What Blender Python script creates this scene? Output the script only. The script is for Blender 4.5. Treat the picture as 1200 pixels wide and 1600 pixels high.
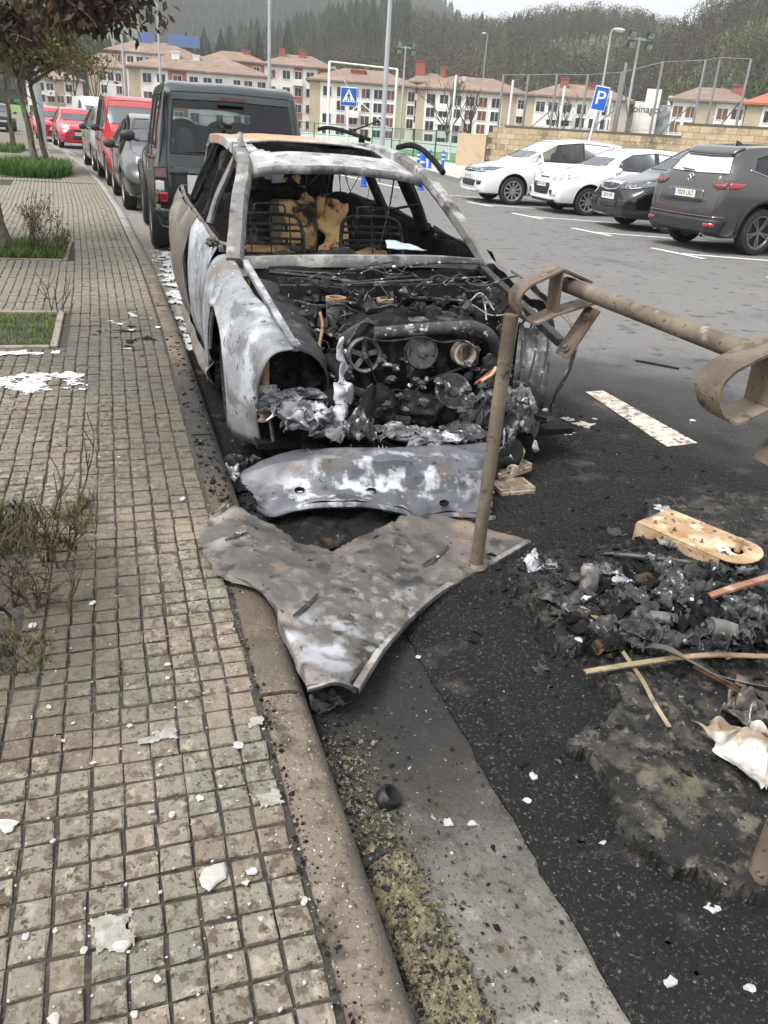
import bpy, bmesh, math, random
import numpy as np
from mathutils import Matrix, Vector, noise as mnoise
from mathutils.bvhtree import BVHTree
rnd = random.Random(7)
scene = bpy.context.scene
for o in list(bpy.data.objects): bpy.data.objects.remove(o)
COL = scene.collection
PI = math.pi
def R(a): return math.radians(a)

# ------------------------------------------------------------------ camera
CAM_H = 1.48; FPX = 1250.0
C_FWD = Vector((0.29518668, 0.85359099, -0.42924031))
C_RIGHT = Vector((0.95256806, -0.29773254, 0.06300337))
C_UP = Vector((0.0740197, 0.42747837, 0.90099019))
cd = bpy.data.cameras.new('camera'); cam = bpy.data.objects.new('camera', cd); COL.objects.link(cam)
cd.sensor_fit = 'VERTICAL'; cd.sensor_height = 24; cd.sensor_width = 18; cd.lens = FPX/1600*24
cd.clip_start = 0.05; cd.clip_end = 6000
cam.matrix_world = Matrix(((C_RIGHT.x, C_UP.x, -C_FWD.x, 0), (C_RIGHT.y, C_UP.y, -C_FWD.y, 0), (C_RIGHT.z, C_UP.z, -C_FWD.z, CAM_H), (0,0,0,1)))
scene.camera = cam

# ------------------------------------------------------------------ sky, sun, exposure
SUN_EL, SUN_AZ = 60, 250          # azimuth clockwise from +Y (degrees)
w = bpy.data.worlds.new('World'); scene.world = w; w.use_nodes = True
nt = w.node_tree; nt.nodes.clear()
out = nt.nodes.new('ShaderNodeOutputWorld'); bg = nt.nodes.new('ShaderNodeBackground')
sky = nt.nodes.new('ShaderNodeTexSky'); sky.sky_type = 'NISHITA'; sky.sun_disc = False
sky.sun_elevation = R(SUN_EL); sky.sun_rotation = R(SUN_AZ); sky.dust_density = 6; sky.air_density = 1.3; sky.ozone_density = 1.0; sky.altitude = 100
hs = nt.nodes.new('ShaderNodeHueSaturation'); hs.inputs['Saturation'].default_value = 0.2     # a veil of high cloud
veil = nt.nodes.new('ShaderNodeMix'); veil.data_type = 'RGBA'; veil.inputs['Factor'].default_value = .42; veil.inputs['B'].default_value = (6.3,6.4,6.6,1)   # even overcast veil over the sky
nt.links.new(sky.outputs[0], hs.inputs['Color']); nt.links.new(hs.outputs[0], veil.inputs['A']); nt.links.new(veil.outputs['Result'], bg.inputs[0]); bg.inputs[1].default_value = 0.15
nt.links.new(bg.outputs[0], out.inputs[0])
sd = bpy.data.lights.new('sun', 'SUN'); sun = bpy.data.objects.new('sun', sd); COL.objects.link(sun)
sd.energy = 2.0; sd.angle = R(20); sd.color = (1, .955, .89)
sun.rotation_euler = Vector((-math.sin(R(SUN_AZ))*math.cos(R(SUN_EL)), -math.cos(R(SUN_AZ))*math.cos(R(SUN_EL)), -math.sin(R(SUN_EL)))).to_track_quat('-Z', 'Y').to_euler()
scene.view_settings.view_transform = 'Standard'; scene.view_settings.look = 'None'
scene.view_settings.gamma = 1; scene.view_settings.use_curve_mapping = False
scene.view_settings.exposure = 0.88
scene.cycles.volume_step_rate = 4; scene.cycles.volume_max_steps = 64; scene.cycles.max_bounces = 6

# ------------------------------------------------------------------ where a point of the place lies
def _ray(px, py): return C_FWD + C_RIGHT*((px-600)/FPX) - C_UP*((py-800)/FPX)
def gp(px, py, z=0.0):
    d = _ray(px, py); t = (z-CAM_H)/d.z; return Vector((d.x*t, d.y*t, z))
def atY(px, py, y):
    d = _ray(px, py); t = y/d.y; return Vector((d.x*t, y, CAM_H+d.z*t))

# ------------------------------------------------------------------ mesh helpers
class MB:
    def __init__(s): s.v = []; s.f = []
    def add(s, vs, fs, M=None):
        b = len(s.v)
        if M is not None: vs = [M @ Vector(p) for p in vs]
        s.v += [tuple(p) for p in vs]; s.f += [tuple(i+b for i in q) for q in fs]; return s
    def box(s, c, sz, rz=0, M=None):
        x, y, z = sz[0]/2, sz[1]/2, sz[2]/2
        vs = [(-x,-y,-z),(x,-y,-z),(x,y,-z),(-x,y,-z),(-x,-y,z),(x,-y,z),(x,y,z),(-x,y,z)]
        T = Matrix.Translation(c) @ Matrix.Rotation(rz, 4, 'Z')
        if M is not None: T = M @ T
        return s.add(vs, [(0,3,2,1),(4,5,6,7),(0,1,5,4),(1,2,6,5),(2,3,7,6),(3,0,4,7)], T)
    def beam(s, a, b, wd, ht, up=(0,0,1)):
        a = Vector(a); b = Vector(b); d = b-a; L = d.length; d.normalize(); u = Vector(up)
        sx = d.cross(u)
        if sx.length < 1e-4: sx = d.cross(Vector((1,0,0)))
        sx.normalize(); uz = sx.cross(d)
        M = Matrix(((sx.x,d.x,uz.x,(a.x+b.x)/2),(sx.y,d.y,uz.y,(a.y+b.y)/2),(sx.z,d.z,uz.z,(a.z+b.z)/2),(0,0,0,1)))
        return s.box((0,0,0), (wd, L, ht), 0, M)
    def tube(s, path, r, n=8, cap=True, M=None):
        P = [Vector(p) for p in path]; rs = r if hasattr(r, '__len__') else [r]*len(P)
        ref = None; vs = []; fs = []
        for i, p in enumerate(P):
            t = (P[min(i+1,len(P)-1)] - P[max(i-1,0)])
            if t.length < 1e-9: t = Vector((0,0,1))
            t.normalize()
            if ref is None:
                ref = t.cross(Vector((0,0,1)))
                if ref.length < 1e-3: ref = t.cross(Vector((1,0,0)))
            ref = (ref - t*ref.dot(t)); ref.normalize(); b = t.cross(ref)
            for k in range(n):
                a = 2*PI*k/n; vs.append(p + (ref*math.cos(a)+b*math.sin(a))*rs[i])
        for i in range(len(P)-1):
            for k in range(n):
                k2 = (k+1)%n; fs.append((i*n+k, i*n+k2, (i+1)*n+k2, (i+1)*n+k))
        if cap: fs.append(tuple(range(n-1,-1,-1))); fs.append(tuple((len(P)-1)*n+k for k in range(n)))
        return s.add(vs, fs, M)
    def lathe(s, prof, n=24, M=None, closed=False):          # profile (radius, height) turned about local Z
        vs = []; fs = []; m = len(prof)
        for k in range(n):
            a = 2*PI*k/n; c, q = math.cos(a), math.sin(a)
            vs += [(r*c, r*q, z) for r, z in prof]
        for k in range(n):
            k2 = (k+1)%n
            for i in range(m if closed else m-1):
                j = (i+1)%m; fs.append((k*m+i, k2*m+i, k2*m+j, k*m+j))
        return s.add(vs, fs, M)
    def prism(s, poly, z0, z1, M=None):
        n = len(poly); vs = [(p[0],p[1],z0) for p in poly]+[(p[0],p[1],z1) for p in poly]
        return s.add(vs, [tuple(range(n-1,-1,-1)), tuple(range(n,2*n))]+[(i,(i+1)%n,n+(i+1)%n,n+i) for i in range(n)], M)
    def grid(s, G, M=None, skip=None, flip=False):
        nu, nv = len(G), len(G[0]); vs = [p for row in G for p in row]; fs = []
        for i in range(nu-1):
            for j in range(nv-1):
                if skip and skip(i, j): continue
                q = (i*nv+j, i*nv+j+1, (i+1)*nv+j+1, (i+1)*nv+j); fs.append(q[::-1] if flip else q)
        return s.add(vs, fs, M)
    def build(s, name, m, parent=None, smooth=False, sharp=38, bevel=0, thick=0, offset=-1, seg=1):
        me = bpy.data.meshes.new(name); me.from_pydata(s.v, [], s.f); me.validate()
        return link_mesh(name, me, m, parent, smooth, sharp, bevel, thick, offset, seg)
def link_mesh(name, me, m, parent=None, smooth=False, sharp=38, bevel=0, thick=0, offset=-1, seg=1):
    if m is not None and not me.materials: me.materials.append(m)
    if smooth:
        me.polygons.foreach_set('use_smooth', [True]*len(me.polygons)); me.set_sharp_from_angle(angle=R(sharp))
    o = bpy.data.objects.new(name, me); COL.objects.link(o)
    if thick: md = o.modifiers.new('thick', 'SOLIDIFY'); md.thickness = thick; md.offset = offset
    if bevel: md = o.modifiers.new('bevel', 'BEVEL'); md.width = bevel; md.segments = seg; md.limit_method = 'ANGLE'
    if parent:
        o.parent = parent
        if parent.name in WORLD_BUILT: o.location = -parent.location      # its parts are measured from the place, not from the thing
    return o
WORLD_BUILT = set()
def wthing(*a, **k):
    t = thing(*a, **k); WORLD_BUILT.add(t.name); return t
def tag(o, label=None, cat=None, group=None, kind=None):
    if label: o['label'] = label
    if cat: o['category'] = cat
    if group: o['group'] = group
    if kind: o['kind'] = kind
    return o
def thing(name, label, cat, loc=(0,0,0), rz=0, group=None):
    o = bpy.data.objects.new(name, None); COL.objects.link(o); o.location = loc; o.rotation_euler = (0,0,rz); o.empty_display_size = .1
    return tag(o, label, cat, group)
def copy_tree(o, parent=None):
    c = o.copy(); COL.objects.link(c); c.parent = parent
    for ch in list(o.children): copy_tree(ch, c)
    return c
def axisM(p, d, roll=0):                                     # local Z along d, at p
    return Matrix.Translation(p) @ Vector(d).to_track_quat('Z', 'Y').to_matrix().to_4x4() @ Matrix.Rotation(roll, 4, 'Z')
def nz(x, y, z=0, s=1.0): return mnoise.noise(Vector((x*s, y*s, z*s)))
def fbm(x, y, z=0, s=1.0, o=4):
    return mnoise.fractal(Vector((x*s, y*s, z*s)), 0.8, 2.1, o)
def cr(p0, p1, p2, p3, t):
    t2 = t*t; t3 = t2*t
    return 0.5*((2*p1)+(-p0+p2)*t+(2*p0-5*p1+4*p2-p3)*t2+(-p0+3*p1-3*p2+p3)*t3)
def resample(P, n, curve=True):                              # Catmull-Rom through points (any dimension)
    P = np.array(P, float); m = len(P); out = []
    for k in range(n):
        u = k/(n-1)*(m-1); i = min(int(u), m-2); t = u-i
        p0 = P[i-1] if i > 0 else 2*P[0]-P[1]; p3 = P[i+2] if i+2 < m else 2*P[-1]-P[-2]
        out.append(cr(p0, P[i], P[i+1], p3, t) if curve else P[i]*(1-t)+P[i+1]*t)
    return np.array(out)
def surf(ctrl, nu, nv, warp=0, ws=3, seed=0, crv=True, crv2=None):      # smooth sheet through a grid of control points
    rows = np.array([resample(r, nv, crv) for r in ctrl]); G = np.array([resample(rows[:,j], nu, crv if crv2 is None else crv2) for j in range(nv)]).transpose(1,0,2)
    out = []
    for i in range(nu):
        row = []
        for j in range(nv):
            p = Vector(G[i][j])
            if warp:
                q = p*ws+Vector((seed*7.1, seed*3.3, seed)); p = p+Vector((mnoise.noise(q), mnoise.noise(q+Vector((9,4,1))), mnoise.noise(q+Vector((2,7,5)))))*warp
            row.append(p)
        out.append(row)
    return out

# ------------------------------------------------------------------ materials
def ramp2(nt, sock, lo, hi):
    mr = nt.nodes.new('ShaderNodeMapRange'); mr.inputs[1].default_value = lo; mr.inputs[2].default_value = hi
    mr.interpolation_type = 'SMOOTHSTEP'; mr.clamp = True
    nt.links.new(sock, mr.inputs[0]); return mr.outputs[0]
def mat(name, col, layers=(), rough=.75, metal=0.0, bump=0.0, bs=40, bd=6, coords='world', spec=.5, alpha=None, trans=0, ior=1.45, coat=0, bump2=None, emit=None):
    m = bpy.data.materials.new(name); m.use_nodes = True; nt = m.node_tree; N = nt.nodes; L = nt.links
    b = N['Principled BSDF']
    if coords == 'world': src = N.new('ShaderNodeNewGeometry').outputs['Position']
    else: src = N.new('ShaderNodeTexCoord').outputs['Object']
    def vec(stretch):
        if not stretch: return src
        mp = N.new('ShaderNodeMapping'); mp.inputs['Scale'].default_value = stretch; L.new(src, mp.inputs[0]); return mp.outputs[0]
    def noi(s, d=5, st=None, kind='noise', off=0, rg=.55):
        if kind == 'voronoi':
            n = N.new('ShaderNodeTexVoronoi'); n.inputs['Scale'].default_value = s; L.new(vec(st), n.inputs['Vector']); return n.outputs['Distance']
        if kind == 'cell':
            n = N.new('ShaderNodeTexVoronoi'); n.inputs['Scale'].default_value = s; L.new(vec(st), n.inputs['Vector']); return n.outputs['Color']
        if kind == 'wave':
            n = N.new('ShaderNodeTexWave'); n.inputs['Scale'].default_value = s; n.inputs['Distortion'].default_value = d; L.new(vec(st), n.inputs['Vector']); return n.outputs['Fac']
        n = N.new('ShaderNodeTexNoise'); n.noise_dimensions = '4D' if off else '3D'
        if off: n.inputs['W'].default_value = off
        n.inputs['Scale'].default_value = s; n.inputs['Detail'].default_value = d; n.inputs['Roughness'].default_value = rg
        L.new(vec(st), n.inputs['Vector']); return n.outputs['Fac']
    def mth(op, a, bb):
        n = N.new('ShaderNodeMath'); n.operation = op; n.use_clamp = op == 'MULTIPLY'
        for i, q in enumerate((a, bb)):
            if isinstance(q, (int, float)): n.inputs[i].default_value = q
            else: L.new(q, n.inputs[i])
        return n.outputs[0]
    cur = None; rcur = None
    rgb = N.new('ShaderNodeRGB'); rgb.outputs[0].default_value = (*col, 1); cur = rgb.outputs[0]
    for k, la in enumerate(layers):
        t = la.get('t', 'noise')
        if t == 'dist':
            sub = N.new('ShaderNodeVectorMath'); sub.operation = 'SUBTRACT'; L.new(src, sub.inputs[0]); sub.inputs[1].default_value = la['p']
            mu = N.new('ShaderNodeVectorMath'); mu.operation = 'MULTIPLY'; L.new(sub.outputs[0], mu.inputs[0]); mu.inputs[1].default_value = la.get('st', (1,1,0))
            ln = N.new('ShaderNodeVectorMath'); ln.operation = 'LENGTH'; L.new(mu.outputs[0], ln.inputs[0])
            nn = mth('MULTIPLY_ADD', noi(la.get('s', 3), la.get('d', 6), off=k+1), la.get('n', .5)); 
            nd = nn.node; nd.use_clamp = False; nd.inputs[2].default_value = -la.get('n', .5)/2
            fac = ramp2(nt, mth('ADD', ln.outputs['Value'], nn), la['r1'], la['r0'])
        elif t == 'axis':
            sp = N.new('ShaderNodeSeparateXYZ'); L.new(src, sp.inputs[0]); ax = sp.outputs['XYZ'.index(la['ax'])]
            nn = mth('MULTIPLY_ADD', noi(la.get('s', 3), la.get('d', 6), la.get('st'), off=k+1), la.get('n', .5)); nn.node.use_clamp = False; nn.node.inputs[2].default_value = -la.get('n', .5)/2
            fac = ramp2(nt, mth('ADD', ax, nn), la['lo'], la['hi'])
        elif t == 'random':
            oi = N.new('ShaderNodeObjectInfo'); fac = ramp2(nt, oi.outputs['Random'], la['lo'], la['hi'])
        else:
            fac = ramp2(nt, noi(la.get('s', 5), la.get('d', 6), la.get('st'), t, k+1, la.get('rg', .55)), la['lo'], la['hi'])
        if 'mul' in la: 
            q = la['mul']
            if q.get('t') == 'dist':
                sub = N.new('ShaderNodeVectorMath'); sub.operation = 'SUBTRACT'; L.new(src, sub.inputs[0]); sub.inputs[1].default_value = q['p']
                mu = N.new('ShaderNodeVectorMath'); mu.operation = 'MULTIPLY'; L.new(sub.outputs[0], mu.inputs[0]); mu.inputs[1].default_value = q.get('st', (1,1,0))
                ln = N.new('ShaderNodeVectorMath'); ln.operation = 'LENGTH'; L.new(mu.outputs[0], ln.inputs[0])
                fac = mth('MULTIPLY', fac, ramp2(nt, ln.outputs['Value'], q['r1'], q['r0']))
            else: fac = mth('MULTIPLY', fac, ramp2(nt, noi(q.get('s', 5), q.get('d', 6), q.get('st'), q.get('t', 'noise'), k+31), q['lo'], q['hi']))
        if 'a' in la: fac = mth('MULTIPLY', fac, la['a'])
        mx = N.new('ShaderNodeMix'); mx.data_type = 'RGBA'; L.new(fac, mx.inputs['Factor']); L.new(cur, mx.inputs['A'])
        if 'vary' in la: pass
        mx.inputs['B'].default_value = (*la['c'], 1); cur = mx.outputs['Result']
        if 'r' in la:
            mr = N.new('ShaderNodeMix'); mr.data_type = 'FLOAT'; L.new(fac, mr.inputs['Factor'])
            if rcur is None: mr.inputs['A'].default_value = rough
            else: L.new(rcur, mr.inputs['A'])
            mr.inputs['B'].default_value = la['r']; rcur = mr.outputs['Result']
    L.new(cur, b.inputs['Base Color'])
    b.inputs['Roughness'].default_value = rough; b.inputs['Metallic'].default_value = metal; b.inputs['Specular IOR Level'].default_value = spec
    if rcur is not None: L.new(rcur, b.inputs['Roughness'])
    if coat: b.inputs['Coat Weight'].default_value = coat; b.inputs['Coat Roughness'].default_value = .05
    if trans: b.inputs['Transmission Weight'].default_value = trans; b.inputs['IOR'].default_value = ior
    if alpha is not None: b.inputs['Alpha'].default_value = alpha
    if emit: b.inputs['Emission Color'].default_value = (*emit[0], 1); b.inputs['Emission Strength'].default_value = emit[1]
    nrm = None
    for (amt, s, d, st, kind) in ([(bump, bs, bd, None, 'noise')] if bump else []) + ([bump2] if bump2 else []):
        bn = N.new('ShaderNodeBump'); bn.inputs['Strength'].default_value = 1; bn.inputs['Distance'].default_value = amt
        L.new(noi(s, d, st, kind), bn.inputs['Height'])
        if nrm: L.new(nrm, bn.inputs['Normal'])
        nrm = bn.outputs[0]
    if nrm: L.new(nrm, b.inputs['Normal'])
    return m
_bm = bmesh.new(); bmesh.ops.create_icosphere(_bm, subdivisions=4, radius=1); ICO4 = ([v.co.copy() for v in _bm.verts], [tuple(v.index for v in f.verts) for f in _bm.faces]); _bm.free()
_bm = bmesh.new(); bmesh.ops.create_icosphere(_bm, subdivisions=2, radius=1); ICO2 = ([v.co.copy() for v in _bm.verts], [tuple(v.index for v in f.verts) for f in _bm.faces]); _bm.free()
def lump(g, c, size, seed=0, amp=.45, s=1.6, ico=ICO4):
    c = Vector(c); vs = []
    for v in ico[0]:
        q = v*s+Vector((seed*3.7, seed*1.9, seed*5.3)); k = 1+amp*mnoise.fractal(q, 1.1, 2.1, 5)+.3*amp*mnoise.noise(q*2.3)
        vs.append((c.x+v.x*size[0]*k, c.y+v.y*size[1]*k, c.z+v.z*size[2]*k))
    return g.add(vs, ico[1])
def lay(c, s, lo, hi, **k): return dict(c=c, s=s, lo=lo, hi=hi, **k)
# ================================================================== the ground
_KY = [-4, 6.0, 7.5, 9.0, 14.15, 19, 24.7, 29.8, 38.6, 42.5, 52, 64, 80]
_KX = [.274, .272, .25, .215, .03, -.24, -.67, -1.22, -2.2, -2.76, -4.6, -7.6, -12.5]
def kx(y): return float(np.interp(y, _KY, _KX))
SW_Z = .11
def dirt(p, r0, r1, n=.8, st=(1,1,0), c=(.012,.012,.013), **k): return dict(t='dist', c=c, p=p, r0=r0, r1=r1, n=n, st=st, **k)

m_earth = mat('earth', (.15,.145,.135), [lay((.11,.105,.095), .3, .45, .6)], rough=.95, bump=.02, bs=6)
m_asph = mat('asphalt', (.15,.149,.147), [
    lay((.27,.268,.262), 130, .52, .66, d=4, rg=.7), lay((.055,.055,.056), 100, .54, .68, d=5, rg=.7),
    lay((.18,.176,.17), .5, .45, .7, a=.6), lay((.085,.085,.086), 1.1, .55, .72, a=.7, d=8), lay((.20,.19,.175), 3.5, .60, .75, a=.6, d=8),
    dirt((2.0,3.0,0), 1.7, 3.1, 2.0, (.95,.85,0), c=(.030,.0303,.031), s=1.7, d=10, a=.88),
    dirt((1.5,2.3,0), 1.2, 2.4, 1.6, (.9,.7,0), c=(.009,.009,.0095), s=2.6, d=10, a=.96),
    lay((.040,.038,.035), 5, .56, .66, d=10, a=.7), lay((.005,.005,.005), 4, .55, .65, d=9, a=.8, mul=dict(t='dist', p=(1.5,2.3,0), r0=1.4, r1=2.4)),
    lay((.10,.096,.09), 110, .57, .61, d=5, rg=.75, a=.75), lay((.004,.004,.004), 90, .56, .63, d=5, rg=.7, a=.7, mul=dict(t='dist', p=(1.5,2.3,0), r0=1.6, r1=2.8)), lay((.11,.095,.075), 2.6, .60, .70, d=9, a=.5)], rough=.9, spec=.18, bump=.006, bs=100, bd=6)
m_conc = mat('gutter_concrete', (.235,.222,.20), [
    lay((.34,.33,.31), 16, .52, .66, d=9), lay((.10,.092,.075), 24, .54, .66, d=8, a=.8), lay((.06,.055,.045), 160, .58, .7, d=3),
    lay((.16,.11,.065), 5, .52, .66, d=8, mul=dict(t='dist', p=(.62,1.45,0), r0=.3, r1=.75, st=(1,.9,0))),
    dirt((.62,2.4,0), .35, 1.15, .9, (.9,.75,0), c=(.065,.053,.04), s=7, a=.9),
    dirt((.9,3.6,0), 1.3, 2.6, .9, (1,.75,0), c=(.02,.02,.02), s=3),
    lay((.04,.04,.04), 40, .58, .66, d=5), lay((.40,.39,.37), 60, .64, .72, d=6)], rough=.9, spec=.3, bump=.010, bs=70, bd=9)
m_kerb = mat('kerb_stone', (.145,.122,.096), [
    lay((.21,.178,.14), 8, .50, .66, d=10), lay((.06,.051,.042), 9, .50, .62, d=10), lay((.09,.08,.068), 3, .5, .66, d=8, a=.7), lay((.045,.04,.035), 90, .56, .66, d=5), lay((.32,.28,.22), 70, .60, .70, d=5),
    dict(t='axis', ax='X', c=(.07,.062,.055), lo=.35, hi=.41, n=.08, s=14), 
    dirt((.35,3.9,0), .55, 1.5, .7, (1,1,0), c=(.03,.03,.03), s=3, a=.92), dirt((.4,2.55,0), .35, .9, .6, (1,1,0), c=(.075,.06,.045), s=6, a=.8),
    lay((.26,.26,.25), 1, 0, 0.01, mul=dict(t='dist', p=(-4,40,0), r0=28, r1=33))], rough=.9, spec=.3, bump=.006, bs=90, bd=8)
m_tile = mat('paving_tile', (.195,.178,.145), [
    dict(t='random', c=(.165,.160,.138), lo=.1, hi=.5), dict(t='random', c=(.225,.195,.152), lo=.6, hi=.8), dict(t='random', c=(.15,.125,.095), lo=.86, hi=.97),
    lay((.30,.27,.21), 30, .53, .64, d=9), lay((.095,.075,.054), 42, .50, .60, d=8), lay((.20,.20,.15), 7, .52, .68, d=6, a=.6), lay((.045,.038,.03), 80, .58, .66, d=4),
    lay((.42,.41,.37), 9, .69, .73, d=9), lay((.13,.115,.09), 1.6, .5, .66, d=7, a=.55), lay((.27,.215,.155), 2.3, .54, .68, d=6, a=.6), lay((.5,.49,.46), 5.5, .735, .75, d=5),
    dirt((.1,5.5,0), .5, 1.3, .8, (1,.8,0), c=(.085,.08,.072), s=5, a=.7), dirt((.3,3.9,0), .2, .8, .5, (1,.6,0), c=(.07,.062,.052), s=5, a=.6),
    dirt((-.32,2.3,0), .15, .5, .4, (1,.6,0), c=(.06,.05,.04), s=6, a=.7),
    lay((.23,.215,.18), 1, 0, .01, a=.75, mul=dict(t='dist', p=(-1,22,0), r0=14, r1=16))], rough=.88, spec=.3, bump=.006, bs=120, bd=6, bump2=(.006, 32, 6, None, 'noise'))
m_joint = mat('joint_dirt', (.04,.036,.03), [lay((.08,.072,.06), 60, .52, .64), lay((.02,.019,.017), 25, .54, .66), lay((.3,.29,.27), 120, .70, .73, d=2)], rough=.95, bump=.004, bs=160)

g = MB(); g.grid([[(-3500,-600,-.04),(3500,-600,-.04)],[(-3500,5000,-.04),(3500,5000,-.04)]], flip=True); tag(g.build('ground', m_earth), kind='structure')
# road: one sheet from the gutter to beyond the car park
ys = list(np.arange(-3, 7, .04)) + list(np.arange(7, 90, 1.0))
rows = []
for y in ys:
    e = kx(y)+.535 + (0.016*nz(0, y, 3, 7)+.009*nz(0,y,8,30)+.005*nz(0,y,1,90) if y < 7 else 0)
    rows.append([(e, y, -.012), (e, y, .010), (e+.02, y, .013), (70, y, .013)])
g = MB(); g.grid(rows, flip=True); road = tag(g.build('road', m_asph), kind='structure')
g = MB(); cell = .009; G = []
for y in np.arange(.55, 3.95, cell):
    e = kx(y)+.545+.016*nz(0, y, 3, 7)+.009*nz(0,y,8,30)+.005*nz(0,y,1,90); n = 250; row = []
    for k in range(n+1):
        x = e+(3.05-e)*k/n; f = min(1, .3+k/3, (n-k)/12, (y-.5)/.1, (3.97-y)/.15); row.append((x, y, .0115+.0035*f+f*max(-.002,(.0035*fbm(x,y,0,26,4)+.0022*fbm(x,y,4,80,3)))))
    G.append(row)
g.grid(G, flip=True); g.build('scorched_asphalt', m_asph, road, smooth=True, sharp=80)
# gutter of concrete slabs
gut = bpy.data.objects.new('gutter', None); COL.objects.link(gut); tag(gut, kind='structure')
y = -1.4
while y < 46:
    Ls = 1.9
    a, b = y+.004, y+Ls-.004; G = []
    nt_, nw = (190, 42) if b < 4.5 else (12, 4)
    for t in np.linspace(a, b, nt_): G.append([(kx(t)+.13, t, -.03)]+[(kx(t)+.13+.415*q/nw, t, .002+(.0028*fbm(kx(t)+.415*q/nw,t,2,22,4)+.0015*fbm(q*.01,t,6,85,3) if nw > 4 else 0)) for q in range(nw+1)]+[(kx(t)+.545, t, -.03)])
    g = MB(); g.grid(G, flip=True); n = len(G); w1 = nw+3; g.f += [tuple(range(w1))[::-1], tuple(range((n-1)*w1, n*w1))]
    o = g.build('gutter_slab', m_conc, gut, smooth=True, sharp=60); y += Ls
# kerb stones
kerb = bpy.data.objects.new('kerb', None); COL.objects.link(kerb); tag(kerb, kind='structure')
y = -.30; k = 0
while y < 46:
    Ls = 1.0 if y < 20 else 2.0
    a, b = y+.006, y+Ls-.006; G = []
    dz = rnd.uniform(-.004, .004)
    for t in np.linspace(a, b, 9):
        x0 = kx(t)+.006; e = .004*nz(t, k, 0, 7)
        G.append([(x0,t,-.05),(x0,t,SW_Z+dz-.004),(x0+.006,t,SW_Z+dz+.002),(x0+.075,t,SW_Z+dz+.001+e),(x0+.102,t,SW_Z+dz-.007+e),(x0+.120,t,SW_Z+dz-.024+e*2),(x0+.128,t,SW_Z+dz-.05),(x0+.132,t,-.05)])
    g = MB(); g.grid(G, flip=True); g.f += [tuple(range(8))[::-1], tuple(range(8*8, 9*8))]
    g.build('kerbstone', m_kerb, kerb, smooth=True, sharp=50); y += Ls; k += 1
# pavement: bed, the nearest tiles one by one, the rest joined
PITS = [(-1.35,-.335,1.9,2.98), (-1.4,-.40,5.42,6.45), (-1.6,-.47,8.88,10.25), (-2.6,-1.0,19.8,22.6), (-4.3,-2.7,30,33)]
def in_pit(x, y, m=0): return any(a-m < x < b+m and c-m < y < d+m for a,b,c,d in PITS)
sw = MB()
G = []
for y in list(np.arange(-1.5, 50, .5)): G.append([(kx(y)-9, y, SW_Z-.011), (kx(y)+.012, y, SW_Z-.011), (kx(y)+.012, y, -.05)])
sw.grid(G, flip=True); sidewalk = tag(sw.build('sidewalk', m_joint), kind='structure')
TP = .2035; SQ = TP/3
def tile_mesh(seed, nsq=3):
    r = random.Random(seed); g = MB()
    for i in range(3):
        for j in range(3):
            cx, cy = (i-1)*SQ, (j-1)*SQ; h = SW_Z+r.uniform(-.0035,.0012)
            if r.random() < .05: h -= r.uniform(.002,.0045)
            hw, hh = SQ/2-r.uniform(.0028,.0056), SQ/2-r.uniform(.0022,.0046); c = .005
            jx = lambda q: q+r.uniform(-.0026,.0026)
            b = [(cx-hw,cy-hh),(cx+hw,cy-hh),(cx+hw,cy+hh),(cx-hw,cy+hh)]
            tp = [(cx-hw+c,cy-hh+c),(cx+hw-c,cy-hh+c),(cx+hw-c,cy+hh-c),(cx-hw+c,cy+hh-c)]
            vs = [(p[0],p[1],SW_Z-.016) for p in b]+[(jx(p[0]),jx(p[1]),h-.003) for p in b]+[(jx(p[0]),jx(p[1]),h+r.uniform(-.0008,.0008)) for p in tp]
            g.add(vs, [(0,1,5,4),(1,2,6,5),(2,3,7,6),(3,0,4,7),(4,5,9,8),(5,6,10,9),(6,7,11,10),(7,4,8,11),(8,9,10,11)])
    me = bpy.data.meshes.new('paving_tile'); me.from_pydata(g.v, [], g.f); me.materials.append(m_tile); return me
TM = [tile_mesh(s) for s in range(10)]
cand = []; rest = MB()
for j in range(0, 90):
    for i in range(0, 16):
        y = .62+j*TP; x = kx(y)-.008-TP/2-i*TP
        if in_pit(x, y, .04): continue
        d = Vector((x,y,0)); c = Vector((x, y, SW_Z-CAM_H)); zc = c.dot(C_FWD)
        px = 600+FPX*c.dot(C_RIGHT)/zc; py = 800-FPX*c.dot(C_UP)/zc
        cand.append((y, x, px > -45 and py < 1660))
cand.sort(); near = [c for c in cand if c[2]][:300]; ns = set((c[0],c[1]) for c in near)
for (y, x, vis) in near:
    o = bpy.data.objects.new('paving_tile', TM[rnd.randrange(10)]); COL.objects.link(o); o.parent = sidewalk
    o.location = (x+rnd.uniform(-.0015,.0015), y+rnd.uniform(-.0015,.0015), rnd.uniform(-.0035,.0015)); o.rotation_euler = (rnd.uniform(-.012,.012), rnd.uniform(-.012,.012), rnd.choice((0,PI/2,PI,-PI/2))+rnd.uniform(-.012,.012))
for (y, x, vis) in cand:
    if (y, x) not in ns and (x > -1.9): 
        me = TM[rnd.randrange(10)]; rest.add([(v.co.x+x, v.co.y+y, v.co.z) for v in me.vertices], [tuple(p.vertices) for p in me.polygons])
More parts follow.
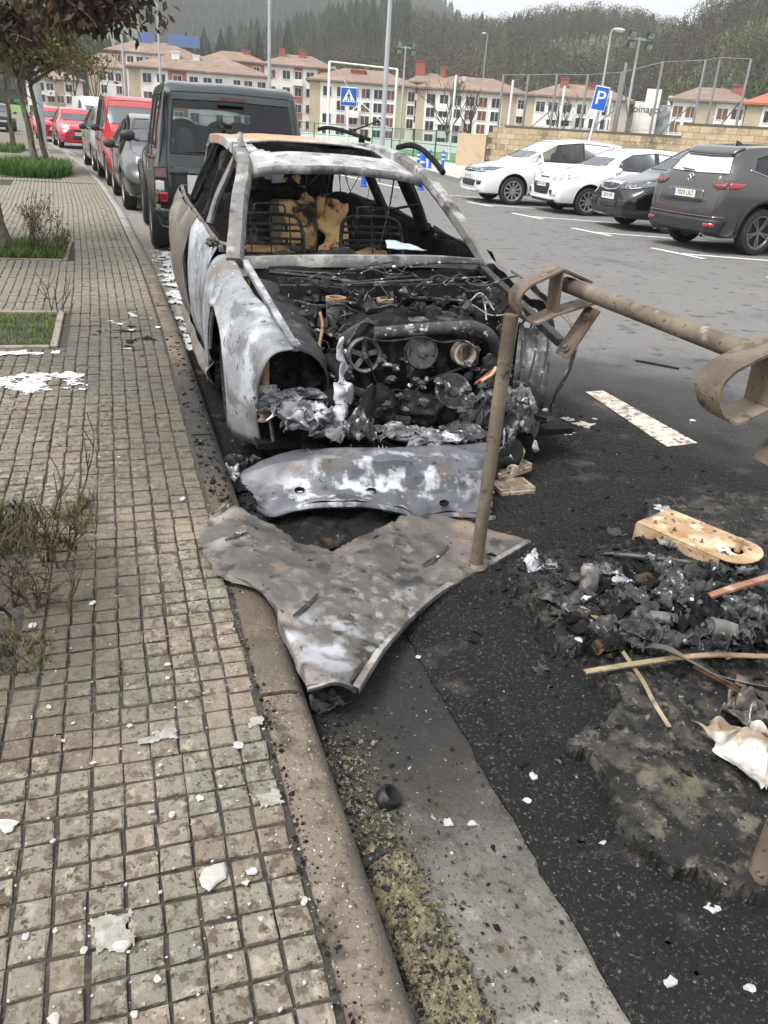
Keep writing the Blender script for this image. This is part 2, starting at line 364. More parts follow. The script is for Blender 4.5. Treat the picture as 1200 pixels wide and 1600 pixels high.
# beyond, only the long grooves can be told apart
yy = 18.95
while yy < 49:
    for i in range(0, 110):
        x0 = -.01-(i+1)*SQ; 
        if in_pit(kx(yy+.3)+x0, yy+.3): continue
        a = [(kx(yy)+x0+.007, yy+.004, SW_Z-.02), (kx(yy)+x0+.007, yy+.004, SW_Z), (kx(yy)+x0+SQ-.007, yy+.004, SW_Z), (kx(yy)+x0+SQ-.007, yy+.004, SW_Z-.02)]
        y2 = yy+.606
        b = [(kx(y2)+x0+.007, y2, SW_Z-.02), (kx(y2)+x0+.007, y2, SW_Z), (kx(y2)+x0+SQ-.007, y2, SW_Z), (kx(y2)+x0+SQ-.007, y2, SW_Z-.02)]
        rest.add(a+b, [(0,1,5,4),(1,2,6,5),(2,3,7,6)])
    yy += .61
tag(rest.build('paving_tile', m_tile, sidewalk), kind='stuff')
# painted bay markings and the worn white bar
m_paint = mat('road_paint', (.72,.71,.69), [lay((.3,.3,.3), 30, .55, .7), lay((.15,.15,.15), 90, .6, .7)], rough=.7)
m_wpaint = mat('worn_road_paint', (.50,.44,.37), [lay((.12,.115,.11), 26, .5, .58, d=8), lay((.33,.25,.19), 9, .5, .65), lay((.05,.05,.05), 70, .58, .66)], rough=.85)
def strip(name, pts, wd, m, parent, z=.018):
    P = [Vector((p[0],p[1],z)) for p in pts]; d = (P[-1]-P[0]).normalized(); s = Vector((-d.y,d.x,0))*wd/2
    g = MB(); g.grid([[p-s, p+s] for p in P]); return g.build(name, m, parent)
for (yb) in (8.5, 11.2, 13.85, 16.5, 19.1, 21.8):
    strip('bay_line', [(8.55,yb+.02),(13.6,yb-2.15)], .11, m_paint, road)
    strip('bay_end_line', [(8.42,yb+.60),(8.60,yb-.52)], .11, m_paint, road, .0215)
strip('lane_line', [(8.0,23.5),(7.2,34),(5.5,48)], .12, m_paint, road)
g = MB(); a, b, c, d = gp(915,612,.018), gp(942,610,.018), gp(1090,692,.018), gp(1042,698,.018)
G = []
for t in np.linspace(0,1,60):
    l = a.lerp(d,t); r_ = b.lerp(c,t); e = .012*nz(t*9,1,0,3)
    G.append([l+(l-r_)*e*2, l.lerp(r_,.33), l.lerp(r_,.66), r_-(l-r_)*.03*nz(t*13,7,0,3)])
g.grid(G); g.build('worn_marking', m_wpaint, road)
# far pavement across the street, in front of the pitch
m_fpave = mat('far_pavement', (.42,.39,.36), [lay((.34,.32,.3), .8, .45, .65)], rough=.9)
m_fkerb = mat('far_kerb', (.20,.195,.19), rough=.9)
fk = [(12.9,23.0),(11.9,25.2),(11.6,28.0),(12.1,31.5),(12.7,36.5),(13.0,46),(12.2,60)]
fk = resample(fk, 24); fb = resample([(30,23.0),(28,26),(23,33),(19.5,38.5),(17.6,43.5),(18.6,62),(18.6,64)], 24)
g = MB(); g.grid([[(a[0]+.12,a[1]+.03,.14),(b[0],b[1],.14)] for a,b in zip(fk,fb)], flip=True); far_pave = tag(g.build('far_pavement', m_fpave), kind='structure')
g = MB(); g.grid([[(a[0],a[1],-.02),(a[0],a[1],.145),(a[0]+.13,a[1]+.03,.146),(a[0]+.13,a[1]+.03,.0)] for a in fk], flip=True); tag(g.build('far_kerb', m_fkerb), kind='structure')
# ================================================================== the burnt-out estate car
m_pale = mat('ash_white_steel', (.24,.255,.275), [lay((.07,.07,.073), 2.2, .53, .66, d=9, a=.8), 
    lay((.42,.44,.47), 5, .48, .64, d=9), lay((.13,.135,.15), 7, .52, .66, d=9, st=(1,.5,1.5)), lay((.15,.13,.11), 3.2, .52, .66, d=8, a=.85),
    lay((.06,.06,.065), 26, .60, .68, d=8), lay((.5,.51,.52), 40, .62, .70, d=4), lay((.10,.08,.06), 50, .60, .68, d=5),
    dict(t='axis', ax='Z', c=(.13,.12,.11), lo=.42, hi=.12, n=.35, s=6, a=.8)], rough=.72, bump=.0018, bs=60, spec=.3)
m_brown = mat('scorched_brown_steel', (.115,.102,.088), [
    lay((.19,.175,.155), 4, .48, .64, d=7), lay((.045,.043,.042), 5, .52, .66, d=7), lay((.26,.26,.26), 11, .60, .72, d=8), lay((.09,.05,.03), 28, .62, .70)], rough=.62, bump=.0015, bs=70)
m_roof = mat('scorched_roof', (.30,.30,.305), [
    lay((.48,.48,.475), 6, .47, .62, d=8), lay((.17,.17,.175), 9, .52, .64, d=9), 
    dict(t='dist', c=(.42,.25,.12), p=(1.08,6.55,0), r0=.12, r1=.62, n=.5, s=5, st=(.75,.8,0)),
    lay((.09,.085,.08), 30, .60, .68, d=7), dict(t='dist', c=(.30,.24,.18), p=(.8,6.6,0), r0=.1, r1=.5, n=.5, s=5, a=.7)], rough=.7, bump=.0015, bs=60, spec=.3)
m_pillar = mat('scorched_pillar', (.15,.148,.145), [lay((.33,.33,.325), 7, .50, .64, d=9), lay((.05,.048,.046), 5, .52, .66, d=9), lay((.10,.095,.09), 22, .55, .66, d=8), lay((.24,.16,.09), 34, .58, .68, d=6), lay((.05,.05,.05), 60, .6, .68)], rough=.75, bump=.002, bs=80)
m_char = mat('charred', (.008,.008,.0083), [lay((.028,.027,.026), 14, .54, .68, d=8), lay((.12,.117,.113), 40, .63, .72, d=6), lay((.07,.05,.035), 8, .6, .7)], spec=.15, rough=.75, bump=.006, bs=55, bd=8)
m_sootm = mat('sooty_metal', (.016,.016,.017), [lay((.075,.075,.078), 10, .54, .68, d=8), lay((.22,.22,.22), 34, .6, .72, d=7), lay((.10,.065,.04), 16, .6, .7, d=5)], rough=.5, metal=.35, bump=.002, bs=60)
m_ash = mat('white_ash', (.17,.175,.185), [lay((.60,.61,.64), 9, .52, .64, d=8), lay((.06,.06,.065), 11, .50, .60, d=8), lay((.03,.03,.03), 30, .58, .66, d=6), lay((.5,.53,.58), 24, .6, .7)], rough=.9, bump=.006, bs=50, bd=8)
m_greyash = mat('grey_ash', (.05,.05,.053), [lay((.30,.31,.33), 12, .54, .66, d=8), lay((.03,.03,.03), 16, .5, .62, d=8), lay((.65,.66,.68), 26, .6, .68)], rough=.92, bump=.008, bs=45, bd=8)
m_rust = mat('rusty_steel', (.23,.13,.065), [lay((.36,.25,.14), 14, .48, .62), lay((.09,.05,.03), 22, .54, .66), lay((.03,.028,.027), 40, .6, .68)], rough=.85, bump=.002, bs=90)
m_foam = mat('scorched_seat_foam', (.50,.31,.13), [lay((.62,.42,.20), 9, .46, .6), lay((.03,.025,.02), 6, .52, .60, d=9), lay((.22,.12,.05), 18, .55, .66, d=7)], rough=.95, bump=.012, bs=30, bd=8)
m_rubber = mat('burnt_rubber', (.02,.02,.021), [lay((.07,.07,.07), 30, .55, .68)], spec=.15, rough=.9, bump=.003, bs=60)
m_grille = mat('radiator_fins', (.27,.21,.15), [lay((.42,.38,.33), 18, .5, .62), lay((.05,.045,.04), 24, .58, .68)], rough=.8, bump=.002, bs=80)

m_steel = mat('heat_grey_metal', (.10,.10,.105), [lay((.2,.2,.205), 18, .5, .62), lay((.03,.03,.03), 26, .54, .64), lay((.16,.11,.07), 12, .6, .7)], rough=.55, metal=.4, bump=.0015, bs=90)
m_alu = mat('melted_aluminium', (.30,.31,.335), [lay((.52,.54,.57), 12, .5, .62, d=8), lay((.16,.165,.17), 15, .54, .64, d=8), lay((.05,.05,.05), 30, .6, .68)], rough=.55, metal=.3, bump=.004, bs=40, bd=7)
CX = 1.34
def mx(p): return (2*CX-p[0], p[1], p[2])
car = wthing('burnt_car', 'burnt-out estate car without bonnet or glass, ash-white roof, standing at the kerb', 'car', (CX, 5.45, .013))
def sheet(name, ctrl, nu, nv, m, parent, warp=0, ws=3, seed=0, thick=.006, skip=None, crv=True, sharp=50, crv2=None):
    g = MB(); g.grid(surf(ctrl, nu, nv, warp, ws, seed, crv, crv2), skip=skip); return g.build(name, m, parent, smooth=True, sharp=sharp, thick=thick, offset=0)
# ---- side panels: rows from the sill up to the top edge, columns along the car
def prof(y):      # cross-section of the flank: (outward offset from x=.44, z)
    return [(.055,.185),(.02,.30),(.0,.50),(.005,.64),(.04,.80),(.085,.885)]
def flank(y0, y1, n, top=None, bot=None, dx=0, bulge=0):
    rows = []
    for k, (ox, z) in enumerate(prof(0)):
        row = []
        for i in range(n+1):
            y = y0+(y1-y0)*i/n; zz = z; xx = .44+ox+dx
            if y > 7.2: xx += (y-7.2)**2*.45
            if y < 4.7: xx += (4.7-y)**2*.04
            b = bot(y) if bot else .185
            zz = b+(z-.185)*(.885-b)/.70
            if bulge: xx -= bulge*math.sin(PI*(y-y0)/(y1-y0))*(1-abs(z-.5)/.6)
            if top: zz = b+(zz-b)*(top(y)-b)/(.885-b)
            row.append((xx, y, zz))
        rows.append(row)
    return rows
def arch(yc, r, zc, base):
    return lambda y: max(base, zc+math.sqrt(max(0, r*r-(y-yc)**2))) if abs(y-yc) < r else base
FW, RW = 4.08, 6.70
ar = arch(RW, .345, .27, .2)
def fender_rows():
    ys = [3.22,3.30,3.40,3.50,3.60,3.70,3.735,3.78,3.85,3.95,4.08,4.21,4.31,4.38,4.42,4.46,4.55]
    fb = arch(FW, .345, .29, .15); rows = [[], [], [], [], []]
    for y in ys:
        t = (y-3.2)/1.35; fr = max(0, (3.62-y)/.4)            # fr: how far towards the nose
        rows[0].append((.665-.075*min(1,t*1.6)+.01, y+.02*fr, .625+.20*t**.8))
        rows[1].append((.585-.07*min(1,t*1.5), y, .615+.195*t**.8))
        rows[2].append((.515-.055*min(1,t*1.8)+.03*fr, y+.03*fr, .54+.17*t**.9))
        rows[3].append((.475-.033*min(1,t*2)+.06*fr, y+.10*fr, .47+.08*t if y > 3.76 else .40))
        zb = fb(y)
        rows[4].append((.495-.05*min(1,t*2)+.07*fr, y+.20*fr, zb if y > 3.76 else .14))
    for i, y in enumerate(ys):                               # keep the rows in order over the arch
        z4 = rows[4][i][2]; z2 = rows[2][i][2]; x, yy, z = rows[3][i]; rows[3][i] = (x, yy, max(z, z4*.55+z2*.45) if y > 3.72 else z)
    return rows
fr_ = fender_rows()
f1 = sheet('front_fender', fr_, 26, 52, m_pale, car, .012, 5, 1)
f1['label'] = 'ash-white front fender curled round the wheel'
f2 = sheet('front_fender', [[mx(p) for p in r[8:]] for r in fr_][::-1], 26, 36, m_brown, car, .03, 5, 2)
# white lip left of the peeled arch edge and the hinge rail beside the bonnet gap
g = MB(); g.tube([(.452+.012*math.sin(a), FW+.352*math.cos(a), .29+.352*math.sin(a)) for a in np.linspace(.15, 2.7, 22)], .011, 6); g.build('arch_lip', m_pale, f1, smooth=True)
g = MB(); g.beam((.695,3.30,.625),(.655,4.45,.80),.035,.03); g.box((.70,3.36,.63),(.05,.10,.025)); g.build('fender_rail', m_pale, car, bevel=.004)
g = MB(); g.beam((2*CX-.695,3.34,.625),(2*CX-.655,4.45,.80),.045,.04); g.build('fender_rail', m_sootm, car, bevel=.004)
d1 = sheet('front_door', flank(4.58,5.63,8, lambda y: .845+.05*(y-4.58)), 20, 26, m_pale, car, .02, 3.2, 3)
d2 = sheet('rear_door', flank(5.66,6.72,9, lambda y: .905+.02*(y-5.66), bot=lambda y: max(.19, ar(y)), dx=-.012, bulge=.03), 20, 26, m_brown, car, .024, 3, 4)
q1 = sheet('rear_quarter', flank(6.74,7.72,10, lambda y: .93+.03*(y-6.7), bot=ar), 20, 26, m_brown, car, .015, 3, 5)
for nm, r_, sd_ in (('front_door', flank(4.58,5.63,8, lambda y: .845+.05*(y-4.58)), 6), ('rear_door', flank(5.66,6.72,9, lambda y: .905+.02*(y-5.66), bot=lambda y: max(.19, ar(y))), 7), ('rear_quarter', flank(6.74,7.72,10, lambda y: .93, bot=ar), 8)):
    sheet(nm, [[mx(p) for p in r] for r in r_][::-1], 16, 22, m_char, car, .02, 3, sd_)
# charred inner skins of the doors
for s in (0, 1):
    P = [[(.56,4.6,.25),(.54,5.6,.25),(.54,6.7,.3),(.56,7.6,.3)],[(.555,4.6,.6),(.53,5.6,.6),(.53,6.7,.62),(.56,7.6,.6)],[(.60,4.6,.83),(.575,5.6,.87),(.575,6.7,.9),(.60,7.6,.93)]]
    if s: P = [[mx(p) for p in r] for r in P][::-1]
    sheet('door_inner_skin', P, 12, 30, m_char, car, .03, 4, 9+s)
# stub of the door mirror
g = MB(); lump(g, (.515,4.70,.865), (.03,.05,.022), 3, .9, 2.2, ico=ICO4); g.tube([(.62,4.66,.85),(.54,4.70,.865)], .014, 6); g.build('mirror_stub', m_brown, car, smooth=True)
# sill with its loose brown cover
sheet('sill_trim', [[(.475,4.44,.26),(.46,5.2,.20),(.465,6.3,.23)],[(.43,4.42,.20),(.425,5.2,.14),(.44,6.3,.17)],[(.47,4.42,.13),(.46,5.2,.09),(.47,6.3,.11)]], 8, 26, m_brown, car, .01, 4, 12)
g = MB(); g.box((CX,5.5,.17),(1.6,4.3,.03)); g.box((.53,5.5,.17),(.1,2.2,.1)); g.box((2.15,5.5,.17),(.1,2.2,.1)); g.build('floor_pan', m_char, car)
# ---- pillars and roof
def bar(name, pts, wd, ht, m, n=14, up=(0,0,1), parent=None, warp=.006):
    P = resample(pts, n); rows = []
    for i, p in enumerate(P):
        p = Vector(p); t = Vector(P[min(i+1,n-1)])-Vector(P[max(i-1,0)]); t.normalize(); sx = t.cross(Vector(up)).normalized(); u = sx.cross(t)
        p = p+Vector((nz(*(p*6)), nz(*(p*6+Vector((5,5,5)))), 0))*warp
        w2 = (wd[0]+(wd[1]-wd[0])*i/(n-1) if hasattr(wd, '__len__') else wd)/2; h2 = ht/2
        rows.append([p-sx*w2-u*h2*.8, p-sx*w2+u*h2*.75, p-sx*w2*.82+u*h2, p+sx*w2*.55+u*h2*.95, p+sx*w2*.72+u*h2*.55, p+sx*w2-u*h2*.2, p+sx*w2*.95-u*h2, p-sx*w2*.85-u*h2])
    g = MB(); g.grid([r+[r[0]] for r in rows]); m_ = len(rows)
    g.f += [tuple(range(8)), tuple((m_-1)*9+k for k in range(8))[::-1]]
    return g.build(name, m, parent or car, smooth=True, sharp=40)
TR = [(.60,4.42,.80),(.675,4.80,1.03),(.765,5.18,1.235),(.80,5.6,1.32),(.805,6.3,1.355),(.815,7.0,1.34),(.84,7.35,1.28),(.80,7.70,.95)]
bar('roof_pillar', [TR[0],TR[1],TR[2],TR[3]], (.095,.085), .065, m_pillar, 24)['label'] = 'ash-grey windscreen pillar'
bar('roof_pillar', [mx(p) for p in TR[:4]], (.075,.075), .06, m_pillar, 20)['label'] = 'speckled windscreen pillar beside the road'
bar('cant_rail', TR[3:6], .10, .07, m_roof, 16); bar('cant_rail', [mx(p) for p in TR[3:6]], .10, .07, m_roof, 16)
for s in (0, 1):
    q = mx if s else (lambda p: p)
    bar('rear_pillar', [q(p) for p in TR[5:]], .11, .06, m_char if s else m_brown, 14)
    bar('centre_pillar', [q((.575,5.64,.85)), q((.66,5.72,1.08)), q((.785,5.80,1.32))], (.13,.10), .05, m_char, 12, up=(1,0,0))
    bar('centre_pillar', [q((.575,6.62,.9)), q((.67,6.66,1.1)), q((.80,6.68,1.33))], (.11,.09), .05, m_char, 12, up=(1,0,0))
    bar('door_frame', [q((.60,4.60,.84)), q((.69,4.95,1.06)), q((.775,5.30,1.24)), q((.79,5.66,1.29)), q((.66,5.60,1.05)), q((.585,5.55,.87))], .045, .03, m_pillar if not s else m_char, 24)
    bar('door_frame', [q((.58,5.72,.90)), q((.67,5.80,1.07)), q((.785,5.95,1.31)), q((.79,6.5,1.32)), q((.68,6.58,1.08)), q((.59,6.55,.92))], .045, .03, m_char, 24)
    bar('belt_rail', [q((.555,4.62,.84)), q((.545,5.6,.88)), q((.545,6.7,.915)), q((.585,7.6,.94))], .03, .03, m_char if s else m_brown, 20)
def roofz(x, y):
    u = (x-CX)/.56
    return float(np.interp(y, [5.18,5.32,5.5,5.95,6.5,7.0,7.38], [1.262,1.295,1.325,1.378,1.405,1.40,1.34]))-.028*u*u-.035*abs(u)**6+.006*nz(x*4,y*4,2)
ny, nx = 60, 40; G = []
ysr = np.linspace(5.185, 7.38, ny)
for y in ysr:
    hw = .535+.03*min(1,(y-5.18)/.5)
    G.append([(CX-hw+2*hw*j/(nx-1), y, roofz(CX-hw+2*hw*j/(nx-1), y)) for j in range(nx)])
def hole(i, j):
    y = (ysr[i]+ysr[i+1])/2; x = G[i][j][0]; 
    return 5.53 < y < 6.0 and abs(x-CX) < .45-.07*((6.0-y)/.47)**3
g = MB(); g.grid(G, skip=hole); roof_ = g.build('roof_panel', m_roof, car, smooth=True, thick=.012, offset=-1)
g = MB()                                                        # turned-down rim of the sunroof and slid-back lid frame
for a, b in (((CX-.40,5.52),(CX+.40,5.52)),((CX+.40,5.52),(CX+.46,6.02)),((CX-.40,5.52),(CX-.46,6.02)),((CX-.46,6.02),(CX+.46,6.02))):
    g.beam((a[0],a[1],roofz(*a)-.03),(b[0],b[1],roofz(*b)-.03),.03,.045)
g.build('sunroof_frame', m_char, roof_)
G = [[(CX+s*.54, 5.175-.02*(1-s*s), roofz(CX+s*.535,5.19)-dz) for s in np.linspace(-1,1,24)] for dz in (-.004,.02,.045)]
g = MB(); g.grid(G); g.build('roof_header', m_pillar, car, smooth=True, thick=.02)
g = MB(); g.box((CX,6.7,1.29),(1.02,1.2,.015)); g.build('headlining', m_char, car)
# roof rails, sagged and torn
g = MB(); g.tube([(.80,5.50,1.33),(.79,5.52,1.375),(.80,5.60,1.40)], .02, 8); g.build('roof_rail', m_pillar, car, smooth=True)
g = MB(); g.tube(resample([(.82,6.55,1.40),(.80,6.62,1.44),(.81,6.75,1.465),(.87,6.95,1.44),(.93,7.0,1.43)], 14), .018, 8); g.build('roof_rail', m_char, car, smooth=True)
g = MB(); g.tube(resample([(1.86,5.62,1.385),(1.90,5.50,1.405),(1.93,5.35,1.39),(1.95,5.15,1.33),(1.96,5.0,1.27)], 14), [.018]*14, 8); g.build('roof_rail', m_char, car, smooth=True)
g = MB(); g.tube(resample([(1.53,6.55,1.46),(1.62,6.6,1.475),(1.74,6.5,1.455),(1.83,6.2,1.415)], 16), .014, 8); g.tube([(1.74,6.5,1.455),(1.86,6.45,1.50),(1.98,6.5,1.545)], .006, 6); g.box((1.80,6.3,1.415),(.04,.03,.05)); g.build('roof_rail', m_char, car, smooth=True)
# ---- scuttle, windscreen frame, bulkhead
bar('windscreen_frame', [(.64,4.47,.795),(1.0,4.37,.825),(CX,4.345,.835),(1.7,4.37,.835),(2.05,4.47,.81)], .055, .06, m_pillar, 30)
sheet('scuttle', [[(.68,4.30,.72),(1.0,4.2,.735),(1.7,4.2,.74),(2.0,4.30,.73)],[(.68,4.40,.69),(1.0,4.31,.70),(1.7,4.31,.70),(2.0,4.40,.69)],[(.66,4.44,.77),(1.0,4.35,.80),(1.7,4.35,.80),(2.02,4.44,.78)]], 10, 40, m_char, car, .02, 7, 14)
sheet('bulkhead', [[(.70,4.22,.28),(1.1,4.18,.28),(1.6,4.18,.28),(1.98,4.22,.28)],[(.70,4.22,.5),(1.1,4.15,.5),(1.6,4.15,.5),(1.98,4.22,.5)],[(.69,4.22,.72),(1.0,4.14,.745),(1.6,4.14,.75),(1.99,4.22,.74)]], 16, 40, m_char, car, .02, 6, 15)
g = MB(); g.beam((.78,4.12,.70),(1.93,4.12,.715),.03,.09); g.lathe([(.0,.0),(.028,.0),(.032,.012),(.022,.012),(.02,.0)], 16, axisM((1.47,4.10,.72),(0,-1,.2))); g.lathe([(.0,.0),(.022,.0),(.026,.012),(.018,.012)], 16, axisM((1.56,4.10,.72),(0,-1,.2)))
g.build('cross_panel', m_sootm, car, bevel=.006)
for pts, r_ in (([(.76,4.30,.775),(1.05,4.22,.76),(1.30,4.10,.745)],.012), ([(1.18,4.26,.80),(1.42,4.2,.83),(1.72,4.3,.84),(1.98,4.36,.83)],.009), ([(1.10,4.05,.76),(1.5,4.1,.775),(1.95,4.2,.78)],.007)):
    g = MB(); g.tube(resample(pts, 16), r_, 6); g.tube([Vector(pts[0])+Vector((.03,0,.01)), Vector(pts[1])+Vector((0,.03,.02))], r_*.6, 5); g.build('wiper_arm', m_greyash if r_ < .01 else m_sootm, car, smooth=True)
g = MB(); r_ = random.Random(5)
for k in range(26):
    x = r_.uniform(.85,1.95); y = r_.uniform(4.02,4.34); z = .74+r_.uniform(0,.06); L = r_.uniform(.08,.32); a = r_.gauss(0,.5)
    P = [(x,y,z)]
    for q in range(4): P.append((P[-1][0]+L/4*math.cos(a), P[-1][1]+L/4*math.sin(a)*.5, P[-1][2]+r_.gauss(0,.018))); a += r_.gauss(0,.35)
    g.tube(resample(P, 9), r_.uniform(.002,.006), 5)
tag(g.build('burnt_wiring', m_greyash, car, smooth=True), kind='stuff')
sheet('dashboard_remains', [[(.72,4.42,.80),(1.1,4.40,.82),(1.6,4.40,.83),(1.96,4.42,.81)],[(.70,4.6,.80),(1.1,4.6,.84),(1.6,4.6,.82),(1.98,4.6,.80)],[(.70,4.75,.70),(1.1,4.78,.68),(1.6,4.78,.66),(1.98,4.75,.70)]], 14, 50, m_char, car, .05, 9, 16)
g = MB(); g.tube([(.72,4.72,.74),(CX,4.74,.75),(1.98,4.72,.74)], .022, 8); g.build('dashboard_beam', m_sootm, car, smooth=True)
sheet('melted_glass', [[(1.50,4.62,.87),(1.60,4.6,.862),(1.74,4.62,.86)],[(1.52,4.70,.90),(1.62,4.72,.885),(1.72,4.70,.87)]], 8, 12, mat('melted_glass', (.32,.40,.44), [lay((.5,.55,.58), 20, .5, .6)], rough=.3, bump=.003, bs=30), car, .015, 14, 3)
# ---- seats
def seat(x):
    s = wchild('front_seat', car); y = 5.52
    W = .235
    g = MB(); P = resample([(x-W,y-.12,.42),(x-W+.01,y-.05,.62),(x-W+.02,y+.02,.83),(x-W+.06,y+.05,.925),(x,y+.055,.94),(x+W-.06,y+.05,.925),(x+W-.02,y+.02,.83),(x+W-.01,y-.05,.62),(x+W,y-.12,.42)], 40); g.tube(P, .014, 6)
    g.build('seat_frame', m_sootm, s, smooth=True)
    for z, h in ((.86,.055),(.775,.05),(.69,.035)):
        g = MB(); n = 4; wv = (2*W-.05)/n; yy = y+.03-(.9-z)*.28
        g.box((x,yy,z+h/2-.008),(2*W-.04,.012,.016)); g.box((x,yy,z-h/2+.008),(2*W-.04,.012,.016))
        for k in range(n+1): g.box((x-W+.025+wv*k,yy,z),(.02,.011,h-.03))
        g.build('back_slat', m_sootm, s)
    g = MB()
    for dx in (-.13,0,.13): g.tube([(x+dx,y+.045,.93),(x+dx,y-.06,.6)], .005, 5)
    g.build('back_wire', m_sootm, s)
    g = MB(); g.tube(resample([(x-.10,y+.045,.93),(x-.10,y+.055,.985),(x-.07,y+.06,1.0),(x+.07,y+.06,1.0),(x+.10,y+.055,.985),(x+.10,y+.045,.93)], 20), .008, 6); g.build('headrest_frame', m_sootm, s, smooth=True)
    sheet('seat_padding', [[(x-.17,y+.0,.48),(x,y+.01,.47),(x+.15,y,.49)],[(x-.17,y+.03,.60),(x,y+.02,.61),(x+.15,y+.03,.60)],[(x-.15,y+.07,.72),(x,y+.06,.74),(x+.15,y+.07,.70)]], 16, 18, m_foam, s, .04, 9, x*3, thick=.02)
    g = MB(); lump(g, (x,y-.3,.40), (.25,.24,.07), x, .5); g.build('seat_base', m_char, s, smooth=True)
def wchild(name, parent):
    o = bpy.data.objects.new(name, None); COL.objects.link(o); o.parent = parent; o.location = -parent.location; return o
seat(.985); seat(1.685)
for (xa, xb, za, zb, m_, sd_) in ((1.22,1.46,.62,1.10,m_foam,21),(.80,1.15,.55,.96,m_char,22),(1.50,1.98,.5,1.0,m_char,23)):
    sheet('rear_seat_back', [[(xa,6.30,za),((xa+xb)/2,6.28,za),(xb,6.30,za)],[(xa,6.36,(za+zb)/2),((xa+xb)/2,6.34,(za+zb)/2),(xb,6.36,(za+zb)/2)],[(xa+.02,6.44,zb),((xa+xb)/2,6.43,zb+.02),(xb-.03,6.44,zb-.03)]], 30, 24, m_, car, .05, 8, sd_, thick=.03)
sheet('rear_seat_back', [[(1.50,6.20,.60),(1.6,6.2,.6),(1.72,6.22,.6)],[(1.50,6.3,.78),(1.6,6.28,.8),(1.7,6.3,.76)],[(1.48,6.34,1.0),(1.6,6.34,.99),(1.72,6.34,.97)]], 24, 20, m_foam, car, .05, 9, 24, thick=.03)
g = MB(); r_ = random.Random(8)
for k in range(9): lump(g, (r_.uniform(.8,1.9), r_.uniform(6.35,6.5), r_.uniform(1.0,1.12)), (r_.uniform(.06,.14),.06,r_.uniform(.06,.1)), k, .6, ico=ICO2)
for k in range(22):
    x = r_.uniform(.8,1.95); y = r_.uniform(5.9,7.0); P = [(x,y,1.29),(x+r_.gauss(0,.04),y,1.2),(x+r_.gauss(0,.08),y+r_.gauss(0,.05),1.29-r_.uniform(.12,.4))]; g.tube(resample(P,8), .003, 4)
tag(g.build('hanging_shreds', m_char, car, smooth=True), kind='stuff')
g = MB(); g.tube(resample([(1.90,5.75,1.30),(1.86,5.72,1.0),(1.78,5.65,.72)], 10), .006, 5); g.tube(resample([(1.70,5.60,.98),(1.86,5.6,1.0),(2.02,5.55,1.04)], 10), .009, 5); g.build('belt_rod', m_sootm, car, smooth=True)
bar('tailgate_frame', [(.86,7.42,1.28),(CX,7.50,1.33),(1.82,7.42,1.28)], .10, .06, m_char, 20)
sheet('tailgate_panel', [[(.72,7.82,.35),(CX,7.92,.35),(1.96,7.82,.35)],[(.70,7.78,.7),(CX,7.88,.7),(1.98,7.78,.7)],[(.74,7.70,.95),(CX,7.78,.97),(1.94,7.70,.95)]], 12, 20, m_brown, car, .02, 4, 26)
# ---- wheels: tyres burnt away, bare rims on the road
def burnt_wheel(c, steer=0, r=.295, dirx=-1, bare=False):
    w_ = wchild('wheel', car); M = Matrix.Translation(c) @ Matrix.Rotation(steer, 4, 'Z') @ Matrix.Rotation(PI/2*dirx, 4, 'Y')
    g = MB(); g.lathe([(r*.62,-.06),(r*.66,-.07),(r*.70,.05),(r*.74,.085),(r*.80,.085),(r*.78,.06),(r*.72,-.02),(r*.72,-.085),(r*.80,-.095),(r*.79,-.075),(r*.68,-.05)], 40, M); g.build('rim', m_steel if bare else m_greyash, w_, smooth=True)
    g = MB()
    for k in range(7): a = k*2*PI/7; g.beam(M @ Vector((.04*math.cos(a),.04*math.sin(a),.06)), M @ Vector((r*.72*math.cos(a),r*.72*math.sin(a),.07)), .035, .02, up=M.to_3x3() @ Vector((0,0,1)))
    g.lathe([(0,.075),(.06,.075),(.065,.05),(.065,-.02)], 20, M); g.build('spokes', m_sootm, w_)
    if bare:
        for k, rr in enumerate((.86,.92,.98)): g = MB(); g.tube([M @ Vector((r*rr*math.cos(a), r*rr*math.sin(a), -.07+.06*k+.01*math.sin(5*a))) for a in np.linspace(0,2*PI,48)], .006, 5, cap=False); g.build('tyre_wire', m_greyash, w_, smooth=True)
        g = MB(); g.lathe([(.03,.03),(.13,.03),(.13,.015),(.03,.015)], 32, M, True); g.build('brake_disc', m_steel, w_, smooth=True, sharp=30); return w_
    g = MB(); g.lathe([(r*.80,-.08),(r*.93,-.095),(r*1.0,-.06),(r*1.0,.06),(r*.93,.10),(r*.80,.085)], 44, M); g.build('burnt_tyre', m_rubber, w_, smooth=True)
    return w_
burnt_wheel((.60,FW,.29)); burnt_wheel((.60,RW,.29)); burnt_wheel((2.08,RW,.29), dirx=1)
fw = burnt_wheel((2.16,FW-.16,.315), r=.33, steer=-.45, dirx=1, bare=True)
sheet('inner_arch', [[(.72,3.72,.25),(.72,3.9,.56),(.72,4.2,.60),(.72,4.42,.3)],[(.50,3.72,.25),(.50,3.9,.60),(.50,4.2,.62),(.50,4.42,.3)]], 8, 24, m_char, car, .01, 5, 30)
